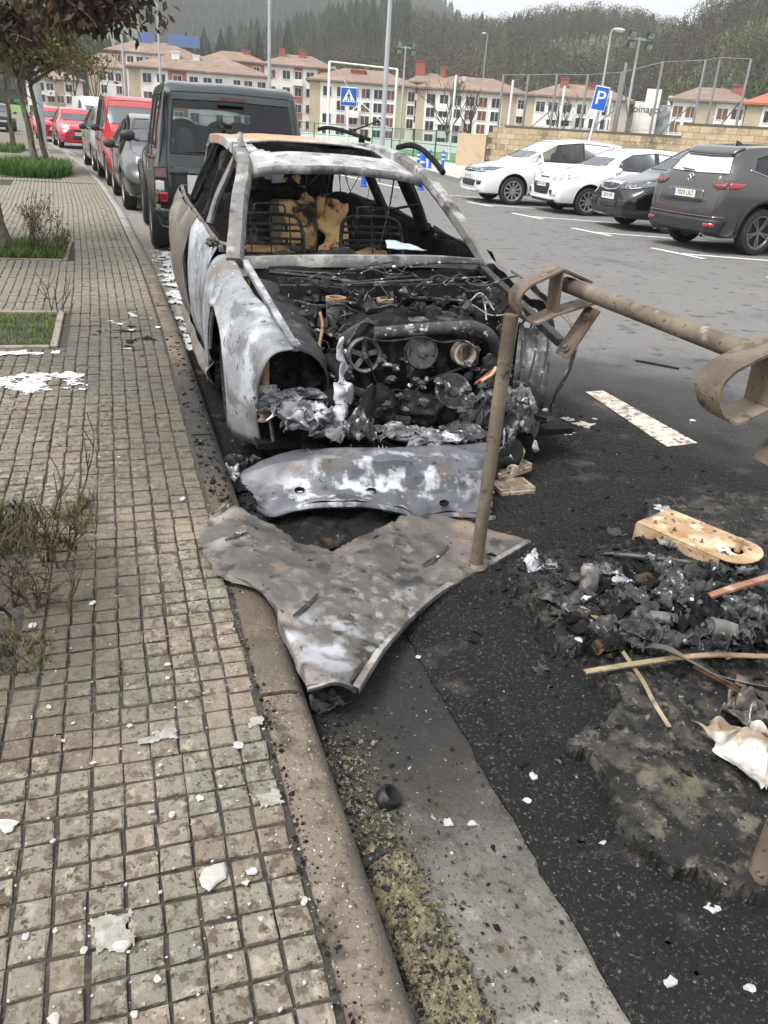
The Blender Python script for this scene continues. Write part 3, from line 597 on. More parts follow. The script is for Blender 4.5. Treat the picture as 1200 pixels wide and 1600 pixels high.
# mangled outer part of the far fender, pushed outwards
sheet('bent_fender_edge', [[(2.14,3.74,.69),(2.18,3.85,.72),(2.20,4.05,.745),(2.20,4.4,.79)],[(2.22,3.70,.63),(2.25,3.82,.68),(2.255,4.05,.70),(2.235,4.4,.70)],[(2.25,3.68,.57),(2.275,3.80,.63),(2.265,4.05,.655),(2.24,4.4,.5)]], 14, 28, m_brown, car, .025, 6, 31)
g = MB(); G = surf([[(2.26,3.66,.52),(2.27,3.70,.40),(2.24,3.72,.25),(2.22,3.76,.12)],[(2.33,3.74,.50),(2.34,3.78,.38),(2.30,3.80,.24),(2.27,3.84,.10)]], 8, 20, .02, 9, 5); g.grid(G); g.build('fender_liner', m_greyash, car, smooth=True, thick=.008)
# ---- engine bay
sheet('engine_bay_floor', [[(.74,3.30,.20),(1.1,3.28,.16),(1.6,3.28,.16),(1.94,3.30,.2)],[(.74,3.7,.30),(1.1,3.7,.30),(1.6,3.7,.30),(1.94,3.7,.3)],[(.74,4.18,.42),(1.1,4.15,.45),(1.6,4.15,.48),(1.94,4.18,.44)]], 60, 70, m_char, car, .10, 8, 33)
for (xa, xb, sd_) in ((.70,.86,34),):
    sheet('inner_wing', [[(xa,3.35,.62),(xa,3.8,.68),(xa,4.25,.74)],[(xb-.02*(1 if xb<1 else -1),3.35,.50),(xb,3.8,.60),(xb,4.25,.66)],[(xb,3.35,.25),(xb,3.8,.32),(xb,4.25,.36)]], 18, 34, m_sootm if xa < 1 else m_char, car, .035, 6, sd_)
sheet('inner_wing', [[(1.98,3.86,.68),(1.98,4.05,.71),(1.98,4.25,.74)],[(1.86,3.84,.58),(1.85,4.05,.62),(1.84,4.25,.66)],[(1.84,3.86,.34),(1.84,4.05,.34),(1.84,4.25,.36)]], 22, 22, m_char, car, .06, 9, 35)
g = MB(); g.lathe([(.0,.05),(.05,.05),(.09,.035),(.11,-.02),(.12,-.16)], 28, Matrix.Translation((.86,3.98,.60))); g.build('strut_tower', m_sootm, car, smooth=True)
g = MB(); g.lathe([(.0,.05),(.05,.05),(.09,.035),(.11,-.02),(.12,-.16)], 28, Matrix.Translation((1.84,3.98,.60))); g.build('strut_tower', m_char, car, smooth=True)
blk = sheet('engine_block', [[(1.02,3.68,.22),(1.3,3.66,.2),(1.72,3.68,.22)],[(1.0,3.68,.50),(1.3,3.66,.52),(1.74,3.68,.50)],[(1.02,3.74,.60),(1.3,3.74,.63),(1.74,3.74,.58)],[(1.02,4.12,.62),(1.3,4.12,.65),(1.74,4.12,.60)]], 40, 40, m_char, car, .05, 9, 37)
def pul(px, py, Y, r, m_, kind=0, tilt=(0,-1,.12), name='pulley'):
    c = atY(px, py, Y); M = axisM(c, tilt); g = MB()
    if kind == 0:      # spoked pulley
        g.lathe([(r*.78,-.02),(r,-.02),(r,.012),(r*.93,.018),(r*.80,.012),(r*.78,-.005)], 32, M, True); g.lathe([(0,.028),(r*.16,.028),(r*.2,.01),(r*.2,-.03)], 16, M)
        for k in range(5): a = k*2*PI/5+.3; g.beam(M @ Vector((r*.15*math.cos(a),r*.15*math.sin(a),.0)), M @ Vector((r*.82*math.cos(a),r*.82*math.sin(a),.0)), r*.26, .014, up=M.to_3x3() @ Vector((0,0,1)))
    elif kind == 1:    # flat disc with bolts
        g.lathe([(0,.012),(r*.28,.012),(r*.3,.004),(r*.9,.004),(r*.92,.014),(r,.012),(r,-.04),(r*.8,-.05)], 32, M)
        for k in range(5): a = k*2*PI/5; g.lathe([(0,.016),(r*.07,.016),(r*.07,.0)], 8, M @ Matrix.Translation((r*.19*math.cos(a),r*.19*math.sin(a),0)))
    elif kind == 2:    # open ring
        g.lathe([(r*.74,.02),(r*.95,.02),(r,.0),(r,-.03),(r*.72,-.05),(r*.70,0)], 32, M, True); g.lathe([(0,-.03),(r*.7,-.03)], 24, M)
    else:              # finned cooling-fan hub
        g.lathe([(0,.01),(r*.30,.01),(r*.34,.0),(r*.36,-.01)], 24, M); g.lathe([(r*.88,.004),(r,.008),(r*1.02,-.01),(r*.9,-.02)], 36, M, True); g.lathe([(r*.3,-.012),(r*.95,-.012)], 36, M)
        for k in range(44): a = k*2*PI/44; g.beam(M @ Vector((r*.36*math.cos(a),r*.36*math.sin(a),-.002)), M @ Vector((r*.9*math.cos(a+.12),r*.9*math.sin(a+.12),-.002)), .0035, .016, up=M.to_3x3() @ Vector((0,0,1)))
    return g.build(name, m_, car, smooth=True, sharp=30)
pul(569,555,3.62,.085,m_steel,0); pul(659,551,3.60,.079,m_steel,1); pul(725,552,3.61,.062,m_grille,2); pul(708,611,3.42,.086,m_greyash,3,(-.1,-1,.5),'fan_hub')
pul(655,590,3.62,.05,m_char,1); pul(620,625,3.58,.055,m_char,1)
def can(name, px, py, Y, r, h, m_, m2):
    c = atY(px, py, Y); g = MB(); g.lathe([(0,-h/2),(r,-h/2),(r,h/2-.012),(r*1.07,h/2-.01),(r*1.07,h/2+.012),(r*.85,h/2+.014),(r*.8,h/2-.01),(0,h/2-.014)], 24, Matrix.Translation(c)); o = g.build(name, m_, car, smooth=True, sharp=30)
    g = MB(); g.lathe([(r*.75,h/2+.005),(r*1.10,h/2+.004),(r*1.10,h/2+.02),(r*.75,h/2+.02)], 24, Matrix.Translation(c), True); g.build('ring', m2, o, smooth=True, sharp=30)
can('oil_filter', 524, 491, 3.92, .047, .13, m_steel, m_rust); can('fluid_reservoir', 601, 483, 3.98, .040, .07, m_steel, mat('brassy_ring', (.36,.29,.15), [lay((.1,.08,.05), 30, .5, .6)], rough=.6, metal=.4))
def hose(name, pts, r, m_, n=18, sides=10):
    P = resample([atY(*p) for p in pts], n); g = MB(); g.tube(P, [r*(1+.12*nz(*(Vector(q)*18))) for q in P], sides); return g.build(name, m_, car, smooth=True, sharp=60)
hose('intake_pipe', [(585,521,3.66),(640,516,3.64),(700,512,3.64),(745,512,3.66),(768,528,3.66),(778,556,3.70)], .030, m_greyash)
hose('air_pipe', [(615,480,4.0),(632,490,3.92),(655,492,3.92),(668,490,3.95)], .034, m_char); hose('coolant_hose', [(512,560,3.66),(530,585,3.5),(540,600,3.45)], .032, m_char)
hose('copper_pipe', [(500,488,3.8),(504,510,3.75),(499,540,3.66),(500,560,3.6)], .008, m_rust)
for k in range(6): hose('ignition_lead', [(526+3*k,530+2*k,3.66),(545+4*k,515-2*k,3.68),(575+3*k,498+2*k,3.72)], .005, m_greyash, 12, 6)
for pts in ([(735,470,3.9),(752,458,3.92),(772,485,3.86)],[(738,476,3.88),(765,492,3.85),(790,492,3.85)],[(752,458,3.92),(758,478,3.9),(760,500,3.85)]): hose('bent_wire', pts, .004, m_alu, 10, 6)
hose('gearbox_hose', [(730,470,3.95),(735,485,3.92),(728,478,3.9)], .02, m_greyash)
hose('coloured_lead', [(742,600,3.4),(755,590,3.42),(770,578,3.46)], .006, mat('red_lead', (.22,.04,.03), rough=.7), 10, 6); hose('coloured_lead', [(752,596,3.4),(768,585,3.42),(775,574,3.44)], .008, mat('tan_lead', (.45,.34,.18), rough=.7), 10, 6)
g = MB(); r_ = random.Random(11)
for k in range(60):
    x = r_.uniform(.84,1.86); y = r_.uniform(3.66,4.15); z = .40+.30*(y-3.5)/.65+r_.uniform(-.08,.12); a = r_.uniform(0,6.28); L = r_.uniform(.05,.25); P = [Vector((x,y,z))]
    for q in range(5): P.append(P[-1]+Vector((math.cos(a)*L/5, math.sin(a)*L/5*.6, r_.gauss(0,.02)))); a += r_.gauss(0,.6)
    g.tube(resample(P, 10), r_.uniform(.002,.008), 5)
for k in range(110):
    x = r_.uniform(.84,1.86); y = r_.uniform(3.68,4.12); z = .38+.30*(y-3.5)/.65+r_.uniform(-.06,.08)
    if k % 2: lump(g, (x,y,z), (r_.uniform(.02,.06),r_.uniform(.02,.06),r_.uniform(.02,.05)), k, .5, ico=ICO2)
    else: g.box((0,0,0), (r_.uniform(.02,.09),r_.uniform(.02,.07),r_.uniform(.01,.05)), 0, Matrix.Translation((x,y,z)) @ Matrix.Rotation(r_.uniform(0,3),4,'Z') @ Matrix.Rotation(r_.gauss(0,.4),4,'X'))
tag(g.build('burnt_engine_parts', m_sootm, car, smooth=True, sharp=30), kind='stuff')
g = MB(); r_ = random.Random(12)
for k in range(240):
    x = r_.uniform(.75,1.95); y = r_.uniform(3.30,4.2); z = .30+.42*(y-3.3)/.9+r_.uniform(-.05,.06); lump(g, (x,y,z), (r_.uniform(.008,.03),r_.uniform(.008,.03),r_.uniform(.006,.02)), k, .6, ico=ICO2)
tag(g.build('ash_crumbs', m_greyash, car, smooth=True), kind='stuff')
# headlamp recess and front posts
g = MB(); c = atY(413,575,3.36); g.tube([c+Vector((0,0,.03)), c+Vector((.0,.0,-.24))], .022, 10); g.build('lamp_post_tube', m_rust, car, smooth=True)
g = MB(); c = atY(455,575,3.45); g.lathe([(.06,-.02),(.10,.0),(.11,.01),(.10,.02),(.055,-.06),(0,-.07)], 28, axisM(c,(0,-1,.1))); g.build('lamp_recess', m_char, car, smooth=True)
sheet('bumper_bracket', [[atY(400,600,3.34),atY(415,603,3.33),atY(432,602,3.34)],[atY(398,625,3.34),atY(415,628,3.33),atY(432,632,3.34)],[atY(398,650,3.36),atY(412,652,3.36),atY(425,640,3.36)]], 10, 12, m_pale, car, .012, 14, 40)
g = MB(); g.beam(atY(418,632,3.36), atY(428,690,3.34), .022, .012); g.build('bracket_strap', m_steel, car, bevel=.003)
# molten remains of the front end
sheet('melted_shard', [[atY(527,535,3.42),atY(533,535,3.42),atY(538,548,3.42)],[atY(528,580,3.36),atY(537,580,3.36),atY(546,600,3.36)],[atY(520,622,3.30),atY(535,625,3.28),atY(550,628,3.30)],[atY(515,690,3.24),atY(525,690,3.22),atY(533,690,3.24)]], 40, 12, m_alu, car, .028, 22, 41, thick=.006)
sheet('charred_strut', [[atY(553,690,3.20),atY(572,690,3.18),atY(582,690,3.20)],[atY(560,650,3.24),atY(575,645,3.22),atY(585,655,3.24)],[atY(572,618,3.28),atY(580,600,3.27),atY(586,606,3.28)]], 20, 10, m_char, car, .02, 10, 42, thick=.02)
for (px, py, Y, sx, sy, sz, m_, sd_) in ((470,630,3.26,.13,.10,.06,m_ash,1),(455,612,3.34,.15,.06,.03,m_ash,2),(565,650,3.22,.06,.06,.08,m_greyash,4),(620,668,3.24,.10,.07,.03,m_ash,5),(660,676,3.20,.12,.08,.03,m_ash,6),(720,668,3.22,.11,.08,.04,m_greyash,7),(745,630,3.36,.08,.07,.09,m_greyash,8),(690,678,3.18,.15,.06,.025,m_ash,9),(770,615,3.34,.10,.08,.07,m_greyash,10),(800,640,3.36,.10,.10,.10,m_greyash,11),(818,620,3.46,.06,.07,.10,m_ash,12),(790,610,3.42,.07,.06,.06,m_ash,13),(480,650,3.24,.08,.06,.05,m_ash,14),(520,660,3.22,.08,.05,.05,m_ash,16)):
    c = atY(px,py,Y); r_ = random.Random(sd_*7); g = MB()
    for rep in range(2):
        n = 30; G = []; a0 = r_.uniform(0,6.3); o_ = Vector((sd_*3.1+rep*9, sd_*1.7, 0))
        for i in range(n):
            row = []
            for j in range(n):
                p = Vector(((i/(n-1)-.5)*2, (j/(n-1)-.5)*2, 0)); q = p*1.4+o_; d = Vector((mnoise.noise(q), mnoise.noise(q+Vector((7,0,3))), 0))
                z = 1.1*mnoise.noise(q*1.2)+.9*(abs(mnoise.noise(q*2.3))-.2)+.35*mnoise.noise(q*6)-.6*(p.x*p.x+p.y*p.y)
                p = p+d*.9; x, y = p.x*math.cos(a0)-p.y*math.sin(a0), p.x*math.sin(a0)+p.y*math.cos(a0)
                row.append((c.x+x*sx*.85, c.y+y*sy*.85, c.z+z*sz*.8-rep*.3*sz))
            G.append(row)
        g.grid(G)
    o = g.build('ash_clump', m_, car, smooth=True, sharp=40, thick=.002, offset=0); o['kind'] = 'stuff'
g = MB(); r_ = random.Random(13)
for k in range(40):
    c = Vector((r_.uniform(.7,1.9), r_.uniform(3.08,3.38), r_.uniform(.10,.20))); a = r_.uniform(0,3.14); s_ = r_.uniform(.012,.04)
    g.grid(surf([[c, c+Vector((s_*math.cos(a),s_*math.sin(a),r_.gauss(0,.02)))],[c+Vector((-s_*.5*math.sin(a),s_*.5*math.cos(a),r_.gauss(.02,.03))), c+Vector((s_*.8*math.cos(a)-s_*.6*math.sin(a),s_*math.sin(a)+s_*.5*math.cos(a),r_.gauss(.02,.03)))]], 6, 6, .02, 20, k))
tag(g.build('foil_shreds', m_alu, car, smooth=True, thick=.002), kind='stuff')
sheet('front_member', [[(.72,3.16,.06),(1.1,3.10,.06),(1.5,3.10,.06),(1.80,3.18,.06)],[(.72,3.2,.13),(1.1,3.14,.15),(1.5,3.14,.14),(1.80,3.22,.13)],[(.72,3.3,.18),(1.1,3.28,.20),(1.5,3.28,.19),(1.80,3.34,.18)]], 16, 60, m_char, car, .06, 10, 44)

# larger engine castings and the belt
def cast_box(name, px, py, Y, sx, sy, sz, m_, rz=0, rx=0, bev=.008, warp=0):
    c = atY(px, py, Y); g = MB(); g.box((0,0,0),(sx,sy,sz),0,Matrix.Translation(c) @ Matrix.Rotation(rz,4,'Z') @ Matrix.Rotation(rx,4,'X')); return g.build(name, m_, car, bevel=bev, seg=2)
cast_box('timing_cover', 690, 575, 3.70, .16, .05, .17, m_sootm, .1); cast_box('timing_cover', 600, 590, 3.72, .20, .05, .20, m_sootm, -.1)
cast_box('alternator_body', 726, 553, 3.70, .10, .12, .10, m_steel, .2); cast_box('cam_cover', 620, 505, 3.86, .34, .12, .05, m_steel, .03, .15); cast_box('cam_cover', 705, 500, 3.92, .20, .16, .05, m_sootm, -.05, .1)
cast_box('battery_tray', 455, 500, 3.95, .18, .22, .02, m_greyash, .1, .1); cast_box('gusset_plate', 745, 500, 3.92, .12, .14, .012, m_steel, .4, .5); cast_box('gusset_plate', 770, 470, 4.05, .14, .10, .012, m_greyash, -.3, .3)
cast_box('bracket', 695, 520, 3.70, .09, .03, .06, m_steel, .2, .2, .004); cast_box('bracket', 640, 575, 3.64, .05, .03, .09, m_steel, -.3, .1, .004)
P = [atY(*p) for p in ((569,528,3.60),(610,532,3.60),(659,526,3.585),(690,534,3.59),(725,532,3.60),(746,552,3.60),(725,573,3.60),(695,585,3.59),(660,600,3.60),(625,640,3.57),(603,625,3.57),(580,580,3.60))]
P = resample([tuple(p) for p in P+P[:1]], 60); g = MB(); g.grid([[Vector(p)+Vector((0,-.012,0)) for p in P],[Vector(p)+Vector((0,.012,0)) for p in P]]); g.build('drive_belt', m_rubber, car, smooth=True, thick=.005)
hose('radiator_hose', [(545,610,3.46),(575,620,3.40),(600,650,3.36),(640,660,3.33)], .026, m_rubber); hose('radiator_hose', [(760,560,3.60),(772,585,3.52),(770,610,3.45)], .028, m_rubber); hose('brake_pipe', [(460,470,4.0),(500,478,4.02),(560,470,4.05),(640,465,4.06),(720,470,4.04)], .008, m_greyash)
for (px, py, Y, sx, sy, sz, sd_) in ((520,640,3.36,.10,.08,.09,71),(590,640,3.40,.10,.10,.10,72),(655,640,3.42,.12,.10,.08,73),(480,600,3.50,.10,.10,.10,74),(770,600,3.55,.08,.10,.12,75)):
    g = MB(); lump(g, atY(px,py,Y), (sx,sy,sz), sd_, .4, 2.0); g.build('charred_mass', m_char, car, smooth=True, sharp=60)
# ================================================================== panels torn off the car, lying at the kerb
def S(n, top):       # helper: rows of (px, py, z) -> points on those heights
    return [[gp(*p) for p in r] for r in top]
m_bumper = mat('blue_grey_burnt_panel', (.085,.09,.105), [
    lay((.14,.145,.16), 4, .45, .62, d=7), lay((.035,.036,.04), 5, .52, .66, d=7), lay((.10,.085,.07), 7, .56, .68, d=6),
    dict(t='noise', c=(.50,.52,.56), s=12, lo=.50, hi=.62, d=9, mul=dict(t='dist', p=(.92,2.92,0), r0=.12, r1=.42, st=(.62,2.1,0))),
    dict(t='noise', c=(.46,.48,.53), s=13, lo=.52, hi=.62, d=9, mul=dict(t='dist', p=(1.35,2.72,0), r0=.05, r1=.30, st=(.8,2.5,0))),
    lay((.02,.02,.02), 30, .62, .68, d=6)], rough=.55, bump=.002, bs=70, metal=.15)
m_bonnet = mat('taupe_burnt_panel', (.10,.092,.084), [
    lay((.14,.127,.113), 3, .45, .62, d=8), lay((.055,.051,.048), 2.4, .5, .62, d=10, a=.85), lay((.03,.028,.027), 9, .54, .63, d=10), lay((.17,.15,.13), 17, .56, .66, d=9), lay((.055,.05,.048), 6, .54, .66, d=9, mul=dict(t='dist', p=(.75,2.45,0), r0=.25, r1=.6)),
    lay((.20,.15,.11), 4.3, .56, .68, d=8), 
    dict(t='noise', c=(.27,.27,.28), s=20, lo=.51, hi=.64, d=9, mul=dict(t='dist', p=(.72,2.0,0), r0=.08, r1=.42, st=(1,.9,0))),
    dict(t='noise', c=(.38,.395,.43), s=10, lo=.46, hi=.64, d=6, mul=dict(t='dist', p=(.48,1.85,0), r0=.05, r1=.28)),
    dict(t='noise', c=(.30,.285,.275), s=8, lo=.45, hi=.62, d=7, mul=dict(t='dist', p=(.26,2.65,0), r0=.05, r1=.3)),
    lay((.03,.03,.03), 42, .62, .68, d=5), lay((.36,.35,.34), 70, .66, .72, d=4)], rough=.5, bump=.0018, bs=80, metal=.2)
A_rows = S(0, [
 [(372,740,.12),(440,707,.17),(520,699,.22),(600,699,.24),(690,696,.23),(772,690,.22)],
 [(366,748,.11),(432,724,.19),(520,718,.22),(600,720,.23),(690,719,.22),(776,712,.20)],
 [(370,756,.10),(430,742,.15),(520,740,.17),(600,741,.17),(690,744,.17),(778,740,.15)],
 [(386,770,.09),(434,766,.11),(520,762,.12),(600,762,.12),(690,772,.10),(778,775,.09)],
 [(402,790,.06),(428,800,.08),(470,788,.11),(520,785,.12),(612,787,.11),(640,806,.05),(700,800,.04),(774,806,.03)]])
A_rows = [list(map(Vector, resample([tuple(p) for p in r], 9))) for r in A_rows]
pa = wthing('body_panel', 'blue-grey burnt body panel with a white ash band, propped against the car front', 'car panel', (.95,3.0,.013))
sheet('panel_sheet', A_rows, 60, 130, m_bumper, pa, .010, 12, 51, thick=.0025, sharp=16, crv2=False, skip=lambda i,j: (j < 2.5+3*nz(i*.4,0,5) or j > 126+3*nz(i*.4,9,5)))
lipA = [Vector(p)+Vector((0,-.004,-.01)) for p in resample([tuple(p) for p in A_rows[-1]], 60)]
g = MB(); g.grid([[p+Vector((0,0,.012)) for p in lipA], [p+Vector((0,-.006,-.005)) for p in lipA], [p+Vector((0,.01,-.02)) for p in lipA]]); g.build('folded_edge', m_bumper, pa, smooth=True, thick=.004)
g = MB(); rib = resample([tuple(gp(*p)) for p in ((560,733,.178),(640,736,.180),(720,733,.180),(745,733,.176))], 30); g.tube(rib, .006, 6); g.build('pressed_rib', m_bumper, pa, smooth=True)
for (px, py, z) in ((468,766,.121),(580,767,.124),(694,786,.085)):
    c = gp(px,py,z); g = MB(); g.lathe([(.0,-.012),(.010,-.01),(.014,.002),(.016,.003),(.014,-.006)], 16, axisM(c,(0,-.5,1)) @ Matrix.Scale(1.4,4,(1,0,0))); g.build('bolt_hole', m_char, pa, smooth=True)

def bz(px, py, dz):       # the sheet slopes from the kerb top down to the road
    z = .08
    for _ in range(5): p = gp(px, py, z); z = max(.022, min(.135, .132-.105*(p.x-.43)/.62))+dz
    p = gp(px, py, z); return p if p.x > .42 else Vector((p.x, p.y, max(p.z, .122)))
B_rows = [[bz(*q) for q in r] for r in [
 [(355,782,.0),(385,796,-.005),(425,818,-.02),(475,850,-.03),(520,858,-.03),(560,838,.0),(610,812,.025),(650,796,.03),(730,816,.01),(828,846,.0)],
 [(322,806,.004),(372,822,.012),(420,845,.0),(470,872,.0),(520,880,-.005),(570,866,.012),(620,845,.03),(660,832,.02),(740,838,.006),(815,852,.0)],
 [(308,828,.006),(360,850,.024),(410,875,.008),(460,900,.012),(515,912,.0),(575,905,.012),(630,885,.006),(680,868,.012),(740,862,.0),(790,866,.0)],
 [(311,862,.0),(358,878,.018),(405,900,.03),(455,930,.008),(510,952,.018),(565,950,.0),(620,930,.01),(670,906,.0),(720,893,.002),(765,882,.0)],
 [(330,890,.0),(366,898,.01),(410,912,.028),(448,955,.02),(495,985,.006),(545,990,.018),(595,975,.0),(640,950,.004),(680,924,.0),(725,902,.0)],
 [(358,908,.0),(392,912,.005),(424,940,.018),(448,985,.03),(485,1018,.022),(530,1030,.02),(572,1018,.012),(610,990,.0),(645,960,.0),(680,930,.0)],
 [(392,914,.0),(416,928,.0),(434,965,.0),(452,1012,.004),(476,1046,.02),(516,1052,.05),(556,1046,.02),(588,1018,.0),(612,990,.0),(640,965,.0)],
 [(408,918,-.02),(424,945,-.02),(436,985,-.025),(452,1030,-.03),(480,1083,-.03),(520,1064,.035),(556,1079,-.03),(580,1040,-.005),(600,1010,.0),(625,982,.0)]]]
def ragged(i, j, nu=150, nv=170):           # torn left and front edges with bites out of them
    e = min(j*1.0, (nu-2-i)*1.0 if j < nv*.62 else 99, i*1.0 if j < nv*.7 else 99)
    return e < 1.2+2.2*(nz(i*.35,j*.35,3)+.9*nz(i*.09,j*.09,8)) or (nz(i*.16,j*.16,21) > .62 and e < 26)
pb = wthing('torn_bonnet', 'crumpled taupe bonnet sheet lying flat half over the kerb', 'car panel', (.75,2.4,.013))
bon = sheet('bonnet_sheet', B_rows, 150, 170, m_bonnet, pb, .011, 13, 53, thick=.0022, sharp=14, crv=False, crv2=False, skip=ragged)
ed = [bz(px,py,.0) for (px,py) in ((828,846),(765,882),(725,902),(680,930),(640,965),(625,982),(600,1010),(580,1040),(558,1076))]
ed = [Vector(p) for p in resample([tuple(p) for p in ed], 50)]
g = MB(); g.grid([[p+Vector((-.01,.01,.006)) for p in ed],[p+Vector((.004,-.004,.004)) for p in ed],[p+Vector((.006,-.006,-.014)) for p in ed]]); g.build('folded_edge', m_pillar, pb, smooth=True, thick=.002)
ed = [Vector(p) for p in resample([tuple(bz(*p)) for p in ((480,1083,-.03),(500,1070,.01),(520,1064,.035),(540,1068,.01),(556,1079,-.03))], 24)]
g = MB(); g.grid([[p+Vector((0,.005,.004)) for p in ed],[p+Vector((0,-.004,.0)) for p in ed],[p+Vector((0,.002,-.014)) for p in ed]]); g.build('folded_edge', m_pillar, pb, smooth=True, thick=.002)
for pts in (((352,846,.024),(370,836,.02),(386,830,.012)),((458,965,.022),(478,948,.016),(497,930,.016)),((660,885,.016),(685,868,.016),(705,850,.016)),((330,806,.012),(350,795,.008),(366,786,.006))):
    P = resample([tuple(bz(*p)) for p in pts], 10); g = MB(); g.grid([[Vector(p)+Vector((-.008*math.sin(PI*i/9)-.001,0,.004)) for i,p in enumerate(P)],[Vector(p)+Vector((.0,0,.011)) for p in P],[Vector(p)+Vector((.008*math.sin(PI*i/9)+.001,-.004,.003)) for i,p in enumerate(P)]]); g.build('torn_slit', m_greyash, pb, smooth=True)
sheet('inner_panel', S(0,[[(440,800,.03),(520,790,.03),(620,795,.03)],[(440,830,.035),(520,845,.03),(600,830,.03)],[(470,860,.02),(520,866,.02),(570,850,.02)]]), 24, 40, m_char, pb, .05, 12, 55)

# ================================================================== rusty tube guard of the waste containers
m_guard = mat('weathered_guard_steel', (.155,.125,.09), [lay((.225,.19,.14), 4, .50, .66, d=9), lay((.085,.066,.048), 5, .5, .64, d=10), lay((.05,.042,.036), 2.2, .54, .68, d=9, a=.7), lay((.09,.065,.045), 16, .56, .64, d=6), lay((.03,.027,.025), 60, .62, .66, d=3), lay((.34,.31,.26), 11, .62, .72, d=8)], rough=.6, bump=.0012, bs=90, metal=.2)
m_guardd = mat('scorched_guard_steel', (.14,.105,.078), [lay((.22,.16,.11), 8, .47, .62, d=7), lay((.06,.05,.043), 10, .5, .64, d=8), lay((.30,.25,.20), 26, .58, .68, d=7), lay((.025,.023,.022), 70, .62, .68)], rough=.65, bump=.0015, bs=90, metal=.2)
YF = 2.34
guard = wthing('tube_guard', 'rusty tubular waste-container guard with flat looped brackets standing on the road', 'guard rail', (1.21, 2.37, .013))
def post(x, y, h, m_): 
    g = MB(); P = [(x+.012*t, y, .0+h*t) for t in np.linspace(0,1,8)]; g.tube(P, .0245, 20); o = g.build('post', m_, guard, smooth=True)
    g = MB(); g.lathe([(.026,.0),(.040,.012),(.026,.03)], 20, Matrix.Translation((x,y,.010))); g.build('post_collar', m_, o, smooth=True)
post(1.205, 2.385, .965, m_guard); post(1.245, .915, .97, m_guard)
XZ = [(p.x, p.z) for p in (atY(927,440,YF),atY(905,430,YF),atY(882,420,YF),atY(840,440,YF),atY(826,448,YF),atY(814,462,YF),atY(812,478,YF),atY(818,494,YF),atY(828,504,YF),atY(840,508,YF),atY(872,494,YF),atY(905,484,YF),atY(932,476,YF))]
def flat(path, y0, y1, t=.008):
    g = MB(); n = len(path); rows = []
    for i, (x, z) in enumerate(path):
        a = Vector(path[max(i-1,0)]); b = Vector(path[min(i+1,n-1)]); d = (b-a).normalized(); q = Vector((-d.y, d.x))*t
        rows.append([(x,y0,z),(x,y1,z),(x+q.x,y1,z+q.y),(x+q.x,y0,z+q.y),(x,y0,z)])
    g.grid(rows); g.f += [(0,1,2,3), tuple((n-1)*5+k for k in (3,2,1,0))]; return g
for k, yy in enumerate((YF, 1.365)):
    m_ = m_guardd if k == 0 else m_guard; w_ = .085
    pth = [tuple(p) for p in resample(XZ[2:11], 34)]; pth = [XZ[0], XZ[1]]+pth+[XZ[11], XZ[12]]
    lp = flat(pth, yy, yy+w_).build('loop_bracket', m_, guard, bevel=.0015)
    a = (XZ[2][0]-.004, XZ[2][1]-.004); b = (XZ[10][0]-.004, XZ[10][1]+.006); flat([a,b], yy+.004, yy+w_-.004, .007).build('divider_plate', m_, guard)
    q0 = (XZ[12][0]-.008, XZ[12][1]-.012); e = atY(878,556,YF); q1 = (e.x, e.z)
    pl = flat([q0, q1], yy-.035, yy+.05, .008).build('fixing_plate', m_, guard, bevel=.0015)
    flat([(q0[0]+.012,q0[1]),(q1[0]+.014,q1[1]+.004)], yy+.05, yy+.062, .03).build('plate_flange', m_, pl)
    for t in (.2, .85):
        x, z = q0[0]+(q1[0]-q0[0])*t, q0[1]+(q1[1]-q0[1])*t; g = MB(); g.lathe([(0,.014),(.009,.012),(.010,-.002)], 6, axisM((x-.004,yy-.005,z+.004),(-1,0,1))); g.lathe([(0,.004),(.015,.003),(.016,-.002)], 14, axisM((x-.004,yy-.005,z+.004),(-1,0,1))); g.build('bolt', m_guardd, pl)
tc = atY(889,446,YF+.05)
g = MB(); g.tube([(tc.x+.0, YF+.07, tc.z),(tc.x+.004,1.9,tc.z-.002),(tc.x+.006,1.40,tc.z-.004)], .0255, 24); g.build('cross_tube', m_guard, guard, smooth=True)
g = MB(); g.tube([(1.257,.915,.96),(1.42,1.0,1.0),(1.52,1.38,1.0)], .0245, 16); g.build('side_tube', m_guard, guard, smooth=True)

# ================================================================== melted crust and its debris
m_crust = mat('melted_crust', (.022,.0215,.021), [
    lay((.055,.052,.047), 9, .47, .62, d=9), lay((.12,.11,.09), 14, .52, .66, d=10, mul=dict(t='dist', p=(1.25,1.3,0), r0=.3, r1=.9, st=(1,.8,0))), lay((.012,.012,.012), 16, .5, .62, d=9),
    lay((.15,.14,.12), 60, .60, .70, d=5), lay((.13,.13,.08), 8, .58, .68, d=6, mul=dict(t='dist', p=(1.4,1.3,0), r0=.1, r1=.4)), lay((.5,.5,.48), 110, .72, .75, d=2), lay((.22,.225,.23), 40, .64, .7, mul=dict(t='dist', p=(1.9,2.0,0), r0=.6, r1=1.1))], spec=.2, rough=.85, bump=.010, bs=45, bd=9, bump2=(.004, 260, 4, None, 'noise'))
edge = [(1010,845),(900,866),(835,860),(800,881),(793,907),(833,940),(844,969),(885,1013),(932,1009),(936,1053),(976,1090),(943,1127),(888,1160),(947,1200),(969,1268),(990,1320),(1025,1338),(1077,1362),(1172,1387),(1240,1400)]
poly = [gp(px,py,.05) for px,py in edge]; poly = [(p.x,p.y) for p in poly]+[(1.75,.6),(3.2,1.0),(3.6,2.2),(2.9,2.75),(2.2,2.75)]
P2 = np.array(poly)
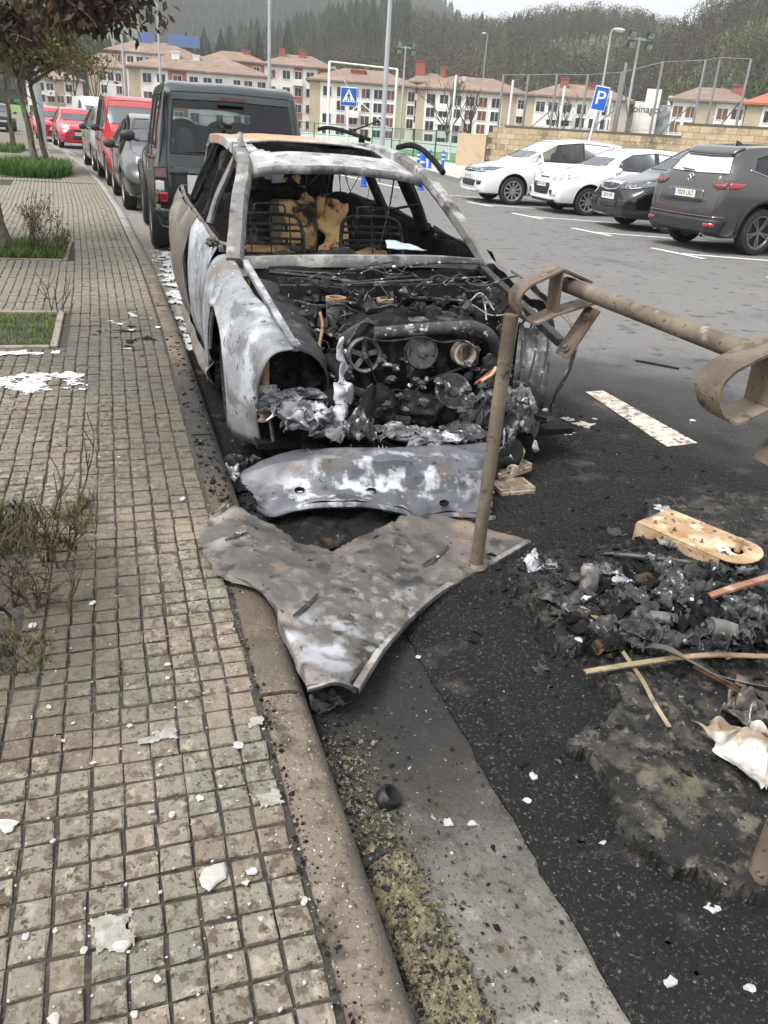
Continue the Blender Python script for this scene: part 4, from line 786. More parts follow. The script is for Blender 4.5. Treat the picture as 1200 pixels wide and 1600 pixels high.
def sdist(x, y):         # signed distance to the outline of the crust
    A = P2; B = np.roll(P2, -1, 0); d = B-A; t = np.clip(((x-A[:,0])*d[:,0]+(y-A[:,1])*d[:,1])/(d**2).sum(1), 0, 1)
    dist = np.hypot(x-(A[:,0]+t*d[:,0]), y-(A[:,1]+t*d[:,1])).min()
    c = ((A[:,1] > y) != (B[:,1] > y)) & (x < d[:,0]*(y-A[:,1])/np.where(d[:,1]==0,1e-9,d[:,1])+A[:,0]); return dist if c.sum() % 2 else -dist
def crust_h(x, y):
    e = sdist(x, y)+.024*nz(x*16,y*16,1)+.012*nz(x*45,y*45,4)
    if e <= -.012: return None
    k_ = min(1,max(0,(e+.012)/.009)); k_ = k_*k_*(3-2*k_)
    h = -.012+.070*k_+(.012*fbm(x,y,0,7,4)+.010*fbm(x,y,5,22,5)+.004*nz(x,y,2,70))*k_
    h += .022*k_*math.exp(-((x-1.75)**2/.25+(y-1.95)**2/.12))
    return h
cell = .0085; nxs = int((2.9-.95)/cell); nys = int((2.85-.75)/cell); H = {}
for i in range(nxs+1):
    for j in range(nys+1):
        x = .95+i*cell; y = .75+j*cell
        h = crust_h(x, y)
        if h is not None: H[i,j] = (x, y, h)
g = MB(); ix = {}
for k_, v in H.items(): ix[k_] = len(g.v); g.v.append(v)
from collections import defaultdict
ec = defaultdict(int)
for (i,j) in H:
    q = [(i,j),(i+1,j),(i+1,j+1),(i,j+1)]
    if all(k_ in H for k_ in q):
        g.f.append(tuple(ix[k_] for k_ in q))
        for a,b in zip(q, q[1:]+q[:1]): ec[a,b] += 1
for (a,b) in list(ec):
    if (b,a) not in ec:
        va, vb = g.v[ix[a]], g.v[ix[b]]; n0 = len(g.v); g.v += [(va[0],va[1],-.01),(vb[0],vb[1],-.01)]; g.f.append((ix[b],ix[a],n0,n0+1))
crust = tag(g.build('melted_crust', m_crust, None, smooth=True, sharp=50), 'thick black crust of melted plastic with ragged edges spread over the road', 'melted crust')
def ground_h(x, y):
    h = crust_h(x, y) if (.95 < x < 3.2 and .6 < y < 2.9) else None
    if h is not None: return max(h,.013)
    if x < kx(y)+.11: return SW_Z
    return .006 if x < kx(y)+.535 else .013
def gpd(px, py, dz=0):
    z = .013
    for _ in range(4): p = gp(px, py, z); z = ground_h(p.x, p.y)+dz
    return gp(px, py, z)
# charred crumbs over the ground: nobody could count them
m_crumb = mat('charred_crumbs', (.009,.009,.0095), [lay((.03,.03,.03), 20, .52, .64), lay((.20,.20,.20), 33, .64, .72)], spec=.2, rough=.85)
g = MB(); r_ = random.Random(21); OCT = ([Vector(p) for p in ((1,0,0),(-1,0,0),(0,1,0),(0,-1,0),(0,0,1),(0,0,-1))], [(0,2,4),(2,1,4),(1,3,4),(3,0,4),(2,0,5),(1,2,5),(3,1,5),(0,3,5)])
def crumb(g, x, y, z, s, r_):
    M = Matrix.Translation((x,y,z)) @ Matrix.Rotation(r_.uniform(0,6.3),4,'Z') @ Matrix.Rotation(r_.uniform(-1,1),4,'X')
    g.add([(v.x*s*r_.uniform(.6,1.4), v.y*s*r_.uniform(.5,1.2), v.z*s*r_.uniform(.3,.8)) for v in OCT[0]], OCT[1], M)
for k in range(7600):
    if k < 5000: x, y = r_.gauss(1.75,.35), r_.gauss(2.05,.26)
    elif k < 6300: x, y = r_.gauss(1.35,.5), r_.gauss(2.2,.8)
    else: x, y = r_.gauss(1.5,.7), r_.gauss(3.4,.5)
    if x < .45 or y < .6: continue
    s = min(.02, .0025*r_.paretovariate(1.7)); crumb(g, x, y, ground_h(x,y)+s*.2, s, r_)
for k in range(1500):
    x = r_.uniform(.28,.8); y = abs(r_.gauss(0,1.1))+2.9; s = min(.015, .003*r_.paretovariate(1.6)); crumb(g, x, y, ground_h(x,y)+s*.2, s, r_)
for k in range(700):
    y = r_.uniform(.7,2.4); x = r_.gauss(.45,.03) if k%2 else r_.gauss(.28,.012); s = min(.009,.002*r_.paretovariate(1.8)); crumb(g, x, y, ground_h(x,y)+s*.2, s, r_)
tag(g.build('charred_crumbs', m_crumb), 'black charred crumbs strewn over road and gutter', 'char', kind='stuff')
# crumpled burnt packaging in the heap
m_foil = mat('sooty_foil', (.045,.045,.047), [lay((.15,.152,.155), 12, .52, .66, d=8), lay((.012,.012,.0125), 14, .48, .62, d=8), lay((.40,.41,.42), 26, .64, .72), lay((.10,.09,.05), 9, .6, .7)], rough=.55, metal=.2, bump=.003, bs=60)
def crumple(name, px, py, s, m_, seed, label, cat, group=None, flatn=.5, n=22, elong=1.0):
    c = gpd(px, py, s*.3*flatn); r_ = random.Random(seed); a = r_.uniform(0,6.3); G = []
    for i in range(n):
        row = []
        for j in range(n):
            u, v = (i/(n-1)-.5)*2*elong, (j/(n-1)-.5)*2; p = Vector((u, v, 0))
            q = p*1.3+Vector((seed*3.1,seed*1.7,0)); d = Vector((mnoise.noise(q), mnoise.noise(q+Vector((7,0,3))), mnoise.noise(q+Vector((0,9,1)))*1.6*flatn))
            q2 = q*2.6; d += Vector((0,0,(abs(mnoise.noise(q2))-.25)*.9*flatn)); p = (p+d*.8)*s*.5
            row.append((c.x+p.x*math.cos(a)-p.y*math.sin(a), c.y+p.x*math.sin(a)+p.y*math.cos(a), max(c.z+p.z, ground_h(c.x,c.y)+.001)))
        G.append(row)
    g = MB(); g.grid(G); o = g.build(name, m_, None, smooth=True, sharp=28, thick=.0015, offset=0); return tag(o, label, cat, group)
spots = [(945,985),(1010,905),(990,930),(1055,915),(1090,925),(1130,930),(1165,930),(1040,945),(1075,960),(1010,960),(1100,955),(1150,955),(1185,965),(960,955),(1060,1000),(1110,1010),(1160,1015),(905,960),(880,935),(1180,1000),(1025,985),(970,930),(1190,905),(1030,880),(1090,985),(950,1010),(1000,1000)]
def place_of(px, py):
    L = (('beside the upright scorched can',920,905),('on the left lip of the crust',870,940),('against the front of the rusty plate',1060,890),('under the rust-red bar',1140,925),('at the right edge above the curved strip',1180,990),('just above the long curved strip',1070,1000),('at the centre of the debris heap',1015,940),('beside the thin slotted strip',950,985),('around the dented brown-grey can',1120,970))
    return min(L, key=lambda q: math.hypot(px-q[1], (py-q[2])*1.6))[0]
_r = random.Random(4); spots += [(_r.uniform(890,1195), _r.uniform(875,1015)) for _ in range(38)]
for k, (px, py) in enumerate(spots):
    crumple('burnt_scrap', px, py, rnd.uniform(.055,.12), (m_foil, m_char, m_greyash)[k%3], 60+k, ('shiny sooty foil scrap ','black charred scrap ','ash-grey crumpled scrap ')[k%3]+place_of(px,py), 'scrap', 'charred scraps in the debris heap', .8, 18)
crumple('foil_ball', 840, 880, .10, m_alu, 101, 'silvery crumpled foil at the corner of the black crust beside the post', 'foil')
crumple('foil_ball', 975, 905, .09, m_alu, 102, 'bright crumpled foil just right of the upright scorched can', 'foil')
crumple('foil_ball', 1045, 850, .045, m_alu, 103, 'small grey foil knot against the side of the rusty bolted plate', 'foil', flatn=1.2)
crumple('pale_scrap', 962, 832, .06, m_greyash, 104, 'curled grey scrap lying left of the rusty bolted plate', 'scrap')
crumple('pale_scrap', 1035, 796, .07, m_alu, 105, 'pale flat scrap tucked behind the rusty bolted plate', 'scrap', flatn=.3)
crumple('burnt_bag', 885, 955, .12, m_greyash, 106, 'flattened grey scrap with a pale centre on the crust edge', 'scrap', flatn=.3)
crumple('white_sheet', 1178, 1165, .20, mat('scorched_white_plastic', (.55,.55,.51), [lay((.66,.66,.63), 8, .45, .6), lay((.24,.18,.13), 6, .50, .62, d=8), lay((.05,.04,.04), 9, .56, .66, d=8)], rough=.5, bump=.002, bs=30), 107, 'scorched white plastic sheet at the right edge of the crust', 'plastic sheet', flatn=.6, n=44)
crumple('brown_scrap', 1165, 1108, .11, m_bonnet, 108, 'brown curled scrap just above the white plastic sheet', 'scrap', flatn=1.0, n=26)
crumple('gutter_foil', 512, 1098, .075, m_foil, 109, 'dark shiny foil in the gutter below the bonnet tip', 'foil', flatn=.6)
crumple('kerb_foil', 350, 738, .13, m_alu, 110, 'torn silvery foil on the kerb left of the blue-grey panel', 'foil', flatn=.7, n=28)
crumple('kerb_foil', 375, 722, .12, m_foil, 111, 'dull crumpled foil between the front wheel and the blue-grey panel', 'foil', flatn=.9, n=28)
# drinks cans
m_can = mat('burnt_can', (.15,.145,.135), [lay((.26,.25,.23), 10, .48, .62), lay((.05,.047,.044), 14, .48, .60, d=8), lay((.03,.03,.03), 30, .6, .68)], rough=.5, metal=.4, bump=.002, bs=60)
def drink_can(px, py, L, r, dirv, lift, m_, label, crush=.15, seed=0):
    c = gpd(px, py, lift); M = axisM(c, dirv); g = MB(); n = 28; prof = [(0,-L*.47),(r*.72,-L*.47),(r*.78,-L*.5),(r,-L*.42),(r,L*.36),(r*.82,L*.46),(r*.82,L*.5),(r*.72,L*.5),(r*.70,L*.46),(0,L*.455)]; pr = []
    for k in range(len(prof)-1):
        for t in ((0,) if k in (0,) else (0,.33,.66)): pr.append((prof[k][0]+(prof[k+1][0]-prof[k][0])*t, prof[k][1]+(prof[k+1][1]-prof[k][1])*t))
    pr.append(prof[-1]); g.lathe(pr, n)
    vs = []
    for v in g.v:
        p = Vector(v); q = p*22+Vector((seed,seed,0)); d = crush*r*(mnoise.noise(q)+.5*mnoise.noise(q*2)); rr = math.hypot(p.x,p.y)
        if rr > 1e-5: p.x += p.x/rr*d; p.y += p.y/rr*d
        vs.append(M @ p)
    g.v = [tuple(v) for v in vs]; o = g.build('drink_can', m_, None, smooth=True, sharp=30); tag(o, label, 'can')
    g = MB(); g.lathe([(0,.004),(r*.28,.003),(r*.3,0)], 12, M @ Matrix.Translation((r*.15,0,L*.46))); g2 = g.build('ring_pull', m_, o); return o
drink_can(920,905,.105,.031,(.15,.3,.9),.04,m_can,'upright scorched drink can standing at the left of the debris heap',.2,1)
drink_can(1005,955,.12,.022,(1,.25,.1),.02,m_foil,'thin charred can lying on its side below the foil in the heap',.2,2)
drink_can(1035,968,.09,.024,(1,-.6,.1),.02,m_can,'short greenish can end poking out of the charred heap',.3,3)
drink_can(1128,985,.10,.033,(-1,.25,.35),.03,m_can,'dented brown-grey can lying above the curved steel strip',.3,4)
drink_can(1045,905,.10,.030,(.7,.3,.2),.025,m_foil,'black crushed can between foil and rusty plate',.35,5)
drink_can(1160,855,.11,.03,(1,.4,.05),.025,m_foil,'dark can behind the round end of the rusty plate',.3,6)
# metal strips
def up(px, py, dz): return gpd(px, py, dz)
def ribbon(name, pts, wd, t, m_, label, cat='metal strip', twist=None, parent=None, n=26):
    P = [Vector(p) for p in resample([tuple(q) for q in pts], n)]; rows = []
    for i, p in enumerate(P):
        d = (P[min(i+1,n-1)]-P[max(i-1,0)]).normalized(); sx = d.cross(Vector((0,0,1))).normalized(); up = sx.cross(d)
        a = twist[0]+(twist[1]-twist[0])*i/(n-1) if twist else 0
        s = sx*math.cos(a)+up*math.sin(a); u = up*math.cos(a)-sx*math.sin(a)
        rows.append([p-s*wd/2-u*t/2, p+s*wd/2-u*t/2, p+s*wd/2+u*t/2, p-s*wd/2+u*t/2, p-s*wd/2-u*t/2])
    g = MB(); g.grid(rows); g.f += [(3,2,1,0), tuple((n-1)*5+k for k in range(4))]; o = g.build(name, m_, parent, smooth=True, sharp=35)
    return tag(o, label, cat) if label else o
m_strip = mat('heat_tinted_strip', (.26,.20,.12), [lay((.36,.30,.20), 8, .50, .64, d=8), lay((.13,.09,.055), 11, .50, .62, d=8), lay((.05,.045,.04), 40, .62, .68)], rough=.6, metal=.3, bump=.001, bs=80)
m_redstrip = mat('rust_red_strip', (.25,.125,.07), [lay((.38,.27,.2), 10, .52, .64, d=8), lay((.18,.08,.045), 13, .54, .64)], rough=.75, bump=.001, bs=80)
ribbon('steel_strip', [gp(914,1050,.085),gp(1000,1036,.10),gp(1100,1024,.12),gp(1215,1026,.13)], .020, .005, m_strip, 'long curved tan steel strip lying across the others at the right')
ribbon('slotted_strip', [up(938,968,.022),up(970,1014,.022),up(1003,1062,.018),up(1022,1098,.012),up(1046,1136,.012)], .013, .003, m_strip, 'thin slotted steel strip passing under the long curved strip')
ribbon('slotted_strip_end', [up(908,948,.02),up(922,958,.022),up(933,966,.02)], .018, .003, m_strip, 'short loose end piece just above the thin slotted strip')
ribbon('rust_red_strip', [gp(1082,942,.10),gp(1130,924,.12),gp(1205,901,.14)], .026, .010, m_redstrip, 'straight rust-red steel bar lying on top of the charred cans')
ribbon('flat_strip', [up(914,863,.02),up(970,866,.03),up(1030,872,.03),up(1078,878,.02)], .022, .003, m_bonnet, 'grey flat strip between the standing can and the rusty plate')
ribbon('wide_ribbon', [up(1000,1008,.03),up(1040,1012,.05),up(1080,1032,.045),up(1120,1055,.04),up(1160,1068,.05),up(1215,1080,.06)], .050, .002, m_bonnet, 'broad twisted sheet ribbon under the long curved strip', twist=(.1,.9))
ribbon('curled_sheet', [gp(1150,1060,.12),gp(1172,1072,.11),gp(1190,1092,.07),gp(1200,1112,.05)], .075, .002, m_bonnet, 'purplish curled sheet hanging from the end of the twisted ribbon', twist=(.2,.0))
ribbon('dark_rail', [up(1085,1040,.02),up(1130,1064,.02),up(1165,1086,.02)], .018, .006, m_rust, 'dark olive rail beneath the twisted ribbon')
# rusty plate with bolts
m_rplate = mat('rust_orange_plate', (.34,.23,.13), [lay((.52,.39,.25), 7, .46, .6), lay((.30,.175,.085), 10, .52, .64, d=8), lay((.60,.55,.48), 9, .56, .68, d=9), lay((.10,.07,.045), 7, .56, .68, d=9), lay((.06,.045,.03), 40, .60, .68)], rough=.85, bump=.0015, bs=90)
pt = .115; A, B, Cc, D = gp(994,812,pt), gp(1046,796,pt), gp(1176,845,pt), gp(1130,876,pt)
ex = ((Cc+D)/2-(A+B)/2).normalized(); ey = Vector((-ex.y, ex.x, 0)); Lp = ((Cc+D)/2-(A+B)/2).length; wp = .5*((B-A).dot(ey)+(Cc-D).dot(ey)); wp = abs(wp)
plate = thing('rusty_plate', 'orange-rusted steel channel plate with bolts and a rounded end', 'steel plate', ((A+B)/2*1.0), math.atan2(ex.y, ex.x)); plate.location.z = .013
h_ = pt-.013
g = MB(); outl = [(0,-wp/2),(Lp,-wp/2)]+[(Lp+.085*math.cos(a), wp/2*math.sin(a)) for a in np.linspace(-PI/2+.15,PI/2-.15,9)]+[(Lp,wp/2),(0,wp/2)]; g.prism(outl, h_-.008, h_); tp = g.build('top_plate', m_rplate, plate, bevel=.003)
g = MB(); g.box((Lp*.48,-wp/2+.004,h_/2-.006),(Lp*.98,.008,h_-.006)); g.box((Lp*.48,wp/2-.004,h_/2-.006),(Lp*.98,.008,h_-.006)); g.box((.004,0,h_/2-.006),(.008,wp-.018,h_-.006)); g.build('side_flange', m_rplate, plate, bevel=.002)
g = MB(); g.lathe([(0,.055),(.013,.055),(.0135,.045),(.012,.044),(.012,.0),(.024,.0),(.024,-.004)], 20, Matrix.Translation((Lp*1.0,-.01,h_))); g.build('large_bolt', m_rplate, plate, smooth=True, sharp=30)
for (u, v) in ((.12,.3),(.14,-.28),(.38,.30),(.36,-.25),(.62,.33),(.68,-.25),(.80,.33),(1.06,.2)):
    g = MB(); g.lathe([(0,.014 if v < 0 else .006),(.004,.013 if v < 0 else .005),(.0045,.002),(.009,.001),(.010,-.002)], 10, Matrix.Translation((Lp*u,wp*v,h_))); g.build('bolt', m_guardd, plate, smooth=True, sharp=30)
# finned radiator core, paper-like flakes by the far wheel, black trim on the open road
rad = wthing('radiator_core', 'brown finned radiator core at the front of the far burnt wheel', 'radiator', tuple(gp(805,755,.013)))
for (c0, cc, w_, n_) in ((gp(782,745,.06),gp(830,728,.08),.10,9),(gp(784,770,.03),gp(835,765,.03),.12,11)):
    d = (cc-c0); s = Vector((-d.y,d.x,0)).normalized()*w_; g = MB(); g.beam(c0-Vector((0,0,.012)),cc-Vector((0,0,.012)),.012,.022); g.beam(c0+s,cc+s,.012,.022); g.beam(c0,c0+s,.012,.022); g.beam(cc,cc+s,.012,.022); g.build('core_frame', m_grille, rad)
    for k in range(1,n_): g = MB(); a = c0+s*k/n_; g.beam(a, a+d, .003, .016); g.build('fin', m_grille, rad)
g = MB(); c0 = gp(812,715,.05); g.tube([gp(800,735,.08),gp(812,705,.10)], .028, 14); g.build('hose_stub', m_grille, rad, smooth=True)
for k, (px, py, s, lb) in enumerate(((886,655,.06,'thin cream paint sheet nearest the far burnt wheel'),(912,663,.085,'largest cream paint sheet on the asphalt right of the far burnt wheel'),(886,675,.08,'folded cream paint sheet below the others near the far wheel'),(870,668,.045,'narrow grey paint sheet touching the far burnt wheel'))):
    crumple('paint_sheet', px, py, s, mat('cream_paint_sheet', (.52,.48,.42), [lay((.3,.27,.23), 12, .5, .64), lay((.65,.63,.6), 16, .58, .68)], rough=.7) if k == 0 else bpy.data.materials['cream_paint_sheet'], 120+k, lb, 'paint sheet', flatn=.25, n=14)
g = MB(); a, b = gp(993,563,.022), gp(1061,576,.022); s = Vector((.008,.014,0)); g.beam(a,b,.010,.012); g.beam(a+s-(a-b)*.12,b+s*.9,.010,.008); tag(g.build('black_trim', m_rubber), 'thin black trim strip lying on the open asphalt', 'trim strip')
g = MB(); c = gpd(607,1246,.012); g.lathe([(.0,-.02),(.026,-.02),(.030,-.012),(.030,.012),(.026,.018),(.021,.016),(.019,.0),(0,-.004)], 26, axisM(c,(.5,-.2,.8))); tag(g.build('charred_cap', m_rubber, None, smooth=True, sharp=30), 'black charred cap lying in the gutter on the yellow residue', 'bottle cap')
# ================================================================== parked vehicles
def paint(name, c, metal=.0, rough=.28, coat=1.0, dirtc=None):
    return mat(name, c, [lay(dirtc or tuple(q*.75+.004 for q in c), 2.2, .5, .75, d=6, a=.5)], rough=rough, metal=metal, coat=coat, coords='obj')
m_blk = mat('black_plastic', (.022,.022,.023), [lay((.04,.04,.04), 9, .5, .7)], rough=.55, coords='obj')
m_int = mat('car_interior', (.03,.03,.032), rough=.8, coords='obj')
m_chrome = mat('chrome', (.75,.75,.76), rough=.12, metal=1, coords='obj')
m_alloy = mat('alloy', (.48,.48,.49), [lay((.3,.3,.3), 14, .55, .7)], rough=.35, metal=.7, coords='obj')
m_dalloy = mat('dark_alloy', (.18,.18,.185), rough=.35, metal=.7, coords='obj')
m_tyre = mat('tyre', (.022,.022,.022), [lay((.045,.043,.04), 12, .5, .7)], rough=.85, coords='obj')
m_red = mat('red_lens', (.30,.012,.014), rough=.15, coat=1, coords='obj'); m_dred = mat('smoked_red_lens', (.09,.012,.014), rough=.15, coat=1, coords='obj')
m_clear = mat('clear_lens', (.42,.44,.46), [lay((.08,.085,.09), 14, .48, .6), lay((.85,.87,.9), 20, .6, .68)], rough=.08, coat=1, coords='obj')
m_dlens = mat('dark_lens', (.05,.055,.065), [lay((.35,.37,.4), 12, .56, .66)], rough=.08, coat=1, coords='obj')
m_amber = mat('amber_lens', (.45,.14,.02), rough=.2, coat=1, coords='obj')
m_plate = mat('plate_white', (.70,.70,.68), rough=.4, coords='obj'); m_ink = mat('plate_ink', (.02,.02,.02), rough=.5, coords='obj'); m_eu = mat('plate_blue', (.03,.08,.35), rough=.4, coords='obj')
def glassmat(name, tint, refl):
    m = bpy.data.materials.new(name); m.use_nodes = True; nt = m.node_tree; N = nt.nodes; L = nt.links; N.clear()
    o = N.new('ShaderNodeOutputMaterial'); mx_ = N.new('ShaderNodeMixShader'); t = N.new('ShaderNodeBsdfTransparent'); g = N.new('ShaderNodeBsdfGlossy'); f = N.new('ShaderNodeFresnel')
    t.inputs[0].default_value = (*tint, 1); g.inputs['Roughness'].default_value = .02; g.inputs[0].default_value = (.95,.97,1,1); f.inputs[0].default_value = refl
    L.new(f.outputs[0], mx_.inputs[0]); L.new(t.outputs[0], mx_.inputs[1]); L.new(g.outputs[0], mx_.inputs[2]); L.new(mx_.outputs[0], o.inputs[0]); return m
m_glass = glassmat('car_glass', (.70,.78,.78), 1.5); m_tint = glassmat('tinted_glass', (.12,.13,.14), 1.6); m_clearg = glassmat('clear_glass', (.60,.66,.66), 2.6)
def text_mesh(s, size, depth=.001):
    cu = bpy.data.curves.new('t', 'FONT'); cu.body = s; cu.size = size; cu.extrude = depth; cu.align_x = 'CENTER'; cu.align_y = 'CENTER'
    o = bpy.data.objects.new('t', cu); COL.objects.link(o); dg = bpy.context.evaluated_depsgraph_get(); me = bpy.data.meshes.new_from_object(o.evaluated_get(dg)); bpy.data.objects.remove(o); bpy.data.curves.remove(cu); return me
def flat_text(name, s, size, M, m_, parent, depth=.001, bold=1.0):
    me = text_mesh(s, size, depth); me.transform(Matrix.Scale(bold, 4, (1,0,0))); me.transform(M); me.materials.clear(); return link_mesh(name, me, m_, parent)
_WH = {}
def wheel_meshes(r, wd, style):
    k = (r, wd, style)
    if k in _WH: return _WH[k]
    rr = r*.70 if style != 'steel' else r*.62
    t = MB(); t.lathe([(rr*.98,-wd*.40),(rr*1.06,-wd*.48),(r*.90,-wd*.5),(r*.97,-wd*.44),(r,-wd*.30),(r,wd*.30),(r*.97,wd*.44),(r*.90,wd*.5),(rr*1.06,wd*.48),(rr*.98,wd*.40)], 40)
    m = MB(); m.lathe([(rr*.80,-wd*.35),(rr,-wd*.40),(rr*.96,wd*.30),(rr,wd*.40),(rr*1.02,wd*.44),(rr*.94,wd*.43),(rr*.90,wd*.36),(rr*.88,-wd*.30)], 40); m.lathe([(0,wd*.36),(rr*.16,wd*.36),(rr*.2,wd*.28),(rr*.2,0)], 20); pass
    ns = {'multi':10, 'five':5, 'star':9, 'steel':7, 'twin':10}[style]
    for q in range(ns):
        a = 2*PI*q/ns
        if style in ('twin',):
            a = 2*PI*(q//2)/5+(.13 if q%2 else -.13)
        wv = rr*{'multi':.13,'five':.26,'star':.15,'steel':.2,'twin':.10}[style]
        p = Vector((math.cos(a),math.sin(a),0)); m.beam(p*rr*.12+Vector((0,0,wd*.31)), p*rr*.93+Vector((0,0,wd*.37)), wv, .022, up=(0,0,1))
    out = []
    bk = MB(); bk.lathe([(0,wd*.12),(rr*.9,wd*.10)], 30)
    for g, nm, mt in ((t,'tyre',m_tyre),(bk,'brake_plate',m_blk),(m,'rim',m_alloy if style != 'twin' else m_dalloy)):
        me = bpy.data.meshes.new(nm); me.from_pydata(g.v, [], g.f); me.materials.append(mt); me.polygons.foreach_set('use_smooth', [True]*len(me.polygons)); me.set_sharp_from_angle(angle=R(32)); out.append(me)
    _WH[k] = out; return out
class Vehicle:
    def __init__(s, name, label, sp, loc, heading, group=None):
        s.sp = sp; s.L = sp['L']
        s.t = thing(name, label, sp.get('cat','car'), loc, heading, group)        # heading: rotation of local +Y (nose)
        L = s.L; ss = np.unique(np.concatenate([np.linspace(0,.3,10), np.linspace(.3,L-.3,int((L-.6)/.06)), np.linspace(L-.3,L,10)]))
        def tab(k, sm=3):
            T = np.array(sp[k]); v = np.interp(ss, T[:,0], T[:,1])
            for _ in range(sm): u = v.copy(); u[1:-1] = .25*v[:-2]+.5*v[1:-1]+.25*v[2:]; v = u
            return v
        top, belt, hw, ht, bot = tab('top', sp.get('sm',3)), tab('belt'), tab('hw'), tab('ht'), tab('bot')
        rings = []; cabin = []
        for i, q in enumerate(ss):
            tz, bz = top[i], min(belt[i], top[i]-.05); w_, wt, zb = hw[i], min(ht[i], hw[i]*.97), bot[i]; y = L/2-q; ed = min(sp.get('edge',.05), (tz-bz)*.6)
            half = [(0,zb),(w_*.78,zb),(w_*.93,zb+.03),(w_*.975,zb+(bz-zb)*.22),(w_*.99,zb+(bz-zb)*.45),(w_,zb+(bz-zb)*.68),(w_*.99,bz-(bz-zb)*.10),(w_*.955,bz)]
            a = Vector((w_*.955,bz)); b = Vector((wt,tz-ed))
            for t in (.25,.5,.75): p = a.lerp(b,t); half.append((p.x+.012*math.sin(PI*t), p.y))
            half += [(wt,tz-ed),(wt*.975,tz-ed*.45),(wt*.90,tz-ed*.14),(wt*.55,tz-.004 if ed < .06 else tz-.012),(0,tz)]
            rings.append([(x,y,z) for x,z in half]+[(-x,y,z) for x,z in half[-2:0:-1]])
        g = MB(); n = len(rings[0])
        g.grid([r+[r[0]] for r in rings], flip=True)
        # weld the seam
        me = bpy.data.meshes.new('b'); vs = [p for r in rings for p in r]; fs = []
        for i in range(len(rings)-1):
            for j in range(n): fs.append((i*n+j, (i+1)*n+j, (i+1)*n+(j+1)%n, i*n+(j+1)%n))
        fs.append(tuple(range(n))); fs.append(tuple((len(rings)-1)*n+j for j in range(n))[::-1])
        me.from_pydata(vs, [], fs); bm = bmesh.new(); bm.from_mesh(me); bmesh.ops.recalc_face_normals(bm, faces=bm.faces); s.bvh = BVHTree.FromBMesh(bm); bm.to_mesh(me); bm.free()
        s.me = me; s.ss, s.top, s.belt, s.hw, s.ht = ss, top, belt, hw, ht
        s.paint = sp['paint']; s.cut = MB(); s.cutdark = []; s.windows = []
    def cast(s, side, a, b, off):
        o, d = {'L': (Vector((-3,s.L/2-a,b)), Vector((1,0,0))), 'R': (Vector((3,s.L/2-a,b)), Vector((-1,0,0))), 'F': (Vector((a,s.L/2+2,b)), Vector((0,-1,0))), 'B': (Vector((a,-s.L/2-2,b)), Vector((0,1,0))), 'T': (Vector((a,s.L/2-b,5)), Vector((0,0,-1)))}[side]
        h, n, _, _ = s.bvh.ray_cast(o, d)
        if h is None:
            h, n, _, _ = s.bvh.find_nearest(o+d*(2.2 if side in 'LR' else 2.0))
        if n.dot(d) > 0: n = -n
        return h+n*off
    def patch(s, name, side, top, bot, m_, off=.004, n=14, m=6, parent=None, thick=.006, curve=False):
        A = resample(top, n, curve); B = resample(bot, n, curve); G = []
        for i in range(m):
            t = i/(m-1); G.append([s.cast(side, *(A[j]*(1-t)+B[j]*t), off) for j in range(n)])
        g = MB(); g.grid(G); o = g.build(name, m_, parent or s.t, smooth=True, sharp=40)
        if thick: md = o.modifiers.new('thick','SOLIDIFY'); md.thickness = thick; md.offset = 0
        return o
    def both(s, *a, **k): return [s.patch(a[0], sd_, *a[1:], **k) for sd_ in 'LR']
    def line(s, name, side, pts, m_, r=.006, n=24, off=.001, parent=None, curve=False):
        P = [s.cast(side, *q, off) for q in resample(pts, n, curve)]; g = MB(); g.tube(P, r, 5); return g.build(name, m_, parent or s.t, smooth=True)
    def window(s, side, top, bot, m_, trim=True, name=None):
        nm = name or {'F':'windscreen','B':'rear_window','L':'side_window','R':'side_window'}[side]
        s.windows.append((nm, side, top, bot, m_, trim))
        outl = list(top)+list(bot)[::-1]
        if side in 'LR':
            x0, x1 = (-1.4,-s.sp['W']/2+.36) if side == 'L' else (s.sp['W']/2-.36, 1.4)
            vs = [(x0, s.L/2-a, b) for a,b in outl]+[(x1, s.L/2-a, b) for a,b in outl]
        else:
            ys = (s.L/2-s.sp['cab'][0]-.35, s.L/2+.5) if side == 'F' else (-s.L/2-.5, s.L/2-s.sp['cab'][1]+.3)
            vs = [(a, ys[0], b) for a,b in outl]+[(a, ys[1], b) for a,b in outl]
        n = len(outl); s.cutdark.append((vs, [tuple(range(n)), tuple(range(n,2*n))[::-1]]+[(i,n+i,n+(i+1)%n,(i+1)%n) for i in range(n)]))
    def finish(s):
        sp = s.sp; L = s.L
        # wheel arches
        for q in sp['axles']:
            for sx in (-1,1):
                g = MB(); x0 = sx*(sp['W']/2-.30); g.lathe([(0,0),(sp['ar'],0),(sp['ar'],.6),(0,.6)], 36, Matrix.Translation((x0,L/2-q,sp['r']+.02)) @ Matrix.Rotation(PI/2*sx,4,'Y')); s.cutdark.append((g.v, g.f))
        # cabin
        c0, c1 = sp['cab']; rr = []
        for q in np.linspace(c0, c1, 16):
            i = int(np.argmin(abs(s.ss-q))); y = L/2-q; tz = s.top[i]-.06; bz = min(s.belt[i], tz-.02); w_ = s.hw[i]-.10; wt = min(s.ht[i]-.05, w_); zf = sp.get('floor', .45)
            h = [(w_*.9,zf),(w_,bz-.1),(w_*.97,bz),(wt,tz-.05),(wt*.9,tz)]; rr.append([(x,y,z) for x,z in h]+[(-x,y,z) for x,z in h[::-1]])
        n = 10; vs = [p for r_ in rr for p in r_]; fs = [(i*n+j,(i+1)*n+j,(i+1)*n+(j+1)%n,i*n+(j+1)%n) for i in range(15) for j in range(n)]+[tuple(range(n)), tuple(15*n+j for j in range(n))[::-1]]
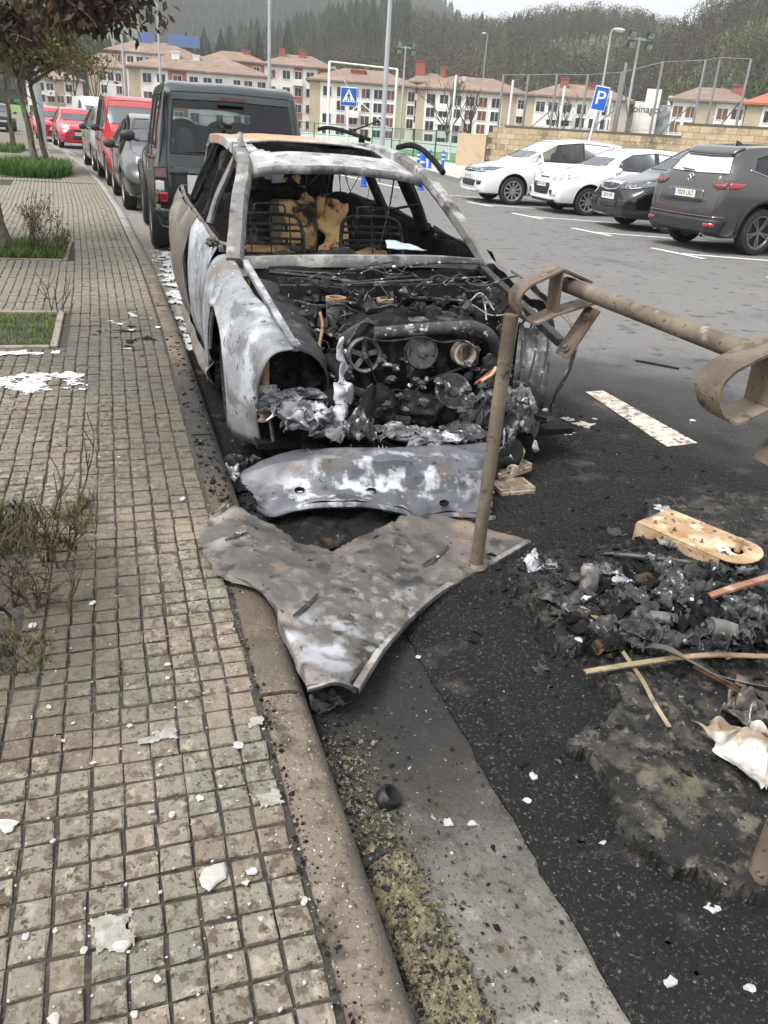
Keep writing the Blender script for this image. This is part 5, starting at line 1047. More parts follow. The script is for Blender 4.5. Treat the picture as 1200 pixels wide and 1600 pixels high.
        s.cutdark.insert(0, (vs, fs))
        s.me.materials.append(s.paint); s.me.materials.append(m_int); n0 = len(s.me.polygons)
        for att in range(4):
          body = bpy.data.objects.new('body', s.me.copy()); COL.objects.link(body); cutters = []
          jit = Vector((0.0007,.0013,.0011))*att*3
          for vs, fs in s.cutdark:
            me = bpy.data.meshes.new('c'); me.from_pydata([tuple(Vector(v)+jit) for v in vs], [], fs); bm = bmesh.new(); bm.from_mesh(me); bmesh.ops.remove_doubles(bm, verts=bm.verts, dist=1e-5); bmesh.ops.recalc_face_normals(bm, faces=bm.faces); bm.to_mesh(me); bm.free(); me.materials.append(m_int)
            c = bpy.data.objects.new('c', me); COL.objects.link(c); cutters.append(c); md = body.modifiers.new('b','BOOLEAN'); md.operation = 'DIFFERENCE'; md.object = c; md.solver = 'EXACT'; md.material_mode = 'TRANSFER'
          dg = bpy.context.evaluated_depsgraph_get(); me = bpy.data.meshes.new_from_object(body.evaluated_get(dg)); bpy.data.objects.remove(body)
          for c in cutters: bpy.data.objects.remove(c)
          if len(me.polygons) > .6*n0 and max(v.co.z for v in me.vertices) > .9*max(s.top): break
        me.name = 'body'; s.body = link_mesh('body', me, None, s.t, smooth=True, sharp=30)
        for (nm, side, top, bot, m_, trim) in s.windows:
            o = s.patch(nm, side, top, bot, m_, off=-.004, n=18, m=8, thick=0)
            if trim:
                o_ = list(top)+list(bot)[::-1]; o_.append(o_[0]); P = []
                for a,b in zip(o_[:-1], o_[1:]): P += [tuple(np.array(a)*(1-t)+np.array(b)*t) for t in np.linspace(0,1,7)[:-1]]
                P.append(P[0]); g = MB(); g.tube([s.cast(side,*q,.0) for q in P], .009, 5, cap=False); g.build('window_seal', m_blk, o, smooth=True)
        whm = wheel_meshes(sp['r'], sp.get('tw',.21), sp['style'])
        for q in sp['axles']:
            for sx in (-1,1):
                e = bpy.data.objects.new('wheel', None); COL.objects.link(e); e.parent = s.t; e.location = (sx*(sp['W']/2-.125), L/2-q, sp['r']); e.rotation_euler = (0, PI/2*sx, 0); e.empty_display_size = .1
                for me_ in whm: o = bpy.data.objects.new(me_.name, me_); COL.objects.link(o); o.parent = e
        for (q, n) in sp.get('seats', ()):
            for x in ((-.36,.36) if n == 2 else (-.42,0,.42)):
                e = bpy.data.objects.new('seat', None); COL.objects.link(e); e.parent = s.t; e.location = (x, L/2-q, 0); zf = sp.get('floor',.45)
                g = MB(); G = surf([[(-.22,-.05,zf+.02),(0,-.07,zf+.02),(.22,-.05,zf+.02)],[(-.23,-.12,zf+.30),(0,-.15,zf+.30),(.23,-.12,zf+.30)],[(-.19,-.2,zf+.56),(0,-.22,zf+.58),(.19,-.2,zf+.56)]], 8, 8); g.grid(G); g.build('backrest', m_int, e, smooth=True, thick=.12, offset=0)
                g = MB(); w_ = .13; 
                g.tube([(w_*math.cos(a)*.95, -.22, zf+.70+.085*math.sin(a)) for a in np.linspace(0,2*PI,20)], .045, 8, cap=False); g.tube([(-.05,-.22,zf+.56),(-.05,-.22,zf+.66)], .01, 5); g.tube([(.05,-.22,zf+.56),(.05,-.22,zf+.66)], .01, 5); g.build('headrest', m_int, e, smooth=True)
        for (x, q, z, m_) in sp.get('mirrors', ()):
            for sx in (-1,1):
                g = MB(); lump(g, (sx*x, L/2-q, z), (.105,.06,.075), .3, .06, 1, ICO2); o = g.build('door_mirror', m_, s.t, smooth=True)
                g = MB(); g.tube([(sx*(x-.15),L/2-q-.02,z-.05),(sx*(x-.04),L/2-q,z-.03)], .022, 6); g.build('mirror_arm', m_blk, o)
        return s
    def plate(s, side, z, txt, x=0, w_=.52, h=.11, off=.012, name='number_plate', tilt=0, eu=True, sq=False):
        c = s.cast(side, x, z, off); sg = 1 if side == 'F' else -1
        M = Matrix.Translation(c) @ Matrix(((-sg if 0 else (-1 if side=='F' else 1),0,0,0),(0,0,(1 if side=='F' else -1),0),(0,1,0,0),(0,0,0,1)))
        g = MB(); g.box((0,0,0),(w_,h,.008),0,M); p = g.build(name, m_plate, s.t)
        if eu: g = MB(); g.box((-w_/2+.022,0,.0055),(.04,h-.006,.003),0,M); g.build('country_band', m_eu, p)
        if not sq: flat_text('plate_text', txt, h*.92, M @ Matrix.Translation((.02,0,.0055)), m_ink, p, .0008, .92)
        else:
            for k, ln in enumerate(txt): flat_text('plate_text', ln, h*.48, M @ Matrix.Translation((0,h*.23*(1-2*k),.0055)), m_ink, p, .0008, .95)
        return p
    def ring_logo(s, side, x, z, r, strokes, m_=None, w_=None, name='badge'):
        c = s.cast(side, x, z, .012); M = Matrix.Translation(c) @ Matrix((((-1 if side=='F' else 1),0,0,0),(0,0,(1 if side=='F' else -1),0),(0,1,0,0),(0,0,0,1)))
        g = MB(); g.tube([M @ Vector((r*math.cos(a)*1.1, r*math.sin(a), 0)) for a in np.linspace(0,2*PI,28)], w_ or r*.13, 6, cap=False)
        for st in strokes: g.tube([M @ Vector((a*r,b*r,0)) for a,b in st], (w_ or r*.11), 5)
        return g.build(name, m_ or m_chrome, s.t, smooth=True)
def head(dx, dy): return math.atan2(-dx, dy)         # rotation that turns local +Y to (dx, dy)
def place(front_axle_or_pt, d, L): d = Vector(d).normalized(); return d
# ---------------- dark green off-roader right behind the burnt car, seen from the rear
m_green = paint('dark_blue_green_paint', (.010,.021,.026), .0, .28, .8)
sp = dict(L=4.6, W=1.70, paint=m_green, r=.37, tw=.25, ar=.44, axles=(.85,3.25), style='five', cab=(1.55,4.45), floor=.62, edge=.07, sm=2, cat='off-road car',
    top=[(0,.85),(.06,.98),(.3,1.05),(1.35,1.13),(1.5,1.16),(2.0,1.74),(2.3,1.81),(4.2,1.82),(4.38,1.78),(4.45,1.68),(4.56,1.10),(4.6,.9)],
    belt=[(0,.85),(.3,.98),(1.4,1.06),(4.6,1.06)], hw=[(0,.70),(.06,.80),(.25,.835),(4.35,.835),(4.5,.825),(4.6,.80)], ht=[(0,.6),(1.4,.72),(1.9,.68),(4.3,.68),(4.6,.70)], bot=[(0,.45),(.3,.40),(4.3,.40),(4.6,.46)],
    seats=((2.15,2),(3.15,3)), mirrors=((1.02,1.75,1.20,m_blk),))
v = Vehicle('off_road_car', 'dark green boxy off-road car parked behind the burnt-out car', sp, (1.275, 11.63, .013), 0)
v.window('B', [(-.60,1.63),(0,1.645),(.60,1.63)], [(-.66,1.12),(0,1.12),(.66,1.12)], m_glass)
v.window('F', [(-.58,1.70),(.58,1.70)], [(-.66,1.22),(.66,1.22)], m_glass)
for sd_ in 'LR':
    v.window(sd_, [(2.02,1.66),(2.62,1.70)], [(1.62,1.13),(2.62,1.13)], m_glass); v.window(sd_, [(2.70,1.70),(3.30,1.70)], [(2.70,1.13),(3.30,1.13)], m_glass); v.window(sd_, [(3.40,1.69),(4.12,1.68)], [(3.40,1.15),(4.12,1.15)], m_tint)
v.finish()
v.line('tailgate_seam', 'B', [(-.70,.62),(-.70,1.05),(-.645,1.70),(0,1.715),(.645,1.70),(.70,1.05),(.70,.62)], m_blk, .006, 50)
for sx in (-1,1):
    h = v.patch('tail_lamp', 'B', [(sx*.815,.98),(sx*.70,.98)], [(sx*.815,.62),(sx*.70,.62)], m_blk, .012, 6, 8, thick=.03)
    v.patch('red_lens', 'B', [(sx*.80,.745),(sx*.71,.745)], [(sx*.80,.64),(sx*.71,.64)], m_red, .030, 6, 5, h); v.patch('clear_lens', 'B', [(sx*.80,.85),(sx*.74,.85)], [(sx*.80,.755),(sx*.74,.755)], m_plate, .030, 6, 5, h); v.patch('smoked_lens', 'B', [(sx*.80,.965),(sx*.71,.965)], [(sx*.80,.86),(sx*.71,.86)], m_dred, .030, 6, 5, h)
    v.patch('reflector', 'B', [(sx*.73,.545),(sx*.66,.545)], [(sx*.73,.49),(sx*.66,.49)], m_amber, .045, 5, 4)
v.patch('plate_recess', 'B', [(-.66,.97),(.40,.97)], [(-.66,.60),(.40,.60)], m_blk, .008, 12, 6, thick=.012)
bar_ = v.patch('badge_bar', 'B', [(-.68,.985),(.3,.985)], [(-.68,.915),(.3,.915)], m_green, .022, 12, 4, thick=.02)
c = v.cast('B', -.36, .948, .038); flat_text('badge_text', 'GALLOPER', .055, Matrix.Translation(c) @ Matrix.Rotation(PI/2,4,'X'), m_alloy, bar_, .002)
v.plate('B', .80, ('GP','0493'), -.32, .36, .24, .022, eu=False, sq=True)
bp = v.patch('rear_bumper', 'B', [(-.82,.58),(0,.585),(.82,.58)], [(-.82,.40),(0,.38),(.82,.40)], m_green, .05, 24, 8, thick=.06)
for P in ([(-.52,-2.30,1.14),(-.2,-2.30,1.16)], [(.38,-2.30,1.13),(.40,-2.30,1.42)]): g = MB(); g.tube(P, .008, 6); g.build('wiper', m_blk, v.t)
g = MB(); lump(g, (-.50,-2.14,1.22), (.10,.05,.16), 1, .05, 1, ICO2); g.build('spare_tyre_cover', m_int, v.t, smooth=True)  # dark spare tyre cover behind the lower left of the rear window, no lamp
g = MB(); g.box((0,-2.27,1.655),(.28,.03,.03)); g.build('brake_light', m_dred, v.t)
for sd_ in 'LR':
    v.line('door_seam', sd_, [(1.55,.48),(1.55,1.1)], m_blk, .005); v.line('door_seam', sd_, [(2.66,.46),(2.66,1.72)], m_blk, .005); v.line('door_seam', sd_, [(3.36,.9),(3.36,1.72)], m_blk, .005)
    for q in sp['axles']:
        P = [v.cast(sd_, q+.47*math.cos(a), .39+.47*math.sin(a), .012) for a in np.linspace(.1,PI-.1,20)]; g = MB(); g.tube(P, .03, 6); g.build('wheel_flare', m_blk, v.t, smooth=True)
# ---------------- generic profiles
def hatch(L, W, H, wb, fo, paint_, r=.31, style='multi', ws=(1.05,1.95), nose=.70, hoodz=.98, tail=.30, beltz=.95, rb=.62, mir=None, ar=None, belt_r=.06, tailtop=.92):
    hw = W/2; fa = fo; ra = fo+wb
    return dict(L=L, W=W, paint=paint_, r=r, ar=ar or r+.055, axles=(fa,ra), style=style, cab=(ws[0]+.15, L-tail-.05), floor=.42,
      top=[(0,nose-.05),(.03,nose+.03),(.10,nose+.07),(.35,nose+.13),(ws[0],hoodz),(ws[0]+.05,hoodz+.03),(ws[1],H-.07),(ws[1]+.5,H),(L*.70,H-.02),(L-tail-.25,H-.08),(L-tail-.12,H-.16),(L-.12,tailtop+.06),(L-.05,tailtop-.08),(L,.62)],
      belt=[(0,nose-.2),(.3,nose-.02),(ws[0],beltz-.06),(L*.5,beltz),(L,beltz+belt_r)], hw=[(0,hw*.72),(.04,hw*.80),(.15,hw*.90),(.40,hw*.97),(.8,hw),(L-.9,hw),(L-.3,hw*.95),(L-.08,hw*.88),(L,hw*.78)],
      ht=[(0,hw*.5),(.3,hw*.66),(ws[0],hw*.78),(ws[1],hw*rb+.04),(L*.7,hw*rb+.02),(L-tail,hw*rb),(L,hw*.66)], bot=[(0,.27),(.1,.22),(L-.3,.24),(L,.32)], seats=((ws[1]+.15,2),(ws[1]+1.0,3)), mirrors=((hw+.10,ws[0]+.42,beltz+.06,mir or paint_),))
m_white = paint('white_paint', (.74,.76,.78), 0, .25, 1, (.66,.68,.70)); m_white2 = paint('white_paint_small', (.76,.78,.79), 0, .25, 1, (.70,.72,.74))
DIRL = Vector((-.99,.06,0)).normalized()
def at_wheel(wheel, d, W, fo, L):     # car centre so that the near-side front wheel stands there
    left = Vector((-d.y, d.x, 0)); side = left if left.y < 0 else -left
    axle = Vector(wheel)-side*(W/2-.10); return axle-d*(L/2-fo)
# white people carrier, nose to the street
sp = hatch(4.34,1.81,1.58,2.69,.87,m_white,.325,'twin',(1.02,2.05),.74,1.00,.25,.97,.64); sp['style'] = 'multi'
v = Vehicle('people_carrier', 'white tall hatchback at the far end of the bays, nose to the street', sp, at_wheel(gp(797,321), DIRL, 1.81,.87,4.34)+Vector((0,0,.013)), head(DIRL.x, DIRL.y))
v.window('F', [(-.50,1.47),(0,1.49),(.50,1.47)], [(-.66,1.10),(0,1.08),(.66,1.10)], m_clearg)
v.window('B', [(-.48,1.42),(.48,1.42)], [(-.56,1.08),(.56,1.08)], m_tint)
for sd_ in 'LR': v.window(sd_, [(1.62,1.22),(2.02,1.42),(2.62,1.49)], [(1.62,1.03),(2.1,1.03),(2.62,1.035)], m_glass); v.window(sd_, [(2.72,1.49),(3.45,1.46)], [(2.72,1.035),(3.42,1.06)], m_tint); v.window(sd_, [(3.52,1.44),(3.95,1.36)], [(3.5,1.07),(3.88,1.14)], m_tint); v.window(sd_, [(1.32,1.07),(1.56,1.19)], [(1.30,1.02),(1.56,1.03)], m_glass)
v.finish()
for sx in (-1,1):
    h = v.patch('headlamp', 'F', [(sx*.36,.80),(sx*.58,.845),(sx*.74,.86)], [(sx*.37,.71),(sx*.60,.70),(sx*.76,.76)], m_dlens, .006, 14, 6)
    v.patch('daylight_strip', 'F', [(sx*.38,.715),(sx*.74,.755)], [(sx*.38,.705),(sx*.74,.742)], m_alloy, .012, 10, 3, h)
    v.patch('fog_grille', 'F', [(sx*.56,.52),(sx*.74,.52)], [(sx*.60,.42),(sx*.72,.43)], m_blk, .005, 8, 4)
gr = v.patch('grille', 'F', [(-.36,.80),(0,.80),(.36,.80)], [(-.36,.70),(0,.69),(.36,.70)], m_blk, .005, 20, 4)
for z in (.775,.735): v.patch('grille_bar', 'F', [(-.36,z+.008),(0,z+.008),(.36,z+.008)], [(-.36,z-.006),(0,z-.006),(.36,z-.006)], m_chrome, .014, 20, 3, gr)
v.patch('lower_grille', 'F', [(-.48,.52),(0,.52),(.48,.52)], [(-.42,.38),(0,.37),(.42,.38)], m_blk, .005, 20, 4); v.patch('lip_trim', 'F', [(-.66,.375),(0,.355),(.66,.375)], [(-.66,.362),(0,.343),(.66,.362)], m_chrome, .012, 20, 3)
v.plate('F', .59, '7091 JCC', 0, .50, .11); v.ring_logo('F', 0, .755, .062, [[(-.5,.75),(0,-.05),(.5,.75)],[(-.8,.45),(-.4,-.75),(0,.1),(.4,-.75),(.8,.45)]])
for sd_ in 'LR':
    v.line('door_seam', sd_, [(1.40,.36),(1.36,1.0)], m_blk, .004); v.line('door_seam', sd_, [(2.67,.34),(2.67,1.5)], m_blk, .004); v.patch('centre_pillar', sd_, [(2.63,1.50),(2.71,1.50)], [(2.63,1.03),(2.71,1.03)], m_blk, .004, 4, 6, thick=.004); v.patch('door_handle', sd_, [(2.40,.93),(2.56,.93)], [(2.40,.90),(2.56,.90)], m_white, .02, 6, 3, thick=.014); v.patch('sill_trim', sd_, [(1.3,.30),(3.1,.30)], [(1.3,.25),(3.1,.25)], m_blk, .006, 10, 3)
# small white hatchback
sp = hatch(4.03,1.71,1.48,2.58,.82,m_white2,.30,'star',(.98,1.80),.72,.98,.22,.92,.62)
v = Vehicle('small_hatchback', 'small white hatchback between the tall white and the black car', sp, at_wheel(gp(913,338), DIRL, 1.71,.82,4.03)+Vector((0,0,.013)), head(DIRL.x, DIRL.y))
v.window('F', [(-.48,1.38),(0,1.40),(.48,1.38)], [(-.64,1.06),(0,1.05),(.64,1.06)], m_clearg); v.window('B', [(-.46,1.34),(.46,1.34)], [(-.54,1.02),(.54,1.02)], m_tint)
for sd_ in 'LR': v.window(sd_, [(1.60,1.19),(1.86,1.32),(2.42,1.38)], [(1.45,.99),(2.0,.985),(2.42,.985)], m_glass); v.window(sd_, [(2.52,1.38),(3.25,1.33)], [(2.52,.985),(3.15,1.02)], m_tint)
v.finish()
for sx in (-1,1):
    h = v.patch('headlamp', 'F', [(sx*.42,.80),(sx*.58,.83),(sx*.72,.83)], [(sx*.42,.70),(sx*.58,.69),(sx*.74,.73)], m_clear, .006, 12, 6); f = v.patch('fog_surround', 'F', [(sx*.50,.53),(sx*.68,.53)], [(sx*.50,.39),(sx*.68,.39)], m_white2, .010, 6, 5)
    c = v.cast('F', sx*.57, .46, .022); g = MB(); g.lathe([(0,.0),(.04,.0),(.05,.01),(.055,-.01)], 20, axisM(c,(sx*.3,1,0))); g.build('fog_lamp', m_blk, f, smooth=True)
v.patch('upper_slot', 'F', [(-.26,.765),(0,.765),(.26,.765)], [(-.24,.735),(0,.735),(.24,.735)], m_blk, .006, 16, 3)
gr = v.patch('grille', 'F', [(-.46,.64),(0,.65),(.46,.64)], [(-.36,.40),(0,.39),(.36,.40)], m_blk, .006, 16, 5)
for z in (.53,.48,.43): v.patch('grille_bar', 'F', [(-.36,z),(0,z),(.36,z)], [(-.35,z-.015),(0,z-.015),(.35,z-.015)], m_tyre, .012, 14, 3, gr)
v.plate('F', .61, '9851 HXV', 0, .50, .11, .018); v.patch('chin', 'F', [(-.66,.30),(0,.30),(.66,.30)], [(-.6,.20),(0,.20),(.6,.20)], m_blk, .006, 16, 4)
for sd_ in 'LR': v.line('door_seam', sd_, [(1.38,.34),(1.34,.96)], m_blk, .004); v.line('door_seam', sd_, [(2.47,.32),(2.47,1.4)], m_blk, .004); v.patch('centre_pillar', sd_, [(2.43,1.39),(2.51,1.39)], [(2.43,.985),(2.51,.985)], m_blk, .004, 4, 6, thick=.004)
# black people carrier
m_black = paint('black_paint', (.004,.004,.0045), .0, .2, .7)
sp = hatch(4.47,1.80,1.63,2.70,.92,m_black,.315,'multi',(1.05,1.95),.78,1.04,.22,1.0,.64)
v = Vehicle('black_people_carrier', 'black people carrier with a chrome grille bar between the white and the brown car', sp, at_wheel(gp(1038,366), DIRL, 1.80,.92,4.47)+Vector((0,0,.013)), head(DIRL.x, DIRL.y))
v.window('F', [(-.52,1.52),(0,1.54),(.52,1.52)], [(-.68,1.12),(0,1.11),(.68,1.12)], m_clearg); v.window('B', [(-.5,1.48),(.5,1.48)], [(-.58,1.1),(.58,1.1)], m_tint)
for sd_ in 'LR': v.window(sd_, [(1.68,1.28),(2.0,1.46),(2.62,1.53)], [(1.5,1.07),(2.1,1.06),(2.62,1.065)], m_glass); v.window(sd_, [(2.72,1.53),(3.6,1.49)], [(2.72,1.065),(3.6,1.1)], m_tint)
v.finish()
for sx in (-1,1):
    h = v.patch('headlamp', 'F', [(sx*.38,.84),(sx*.60,.90),(sx*.80,.96)], [(sx*.36,.745),(sx*.60,.745),(sx*.82,.82)], m_dlens, .006, 14, 7)
    for q in (.48,.60): c = v.cast('F', sx*q, .80, .014); g = MB(); g.lathe([(0,.0),(.034,.004),(.042,.012),(.044,.0)], 18, axisM(c,(sx*.4,1,.1))); g.build('lamp_lens', m_clear, h, smooth=True)
    v.patch('bumper_grille', 'F', [(sx*.42,.56),(sx*.70,.56)], [(sx*.44,.42),(sx*.66,.42)], m_blk, .005, 8, 4)
gr = v.patch('grille', 'F', [(-.34,.835),(0,.84),(.34,.835)], [(-.30,.735),(0,.72),(.30,.735)], m_blk, .006, 16, 5); v.patch('chrome_bar', 'F', [(-.36,.865),(0,.875),(.36,.865)], [(-.345,.815),(0,.825),(.345,.815)], m_chrome, .014, 18, 4, gr); v.line('chrome_edge', 'F', [(-.36,.86),(-.30,.735),(0,.715),(.30,.735),(.36,.86)], m_chrome, .010, 30, .01, gr)
v.ring_logo('F', 0, .80, .055, [[(-1.1,.15),(.2,.15),(-.2,-.15),(1.1,-.15)]]); v.plate('F', .60, '2819 FPF', 0, .52, .115)
v.patch('lower_grille', 'F', [(-.36,.52),(0,.52),(.36,.52)], [(-.30,.38),(0,.37),(.30,.38)], m_blk, .005, 16, 4); v.line('lower_rim', 'F', [(-.36,.52),(-.30,.385),(0,.37),(.30,.385),(.36,.52)], m_dalloy, .007, 30, .008)
# brown-grey crossover, parked nose in: its rear faces the street
m_brownp = paint('brown_grey_paint', (.052,.049,.047), .2, .28)
sp = hatch(4.55,1.84,1.67,2.70,.92,m_brownp,.36,'twin',(1.15,2.0),.85,1.08,.30,1.06,.64,ar=.43,tailtop=1.10)
sp['top'] = sp['top'][:8]+[(3.2,1.66),(3.95,1.60),(4.08,1.55),(4.42,1.17),(4.50,1.02),(4.55,.70)]; sp['cab'] = (1.3,4.15)
DM = Vector((.985,.10,0)).normalized(); right = Vector((DM.y,-DM.x,0)); rw = gp(1172,400); ax = rw-right*(.92-.10); ctr = ax+DM*(.93-4.55/2+4.55-4.55+ (4.55/2-.93)*2 if 0 else (4.55/2-.93))
v = Vehicle('crossover', 'brown-grey crossover parked nose in, its rear to the street', sp, ctr+Vector((0,0,.013)), head(DM.x, DM.y))
v.window('B', [(-.52,1.49),(0,1.515),(.52,1.49)], [(-.66,1.20),(0,1.18),(.66,1.20)], m_tint)
v.window('F', [(-.52,1.56),(.52,1.56)], [(-.68,1.16),(.68,1.16)], m_glass)
for sd_ in 'LR': v.window(sd_, [(1.75,1.32),(2.1,1.49),(2.7,1.56)], [(1.55,1.12),(2.1,1.12),(2.7,1.13)], m_tint); v.window(sd_, [(2.8,1.56),(3.45,1.53)], [(2.8,1.13),(3.5,1.17)], m_tint); v.window(sd_, [(3.52,1.51),(3.82,1.44)], [(3.54,1.19),(3.92,1.27)], m_tint)
v.finish()
for sx in (-1,1):
    h = v.patch('tail_lamp', 'B', [(sx*.50,1.06),(sx*.66,1.075),(sx*.80,1.07)], [(sx*.55,1.00),(sx*.66,.965),(sx*.80,.975)], m_dred, .008, 12, 5); v.patch('tail_lamp_side', 'R' if sx > 0 else 'L', [(4.12,1.06),(4.40,1.075)], [(4.22,1.0),(4.40,.97)], m_red, .008, 8, 4)
    v.patch('red_bar', 'B', [(sx*.60,1.035),(sx*.78,1.04)], [(sx*.60,1.005),(sx*.78,1.0)], m_red, .014, 8, 3, h); v.patch('reflector', 'B', [(sx*.58,.46),(sx*.76,.47)], [(sx*.60,.40),(sx*.76,.41)], m_red, .02, 8, 3)
    c = v.cast('B', sx*.56, .30, .0); g = MB(); g.lathe([(.040,.0),(.045,-.05),(.036,-.05),(.034,.0)], 20, axisM(c+Vector((0,-.0,-.02)),(0,1,0))); g.build('exhaust_pipe', m_chrome, v.t, smooth=True)
v.patch('plate_recess', 'B', [(-.40,.95),(0,.96),(.40,.95)], [(-.44,.76),(0,.75),(.44,.76)], m_brownp, .006, 14, 5)
v.plate('B', .865, '7020 LRZ', 0, .50, .11, .018); v.ring_logo('B', 0, 1.10, .060, [[(-.95,.3),(-.5,.35),(0,-.15),(.5,.35),(.95,.3)],[(-.62,.62),(-.2,.3),(0,.0),(.2,.3),(.62,.62)]])
v.patch('lower_bumper', 'B', [(-.84,.52),(0,.52),(.84,.52)], [(-.78,.30),(0,.28),(.78,.30)], m_blk, .012, 24, 6, thick=.02); v.line('bumper_crease', 'B', [(-.82,.56),(0,.545),(.82,.56)], m_brownp, .012, 24, .004)
c = v.cast('B', .52, .80, .01); flat_text('badge_text', 'SKYACTIV', .028, Matrix.Translation(c) @ Matrix.Rotation(PI/2,4,'X'), m_alloy, v.t, .001)
sp_ = v.patch('roof_spoiler', 'T', [(-.56,4.00),(0,3.98),(.56,4.00)], [(-.50,4.15),(0,4.17),(.50,4.15)], m_brownp, .016, 16, 5, thick=.03)
g = MB(); g.tube([v.cast('B',-.02,1.20,.02), v.cast('B',-.30,1.215,.02)], .012, 6); g.build('rear_wiper', m_blk, v.t)
g = MB(); P = v.cast('T', 0, 3.55, 0); g.add([(P.x-.02,P.y-.10,P.z-.005),(P.x+.02,P.y-.10,P.z-.005),(P.x,P.y+.10,P.z-.005),(P.x,P.y-.11,P.z+.065)], [(0,1,2),(0,3,1),(1,3,2),(2,3,0)]); g.build('shark_fin', m_blk, v.t)
for sd_ in 'LR':
    v.line('chrome_line', sd_, [(1.6,1.10),(3.5,1.15),(3.98,1.27)], m_chrome, .008, 30, .006); v.line('door_seam', sd_, [(2.75,.42),(2.75,1.1)], m_blk, .004); v.line('door_seam', sd_, [(1.6,.42),(1.56,1.1)], m_blk, .004)
    for q in sp['axles']:
        G = []
        for a in np.linspace(-.12,PI+.12,26): G.append([v.cast(sd_, q+rr_*math.cos(a), .38+rr_*math.sin(a), .008) for rr_ in (.435,.47,.505)])
        g = MB(); g.grid(G); g.build('arch_cladding', m_blk, v.t, smooth=True, thick=.012, offset=0)
    v.patch('sill_cladding', sd_, [(1.35,.40),(3.15,.40)], [(1.35,.27),(3.15,.27)], m_blk, .010, 14, 4)
# ---------------- the row along the left kerb, beyond the off-roader
def slope(y): return head((kx(y+2)-kx(y-2))/4, 1)
m_dkred = paint('dark_grey_paint', (.012,.011,.010), .0, .22)
sp = hatch(4.03,1.71,1.48,2.58,.82,m_dkred,.30,'steel',(.98,1.80),.72,.98,.22,.92,.62,m_blk)
ROW = []
def rowcar(nm, lb, sp, y, off, toward=True, extra=None):
    W = sp['W']; x = kx(y)+.17+off+W/2; h = slope(y)+(PI if toward else 0)
    v = Vehicle(nm, lb, sp, (x, y, .013), h); H = max(p[1] for p in sp['top']); L = sp['L']; ws0 = sp['cab'][0]-.15
    a, b, c_, d = sp['win']; v.window('F', *a, m_clearg); v.window('B', *b, m_tint)
    for sd_ in 'LR':
        for q in c_: v.window(sd_, *q, m_glass)
    v.finish()
    for sx in (-1,1):
        v.patch('headlamp', 'F', *[[(sx*p, z) for p, z in r_] for r_ in d['lamp']], m_clear, .006, 10, 5); v.patch('tail_lamp', 'B', [(sx*W*.36,.95),(sx*W*.44,.95)], [(sx*W*.36,.72),(sx*W*.44,.72)], m_red, .008, 5, 5)
    v.patch('grille', 'F', *d['grille'], m_blk, .006, 14, 4); v.plate('F', d['pz'], d['plate'], 0, .50, .11)
    for sd_ in 'LR':
        for q in d['seams']: v.line('door_seam', sd_, [(q,.34),(q,d.get('sz',.95))], m_blk, .005)
    return v
def std_win(H, bz, ws, L, hw, tail=.22):
    return ([(-hw*.56,H-.10),(0,H-.085),(hw*.56,H-.10)], [(-hw*.75,bz+.10),(0,bz+.09),(hw*.75,bz+.10)]), ([(-hw*.54,H-.14),(hw*.54,H-.14)], [(-hw*.62,bz+.10),(hw*.62,bz+.10)]), \
        [([(ws[0]+.62,H-.30),(ws[1]+.1,H-.16),(ws[1]+.70,H-.10)], [(ws[0]+.45,bz+.06),(ws[1]+.1,bz+.06),(ws[1]+.70,bz+.06)]), ([(ws[1]+.80,H-.10),(ws[1]+1.5,H-.14)], [(ws[1]+.80,bz+.06),(ws[1]+1.4,bz+.09)])]
det = dict(lamp=([(.40,.80),(.62,.84)],[(.40,.70),(.64,.73)]), grille=([(-.36,.62),(0,.62),(.36,.62)],[(-.32,.48),(0,.47),(.32,.48)]), pz=.56, plate='4417 DKB', seams=(1.35,2.45))
sp['win'] = (([(-.48,1.38),(0,1.40),(.48,1.38)], [(-.64,1.06),(0,1.05),(.64,1.06)]), ([(-.46,1.34),(.46,1.34)], [(-.54,1.02),(.54,1.02)]), [([(1.60,1.19),(1.86,1.32),(2.42,1.38)], [(1.45,.99),(2.0,.985),(2.42,.985)]), ([(2.52,1.38),(3.25,1.33)], [(2.52,.985),(3.15,1.02)])], det)
rowcar('dark_hatchback', 'dark grey hatchback wedged between the green off-road car and the red van', sp, 16.4, .02)
m_redp = paint('red_paint', (.36,.022,.028), 0, .3)
sp = hatch(4.05,1.68,1.83,2.60,.78,m_redp,.31,'steel',(.95,1.60),.82,1.10,.08,1.08,.76,m_blk); sp['cat'] = 'van'
sp['top'] = [(0,.62),(.03,.76),(.12,.88),(.4,.98),(.95,1.12),(1.0,1.15),(1.58,1.72),(1.9,1.81),(3.6,1.81),(3.95,1.76),(4.0,1.5),(4.05,.7)]
det2 = dict(lamp=([(.42,.92),(.66,.96)],[(.42,.78),(.68,.84)]), grille=([(-.36,.78),(0,.78),(.36,.78)],[(-.34,.64),(0,.63),(.34,.64)]), pz=.52, plate='8320 CVN', seams=(1.25,2.25), sz=1.1)
sp['win'] = (([(-.60,1.70),(0,1.715),(.60,1.70)],[(-.70,1.24),(0,1.23),(.70,1.24)]), ([(-.55,1.62),(.55,1.62)],[(-.6,1.15),(.6,1.15)]), [([(1.45,1.50),(1.72,1.68),(2.2,1.70)],[(1.30,1.16),(1.72,1.16),(2.2,1.16)]),([(2.32,1.70),(3.1,1.70)],[(2.32,1.18),(3.1,1.18)])], det2)
v = rowcar('red_van', 'red compact van with its windscreen to the camera in the parked row', sp, 21.3, .05)
m_greyp = paint('grey_beige_paint', (.20,.185,.165), .4, .3)
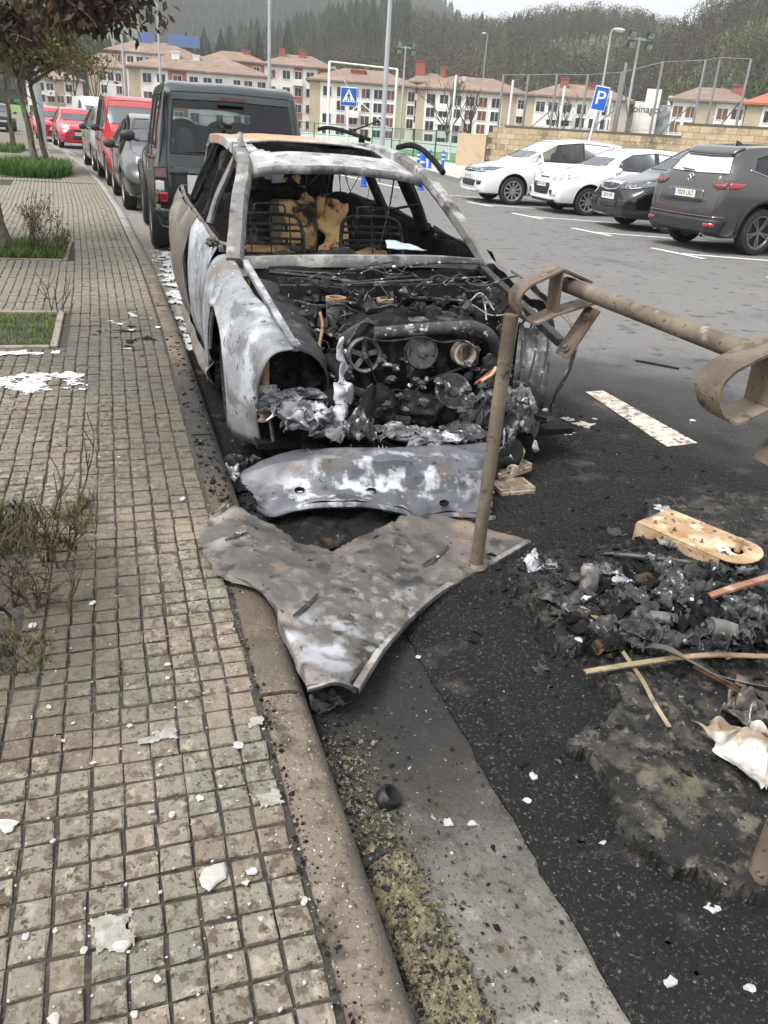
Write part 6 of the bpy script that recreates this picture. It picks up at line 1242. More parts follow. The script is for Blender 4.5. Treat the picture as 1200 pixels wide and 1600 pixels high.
sp = hatch(4.2,1.72,1.62,2.6,.85,m_greyp,.31,'multi',(1.0,1.85),.76,1.02,.22,1.0,.62,m_blk); sp['win'] = (*std_win(1.62,1.0,(1.0,1.85),4.2,.86), dict(det, plate='1175 FRD'))
rowcar('grey_car', 'grey tall hatchback parked just beyond the red van', sp, 26.2, .08)
m_red2 = paint('bright_red_paint', (.40,.012,.02), 0, .25)
sp = hatch(3.75,1.69,1.53,2.46,.78,m_red2,.30,'star',(.85,1.62),.78,1.0,.20,.96,.62); sp['win'] = (*std_win(1.53,.96,(.85,1.62),3.75,.845), dict(lamp=([(.40,.86),(.52,.92),(.66,.92)],[(.42,.72),(.54,.70),(.68,.76)]), grille=([(-.34,.50),(0,.50),(.34,.50)],[(-.30,.36),(0,.35),(.30,.36)]), pz=.56, plate='6604 DLT', seams=(1.25,2.25)))
v = rowcar('red_hatchback', 'small red hatchback facing the camera where the road bends left', sp, 39.8, .10)
v.patch('upper_grille', 'F', [(-.26,.74),(0,.73),(.26,.74)], [(-.22,.66),(0,.65),(.22,.66)], m_blk, .006, 12, 3); c = v.cast('F',0,.78,.01); v.ring_logo('F',0,.79,.05,[[(-.7,.3),(.7,.3)],[(0,.3),(0,-.9)]])
sp = dict(sp); sp['win'] = (*sp['win'][:3], dict(sp['win'][3], plate='3092 CBL'))
rowcar('red_hatchback', 'red hatchback half hidden behind the lamp post and the first red hatchback', sp, 46.5, -.15)
m_whitev = paint('white_van_paint', (.72,.73,.74), 0, .3, 1)
sp = hatch(5.0,1.9,2.15,3.0,.9,m_whitev,.33,'steel',(.9,1.7),.95,1.2,.08,1.2,.8,m_blk); sp['cat'] = 'van'
sp['top'] = [(0,.7),(.03,.9),(.12,1.0),(.4,1.1),(.9,1.25),(1.0,1.3),(1.7,2.0),(2.1,2.13),(4.6,2.13),(4.92,2.05),(4.96,1.6),(5.0,.7)]
sp['win'] = (([(-.7,1.95),(.7,1.95)],[(-.82,1.42),(.82,1.42)]), ([(-.6,1.9),(.6,1.9)],[(-.7,1.35),(.7,1.35)]), [([(1.6,1.75),(1.9,1.9),(2.3,1.92)],[(1.35,1.35),(1.8,1.35),(2.3,1.35)])], dict(det2, lamp=([(.5,1.05),(.75,1.1)],[(.5,.9),(.77,.95)]), plate='5520 BXS'))
rowcar('white_van', 'white van whose roof shows above the grey hatchback', sp, 50, 2.6)
sp = hatch(4.4,1.78,1.52,2.65,.88,m_black,.32,'multi',(1.0,1.85),.76,1.0,.22,.98,.62); sp['win'] = (*std_win(1.52,.98,(1.0,1.85),4.4,.89), det)
v = rowcar('black_saloon', 'black car at the far left edge beyond the young trees', sp, 60, -.9)
# ================================================================== across the street: wall, pitch, fences, poles, signs, houses
def far(px, py, D):
    d = _ray(px, py); t = D/math.hypot(d.x, d.y); return Vector((d.x*t, d.y*t, CAM_H+d.z*t))
m_block = mat('sandstone_block', (.36,.28,.17), [dict(t='random', c=(.42,.34,.22), lo=.3, hi=.7), dict(t='random', c=(.26,.205,.13), lo=.82, hi=.95), lay((.22,.18,.12), 1.1, .5, .66, d=7), lay((.12,.105,.08), .6, .56, .68, d=6, st=(1,1,.35)), lay((.48,.40,.28), 8, .55, .68)], rough=.9, bump=.01, bs=14)
m_mortar = mat('wall_mortar', (.09,.075,.055), rough=.95); m_plaster = mat('ochre_plaster', (.46,.36,.24), [lay((.36,.28,.19), 2, .5, .65)], rough=.9)
A_, B_ = Vector((17.0,41.6,0)), Vector((35.0,17.0,0)); wd_ = (B_-A_).normalized(); wn = Vector((-wd_.y, wd_.x, 0)); wn = wn if wn.dot(-A_) > 0 else -wn
wall = wthing('block_wall', 'ochre sandstone block wall behind the parked cars', 'wall', tuple((A_+B_)/2))
WL = (B_-A_).length; rzw = math.atan2(wd_.y, wd_.x)
def top_at(u): return 1.62 if u < 1.7 else (1.62+.25*int((u-1.7)/.4+1) if u < 2.6 else (2.12 if u < 11.2 else 2.62))
g = MB()
for (u0,u1,h) in ((0,1.65,1.60),(1.65,2.05,1.60),(2.05,2.6,1.85),(2.6,11.2,2.10),(11.2,WL,2.60)):
    c = A_+wd_*(u0+u1)/2+Vector((0,0,h/2)); g.box(tuple(c), (u1-u0-.002,.20,h), rzw)
g.build('wall_core', m_mortar, wall)
g = MB(); c = A_+wd_*.83+Vector((0,0,.815)); g.box(tuple(c), (1.66,.27,1.63), rzw); g.build('plastered_end', m_plaster, wall, bevel=.01)
blk_me = MB().box((0,0,0),(.488,.05,.238)); bm_ = bpy.data.meshes.new('block'); bm_.from_pydata(blk_me.v,[],blk_me.f); bm_.materials.append(m_block)
blocks = []
for k in range(0, 11):
    z = .125+.25*k; u = 1.72+(.25 if k%2 else 0)
    while u < WL:
        if z+.1 < top_at(u+.25): blocks.append((u+.25, z))
        u += .5
blocks.sort(key=lambda q: -q[1]+ (0 if 1.7 < q[0] < 22 else 5)); rest = MB()
for i, (u, z) in enumerate(blocks):
    c = A_+wd_*u+wn*(.10+rnd.uniform(-.008,.008))+Vector((0,0,z))
    if i < 300: o = bpy.data.objects.new('block', bm_); COL.objects.link(o); o.parent = wall; o.location = c-wall.location; o.rotation_euler = (0,0,rzw)
    else: rest.box(tuple(c), (.488,.05,.238), rzw)
tag(rest.build('block', m_block, wall), kind='stuff')
# pitch
m_turf = mat('artificial_turf', (.085,.20,.075), [lay((.11,.24,.09), .4, .45, .6)], rough=.9); m_wboard = mat('white_board', (.62,.64,.64), rough=.7)
g = MB(); g.grid([[(17.9,42.6,.03),(60,30,.03)],[(18.4,64,.03),(60,70,.03)],[(14,88,.03),(60,84,.03)]]); g.f = [f[::-1] for f in g.f]; tag(g.build('sports_pitch', m_turf), kind='structure')
g = MB(); p0, p1 = far(470,226,88), far(900,240,80); p0.z = p1.z = .45; g.beam(p0, p1, .1, .85); tag(g.build('white_perimeter_board', m_wboard), 'low white board running along the far side of the pitch', 'board')
m_gfence = mat('green_fence_paint', (.015,.10,.055), rough=.5); m_galv = mat('galvanised_steel', (.42,.44,.46), [lay((.32,.33,.35), 3, .5, .7)], rough=.45, metal=.3); m_wpole = mat('white_pole_paint', (.70,.72,.73), rough=.5); m_dgalv = mat('dull_steel', (.25,.255,.26), rough=.6, metal=.2)
fen = wthing('green_fence', 'green wire fence around the pitch behind the blue posts', 'fence', (17.8,44.6,0))
fp = [Vector((17.75,43.2,.1)), Vector((18.0,47.5,.1)), Vector((18.25,52,.1)), Vector((18.4,57,.1)), Vector((18.5,62,.1)), Vector((14.5,63.5,.1)), Vector((10.5,65,.1)), Vector((6.5,66.5,.1)), Vector((2.5,68,.1))]
for i, p in enumerate(fp):
    g = MB(); g.tube([p, p+Vector((0,0,1.62))], .045, 8); g.build('fence_post', m_gfence, fen)
    if i:
        q = fp[i-1]
        for z in (.12,.85,1.58): g = MB(); g.tube([q+Vector((0,0,z)), p+Vector((0,0,z))], .022, 6); g.build('fence_rail', m_gfence, fen)
        g = MB(); n = int((p-q).length/.14)
        for k in range(1,n): a = q.lerp(p,k/n); g.beam(a+Vector((0,0,.12)), a+Vector((0,0,1.58)), .010, .010)
        tag(g.build('wire_mesh', m_gfence, fen), kind='stuff')
# blue flexible posts
m_bpost = mat('blue_post_plastic', (.02,.10,.55), rough=.4); m_bband = mat('white_reflective_band', (.75,.78,.82), rough=.4)
for k, (px, py, h, z0, lb) in enumerate(((653,261,.62,.14,'leftmost of the four small blue posts by the green fence'),(663,262,.62,.14,'second of the four small blue posts by the green fence'),(671,263,.72,.14,'third of the four small blue posts by the green fence'),(691,264,.72,.14,'blue post nearest the ochre wall end'),(568,292,.95,.013,'blue post seen through the burnt car cabin'),(657,297,.95,.013,'blue post seen beside the burnt car roof pillar'))):
    p = gp(px,py,z0); b = thing('blue_post', lb, 'bollard', tuple(p), 0, 'blue flexible posts by the pitch'); r_ = .07 if k < 4 else .075
    g = MB(); g.lathe([(0,0),(r_*1.3,0),(r_*1.3,.04),(r_,.06),(r_,h-.04),(r_*.8,h),(0,h)], 18); g.build('post_body', m_bpost, b, smooth=True, sharp=40)
    for zz in (.5,.75): g = MB(); g.lathe([(r_+.004,h*zz),(r_+.004,h*zz+.06)], 18); g.build('reflective_band', m_bband, b, smooth=True)
# poles
def pole(name, label, px, py, D, r, m_, cat='pole', group=None, r2=None, base=0):
    top = far(px, py, D); b = thing(name, label, cat, (top.x, top.y, base), 0, group); h = top.z-base
    g = MB(); g.tube([(0,0,0),(0,0,h*.5),(0,0,h)], [r, (r+(r2 or r))/2, r2 or r], 10); g.build('mast', m_, b, smooth=True); g = MB(); g.box((0,0,.02),(r*5,r*5,.04)); g.build('base_plate', m_, b); return b, h
def lamp_head(b, h, ang, L=1.2, m_=None):
    a = (math.cos(ang), math.sin(ang)); g = MB(); g.tube([(0,0,h-.02),(a[0]*L*.5,a[1]*L*.5,h+.10),(a[0]*L,a[1]*L,h+.14)], .035, 8); g.build('lamp_arm', m_galv, b, smooth=True)
    g = MB(); lump(g, (a[0]*(L+.25), a[1]*(L+.25), h+.13), (.36,.20,.085), .2, .03, 1, ICO2); hd = g.build('lamp_head', m_wpole, b, smooth=True); g = MB(); g.box((a[0]*(L+.3),a[1]*(L+.3),h+.05),(.34,.24,.03)); g.build('lamp_glass', m_plate, hd)
def flood(b, h):
    g = MB(); g.beam((-.75,0,h-.1),(.75,0,h-.1),.10,.10); g.build('cross_arm', m_galv, b)
    for x in (-.6,.6):
        for z in (h+.15,h-.40): g = MB(); M = Matrix.Translation((x,-.15,z)) @ Matrix.Rotation(.5,4,'X'); g.box((0,0,0),(.42,.26,.36),0,M); f = g.build('floodlight', m_blk, b, bevel=.02); g = MB(); g.box((0,-.14,0),(.36,.02,.30),0,M); g.build('lens', m_clear, f)
b, h = pole('floodlight_mast', 'leftmost floodlight mast, above the red-brick roofs', 187, 14, 62, .11, m_galv, 'floodlight', r2=.07); flood(b, h)
b, h = pole('floodlight_mast', 'floodlight mast right of the crossing sign', 634, 72, 75, .11, m_galv, 'floodlight', r2=.07); flood(b, h)
b, h = pole('floodlight_mast', 'floodlight mast leaning near the right-hand street lamp', 1000, 58, 56, .10, m_galv, 'floodlight', r2=.07); flood(b, h)
b, h = pole('street_lamp', 'street lamp above the off-road car with its head to the left', 245, 6, 48, .09, m_galv, 'street lamp', r2=.05); lamp_head(b, h, PI, .3)
b, h = pole('street_lamp', 'street lamp right of the parking sign', 955, 50, 50, .09, m_galv, 'street lamp', r2=.05); lamp_head(b, h, -.2, .15)
b, h = pole('street_lamp', 'tall street lamp rising above the right half of the off-road car', 421, -70, 46, .10, m_galv, 'street lamp', r2=.07); lamp_head(b, h, 0, 1.2)
b, h = pole('street_lamp', 'thickest tall street lamp, right of the crossing sign', 613, -60, 33, .10, m_galv, 'street lamp', r2=.07); lamp_head(b, h, 0, 1.2)
p = gp(69,238,.11); b = thing('street_lamp', 'grey lamp post by the left pavement between the young trees', 'street lamp', tuple(p)); g = MB(); g.tube([(0,0,0),(0,0,3.5),(0,0,8)], [.135,.11,.07], 14); g.build('mast', m_galv, b, smooth=True); g = MB(); g.lathe([(0,0),(.2,0),(.2,.02),(.14,.05)], 16); g.build('base_plate', m_galv, b); lamp_head(b, 8, 0, 1.5)
b, h = pole('street_lamp', 'small far street lamp on the wooded slope', 762, 54, 130, .10, m_dgalv, 'street lamp'); lamp_head(b, h, PI, .3)
NETP = [(787,117,46,'first'),(826,117,46,'second'),(871,116,45,'third'),(919,117,44,'fourth'),(972,113,43,'fifth'),(1036,97,43,'seventh'),(1103,94,42,'eighth'),(1126,90,47,'ninth'),(1174,92,41,'tenth')]
ORD = 'tall grey net post behind the ochre wall, %s from the left'
tops = []
for (px, py, D, o_) in NETP:
    b, h = pole('net_post', ORD % o_, px, py, D, .055, m_dgalv, 'post', 'grey net posts behind the wall'); tops.append(Vector((b.location.x, b.location.y, h)))
b, h = pole('net_post', 'thick braced net post beside the leaning floodlight mast', 979, 98, 43.5, .075, m_dgalv, 'post', 'grey net posts behind the wall'); tb = Vector((b.location.x,b.location.y,h))
g = MB(); g.tube([Vector((0,0,h-.6)), Vector((1.3,.3,1.2))], .035, 6); g.build('brace', m_dgalv, b)
for (px, py, D, lb) in ((713,117,58,'leftmost of the white net posts right of the crossing sign'),(802,125,56,'white net post in front of the middle white house'),(883,134,54,'white net post just left of the parking sign'),(956,142,53,'white net post just right of the parking sign')):
    pole('white_net_post', lb, px, py, D, .07, m_wpole, 'post', 'white net posts of the pitch')
nt_ = wthing('ball_net', 'fine ball net with cables strung between the grey posts', 'net', tuple(tops[0]*Vector((1,1,0))))
for a, b_ in zip(tops[:-1], tops[1:]):
    for z in (0, .45, .8):
        g = MB(); g.tube([Vector((a.x,a.y,a.z*(1-z)+1.6*z)), Vector((b_.x,b_.y,b_.z*(1-z)+1.6*z))], .010 if z else .014, 4); g.build('cable', m_dgalv, nt_)
for (a, b_) in ((tops[1],tops[2]),(tops[3],tops[4]),(tops[5],tops[6]),(tops[7],tops[8])):
    g = MB(); g.tube([Vector((a.x,a.y,1.7)), Vector((b_.x,b_.y,b_.z-1.5))], .030, 5); g.build('brace', m_dgalv, nt_)
g = MB()
for a, b_ in zip(tops[:-1], tops[1:]):
    n = int((b_-a).length/.45)
    for k in range(n): p = a.lerp(b_,k/n); g.beam((p.x,p.y,1.7),(p.x,p.y,p.z),.004,.004)
    for k in range(8): q = k/8; g.beam((a.x,a.y,a.z*(1-q)+1.7*q),(b_.x,b_.y,b_.z*(1-q)+1.7*q),.004,.004)
tag(g.build('netting', m_dgalv, nt_), kind='stuff')
gf = wthing('white_goal_frame', 'large white pole frame behind the crossing sign', 'frame', tuple(far(515,96,62)*Vector((1,1,0))))
a, b_ = far(515,96,62), far(621,108,62)
for q in (a, b_): g = MB(); g.tube([(q.x,q.y,0), q], .09, 10); g.build('upright', m_wpole, gf, smooth=True)
g = MB(); g.tube([a, b_], .05, 8); g.build('crossbar', m_wpole, gf)
for q, e in ((far(522,104,62), far(546,138,63)), (far(553,150,63), far(612,205,63)), (far(546,175,64), far(575,155,64))): g = MB(); g.tube([q, e], .035, 6); g.build('stay', m_wpole, gf)
# signs
m_sblue = mat('sign_blue', (.008,.10,.48), rough=.35, coords='obj'); m_swhite = mat('sign_white', (.78,.80,.82), rough=.35, coords='obj'); m_sback = mat('sign_back', (.4,.41,.42), rough=.5, coords='obj')
def sign(name, label, px, py, D, size, h_, tilt=0):
    c = far(px, py, D); f = Vector((-c.x,-c.y,0)).normalized(); rz = math.atan2(f.y, f.x)+PI/2
    t = thing(name, label, 'road sign', (c.x, c.y, 0), rz); t.rotation_euler = (0, tilt, rz); z = c.z
    g = MB(); g.tube([(0,.03,0),(0,.03,z+size*.45)], .035, 10); g.build('pole', m_wpole, t, smooth=True)
    g = MB(); g.box((0,0,z),(size,.02,h_)); pl = g.build('sign_plate', m_swhite, t, bevel=.008); g = MB(); g.box((0,-.012,z),(size*.93,.006,h_*.93)); g.build('blue_face', m_sblue, pl); return t, pl, z
t, pl, z = sign('crossing_sign', 'blue pedestrian crossing sign above the burnt car roof', 545, 151, 33.5, .62, .62)
g = MB(); g.prism([(-.245,-.18),(.245,-.18),(0,.265)], -.0, .004, Matrix.Translation((0,-.016,z)) @ Matrix.Rotation(PI/2,4,'X')); g.build('white_triangle', m_swhite, pl)
def glyph(polys, nm):
    g = MB()
    for P in polys: g.prism(P, .0, .003, Matrix.Translation((0,-.021,z)) @ Matrix.Rotation(PI/2,4,'X'))
    return g.build(nm, m_ink, pl)
circ = [(.028*math.cos(a), .125+.028*math.sin(a)) for a in np.linspace(0,2*PI,12)[:-1]]
for P in (circ, [(-.035,.085),(.035,.085),(.03,-.02),(-.03,-.02)], [(-.03,.085),(-.085,.0),(-.07,-.01),(-.025,.05)], [(.03,.085),(.075,.01),(.06,.0),(.025,.045)], [(-.03,-.02),(.0,-.02),(-.05,-.16),(-.085,-.16)], [(.0,-.02),(.03,-.02),(.075,-.16),(.04,-.16)]): glyph([P], 'walking_figure')
for x in (-.15,-.115,.115,.15): glyph([[(x-.012,-.165),(x+.008,-.165),(x+.014,-.115),(x-.004,-.115)]], 'zebra_stripe')
t, pl, z = sign('parking_sign', 'tilted blue parking sign with a white P', 922, 152, 33, .50, .78, .12)
flat_text('letter_P', 'P', .62, Matrix.Translation((0,-.018,z)) @ Matrix.Rotation(PI/2,4,'X'), m_swhite, pl, .002, 1.15)
# houses
m_hwhite = mat('house_white', (.76,.74,.71), [lay((.58,.57,.54), .35, .5, .68)], rough=.9); m_htan = mat('house_ochre', (.46,.38,.27), [lay((.38,.31,.22), .4, .5, .66)], rough=.9); m_hbrick = mat('house_brick', (.40,.16,.09), [lay((.32,.13,.075), .5, .5, .66), lay((.46,.22,.13), 3, .55, .7)], rough=.9)
m_hroof = mat('house_roof_tile', (.21,.15,.115), [lay((.27,.19,.145), .5, .48, .62), lay((.15,.11,.09), 1.2, .52, .66), lay((.15,.11,.09), 1.1, .6, .9, t='wave', d=.5, a=.35)], rough=.9); m_hred = mat('house_red_roof', (.38,.12,.08), [lay((.30,.10,.07), .6, .5, .66)], rough=.9)
m_pane = mat('house_pane', (.03,.035,.04), rough=.12); m_shut = mat('brown_shutter', (.16,.07,.05), rough=.8); m_bsheet = mat('blue_roof_sheet', (.09,.16,.34), rough=.6); m_chim = mat('red_chimney', (.30,.10,.065), rough=.9)
def pane_mesh(nm, w_, d, h, m_):
    g = MB().box((0,0,0),(w_,d,h)); me = bpy.data.meshes.new(nm); me.from_pydata(g.v,[],g.f); me.materials.append(m_); return me
WF = pane_mesh('window', 1.3, .14, 1.35, m_hwhite); WP = pane_mesh('pane', .52, .06, 1.15, m_pane); WS = pane_mesh('pane', .52, .06, 1.15, m_shut); BALC = pane_mesh('balcony', 2.6, .9, .9, m_hwhite)
def house(name, label, pL, eL, pR, eR, D, depth, bays, floors, roofh, roofm=None, chim=(), D2=None, grp=None, hip=.3):
    A = far(pL, eL, D); B = far(pR, eR, D2 or D); ez = (A.z+B.z)/2; u = Vector((B.x-A.x, B.y-A.y, 0)); W = u.length; rz = math.atan2(u.y, u.x)
    t = thing(name, label, 'house', (A.x, A.y, 0), rz, grp); t.scale = (1,1,1)
    g = MB(); g.box((W/2,depth/2+.1,ez/2),(W,depth,ez)); g.build('wall', bays[0][2], t)
    fh = min(3.0, (ez-.4)/floors); x = 0; tot = sum(b[0] for b in bays)
    for (frac, kinds, m_) in bays:
        w_ = W*frac/tot; g = MB(); g.box((x+w_/2,.02,ez/2-.03),(w_-.02,.16,ez-.06)); g.build('facade_bay', m_, t)
        for f in range(floors):
            z = ez-.35-.75-fh*f
            for k, kd in enumerate(kinds):
                cx = x+w_*(k+.5)/len(kinds)
                if kd == '-' or (kd == 'w' and rnd.random() < .12): continue
                if kd == 'w' and rnd.random() < .25: kd = rnd.choice('smb')
                o = bpy.data.objects.new('window', WF if m_ is not m_hwhite or 1 else WF); COL.objects.link(o); o.parent = t; o.location = (cx,-.06,z); sc = min(1, w_/len(kinds)/1.5); o.scale = (sc,1,.95)
                for q in (-.29,.29): p = bpy.data.objects.new('pane', WS if kd == 's' or (kd == 'm' and q < 0) else WP); COL.objects.link(p); p.parent = o; p.location = (q,-.06,0)
                if kd == 'b': o2 = bpy.data.objects.new('balcony', BALC); COL.objects.link(o2); o2.parent = t; o2.location = (cx,-.45,z-.95); o2.scale = (min(1,w_/len(kinds)/2.7),1,1)
        x += w_
    e = .55; z0 = ez; roofh = roofh*.6; z1 = ez+roofh; r_ = depth/2+e; hx = W*hip
    vs = [(-e,-e,z0),(W+e,-e,z0),(W+e,depth+e,z0),(-e,depth+e,z0),(-e,-e,z0+.22),(W+e,-e,z0+.22),(W+e,depth+e,z0+.22),(-e,depth+e,z0+.22),(hx,depth/2,z1),(W-hx,depth/2,z1)]
    g = MB(); g.add(vs, [(0,3,2,1),(0,1,5,4),(1,2,6,5),(2,3,7,6),(3,0,4,7),(4,5,9,8),(5,6,9),(6,7,8,9),(7,4,8)]); rf = g.build('roof', roofm or m_hroof, t)
    for (fx, fy, s_, hh, m_) in chim: g = MB(); zc = z0+.22+(roofh-.22)*min(1,1-abs(fy-.5)*2+.0); g.box((W*fx,depth*fy,zc+hh*.3-.5),(s_*.6,s_*.6,hh*.6+1)); g.box((W*fx,depth*fy,zc+hh*.6+.05),(s_*.72,s_*.7,.12)); g.build('chimney', m_, rf)
    return t, W, ez
H = m_hwhite; T = m_htan; K = m_hbrick
t, W, ez = house('apartment_house', 'brick apartment house with blue sheeting on its roof', 166,82,311,89,178,12,[(2,'ww',K),(5,'wwwww',H),(3,'ww',K)],4,4.2,None,[(.8,.5,1.6,1.6,m_chim)])
for (fx, w_, h_) in ((.42,2.8,1.9),(.85,6.0,2.0)): g = MB(); g.box((W*fx,5,ez+3.0),(w_,.3,h_)); g.build('roof_sheet', m_bsheet, t)
house('apartment_house', 'pale house with an ochre side at the left of the brick house', 136,104,190,109,150,12,[(2,'-',T),(4,'wwm',H)],4,4.0)
house('apartment_house', 'low cream house half hidden by the trees at the far left', 40,128,128,122,165,10,[(3,'ww',H),(3,'ww',T),(3,'w-',H)],3,2.5)
house('apartment_house', 'brick house with a flat hipped roof behind the long white house', 318,92,412,101,160,12,[(3,'w-w',K),(3,'ww',K)],4,3.2,None,[(.72,.4,2.0,.9,m_hred)])
house('apartment_house', 'long white house with brown roof above the off-road car', 200,104,419,123,128,12,[(1.2,'-',T),(3,'ww',H),(2,'m',K),(3,'ww',H),(3,'w-w',H),(3,'ww',H)],3,4.0,None,[(.33,.35,1.8,1.2,H),(.48,.35,1.5,.8,H)])
house('apartment_house', 'tall white and brick house left of the crossing sign', 413,101,519,110,140,12,[(3.2,'sw',H),(1.0,'w',K),(1.6,'w',H),(1.6,'s',K)],4,3.4,None,[(.25,.4,1.6,1.6,m_chim),(.55,.4,1.6,1.5,m_chim)])
house('apartment_house', 'white house with ochre ends right behind the crossing sign', 484,126,650,137,122,11,[(1,'-',T),(2.6,'ww',H),(2.2,'wm',H),(2.4,'ws',H),(.9,'-',T),(.8,'w',H)],4,3.4,None,[(.45,.35,3.0,.4,m_hred)])
house('apartment_house', 'white house with ochre ends left of the parking sign', 652,138,822,150,120,11,[(.7,'-',T),(2.2,'wb',H),(2.2,'wm',H),(2.2,'sw',H),(1.2,'-',T),(.7,'w',H)],4,3.4,None,[(.42,.35,1.0,.6,H)])
house('apartment_house', 'white balcony house with ochre corner right of the parking sign', 824,151,985,159,116,11,[(.7,'-',T),(2.2,'wb',H),(2.6,'bw',H),(2.0,'ww',H),(1.4,'-',T)],4,3.2,None,[(.34,.35,1.6,1.6,m_chim),(.62,.35,1.8,.7,m_chim)])
house('apartment_house', 'white and ochre house with brown shutters near the right edge', 1052,156,1166,164,108,11,[(2.2,'ss',H),(1.5,'--',T),(2.4,'sb',H)],4,3.0,None,[(.86,.35,2.0,1.1,m_chim)])
house('apartment_house', 'ochre house with red roof at the right edge', 1168,163,1290,170,106,11,[(1.2,'-',T),(2.5,'ww',H),(2,'ww',T)],4,3.0,m_hred)
house('brick_house', 'red-brick gabled house behind the white houses', 640,128,700,134,150,9,[(2,'w-',K),(2,'-w',H)],4,3.0,m_hroof,[(.25,.4,2.6,3.2,m_chim),(.85,.4,1.4,2.0,m_chim)])
# white works building with lettering
a = far(993,158,122); b_ = far(1030,160,122); t = thing('works_building', 'white flat-roofed works building with dark lettering', 'building', (a.x,a.y,0), math.atan2(b_.y-a.y,b_.x-a.x)); Wb = (b_-a).length
g = MB(); g.box((Wb*.5,4,a.z/2),(Wb,8,a.z)); g.build('lower_hall', m_hwhite, t); g = MB(); g.box((Wb*.72,5,(a.z+1.6)/2),(Wb*.62,7,a.z+1.6)); g.build('tower_block', m_hwhite, t); flat_text('lettering', 'Soinago', 1.25, Matrix.Translation((Wb*.42,-.03,a.z-.9)) @ Matrix.Rotation(PI/2,4,'X'), m_ink, t, .02)
g = MB(); g.box((Wb*1.5,6,(a.z-.2)/2),(Wb*1.0,8,a.z-.2)); g.build('glass_wing', mat('grey_glazing', (.30,.33,.34), [lay((.16,.18,.19), .8, .5, .6), lay((.55,.57,.58), 1.7, .56, .66)], rough=.4), t); g = MB(); g.box((Wb*1.75,7,a.z+.55),(Wb*.7,4,1.1)); g.build('roof_box', m_hwhite, t)
# ================================================================== hills, woods, trees, plants, haze
def az_of(px):
    hy = 174+(px-164)*math.tan(R(4)); d = _ray(px, hy); return math.atan2(d.x, d.y)
def elev(px, py): d = _ray(px, py); return d.z/math.hypot(d.x, d.y), math.atan2(d.x, d.y)
def ridge(pts, dy=0): 
    q = sorted((elev(px,py+dy)[1], elev(px,py+dy)[0]) for px,py in pts); return [a for a,_ in q], [e for _,e in q]
R_MID = ridge([(-300,70),(60,60),(200,90),(330,75),(480,50),(560,28),(640,22),(700,34),(745,36),(800,26),(860,20),(930,16),(1000,26),(1045,40),(1090,60),(1300,80)], 40)
R_FAR = ridge([(-300,-150),(0,-110),(300,-90),(520,-60),(640,-10),(690,10),(720,40),(800,90),(1300,120)], 22)
R_RGT = ridge([(700,190),(900,150),(980,110),(1030,60),(1060,40),(1085,24),(1120,2),(1200,-30),(1400,-90)], 52)
def sm(t): t = min(1,max(0,t)); return t*t*(3-2*t)
def hill_h(az, r):
    h = 0
    e = np.interp(az, *R_MID); h = max(h, (e*470+1.5)*sm((r-165)/(470-165))**.9 - max(0,r-470)*.02)
    e = np.interp(az, *R_RGT); h = max(h, (e*330+1.5)*sm((r-150)/(330-150))**.9)
    e = np.interp(az, *R_FAR); h = max(h, (e*1000)*sm((r-420)/(1000-420)))
    return max(0,h)-.3
m_hill = mat('hillside', (.06,.075,.025), [lay((.10,.095,.055), .02, .45, .6), lay((.055,.075,.025), .05, .5, .65), 
    dict(t='dist', c=(.12,.24,.045), p=(3.0,330,0), r0=30, r1=55, n=25, s=.03, st=(1,.25,0))], rough=.95, bump=.3, bs=.4)
azs = np.linspace(R(-24), R(62), 150); rs = np.concatenate([np.linspace(140,480,60), np.linspace(495,1100,40)])
g = MB(); g.grid([[(r*math.sin(a), r*math.cos(a), hill_h(a,r)+1.2*nz(r*math.sin(a),r*math.cos(a),0,.03)*min(1,(r-140)/60)) for a in azs] for r in rs], flip=False); hills = tag(g.build('hills', m_hill, None, smooth=True, sharp=80), kind='structure')
# woods on the slopes: a far-off mass
def conifer(seed, tiers=7, n=9):
    r_ = random.Random(seed); g = MB(); g.tube([(0,0,0),(0,0,.25)], .018, 4, cap=False)
    for k in range(tiers):
        z0 = .10+.78*k/tiers; z1 = z0+.26; R0 = .19*(1-k/tiers)**.8+.025; vs = [(0,0,min(1,z1))]; 
        for q in range(n*2): a = PI*q/n+r_.uniform(-.12,.12); rr = R0*(r_.uniform(.8,1.15) if q%2 else r_.uniform(.45,.65)); vs.append((rr*math.cos(a), rr*math.sin(a), z0+r_.uniform(-.03,.03)))
        g.add(vs, [(0,1+q,1+(q+1)%(2*n)) for q in range(2*n)])
    return np.array(g.v), g.f
def bare(seed, n=210):
    r_ = random.Random(seed); g = MB(); g.tube([(0,0,0),(.01,0,.45)], [.022,.012], 4, cap=False)
    for k in range(n):
        a = r_.uniform(0,6.28); b = math.acos(r_.uniform(-.5,1)); rr = r_.uniform(.45,1)**.5; c = Vector((.30*rr*math.sin(b)*math.cos(a), .30*rr*math.sin(b)*math.sin(a), .60+.38*rr*math.cos(b))); s_ = r_.uniform(.014,.036)
        d = Vector((r_.gauss(0,1),r_.gauss(0,1),r_.gauss(.6,1))).normalized(); e = d.cross(Vector((r_.gauss(0,1),r_.gauss(0,1),r_.gauss(0,1)))).normalized(); g.add([c-d*s_, c+d*s_*1.3+e*s_*.2, c+e*s_*.7], [(0,1,2)])
    for k in range(6): a = r_.uniform(0,6.28); g.tube([(0,0,r_.uniform(.2,.4)),(.2*math.cos(a),.2*math.sin(a),r_.uniform(.55,.85))], [.012,.004], 3, cap=False)
    return np.array(g.v), g.f
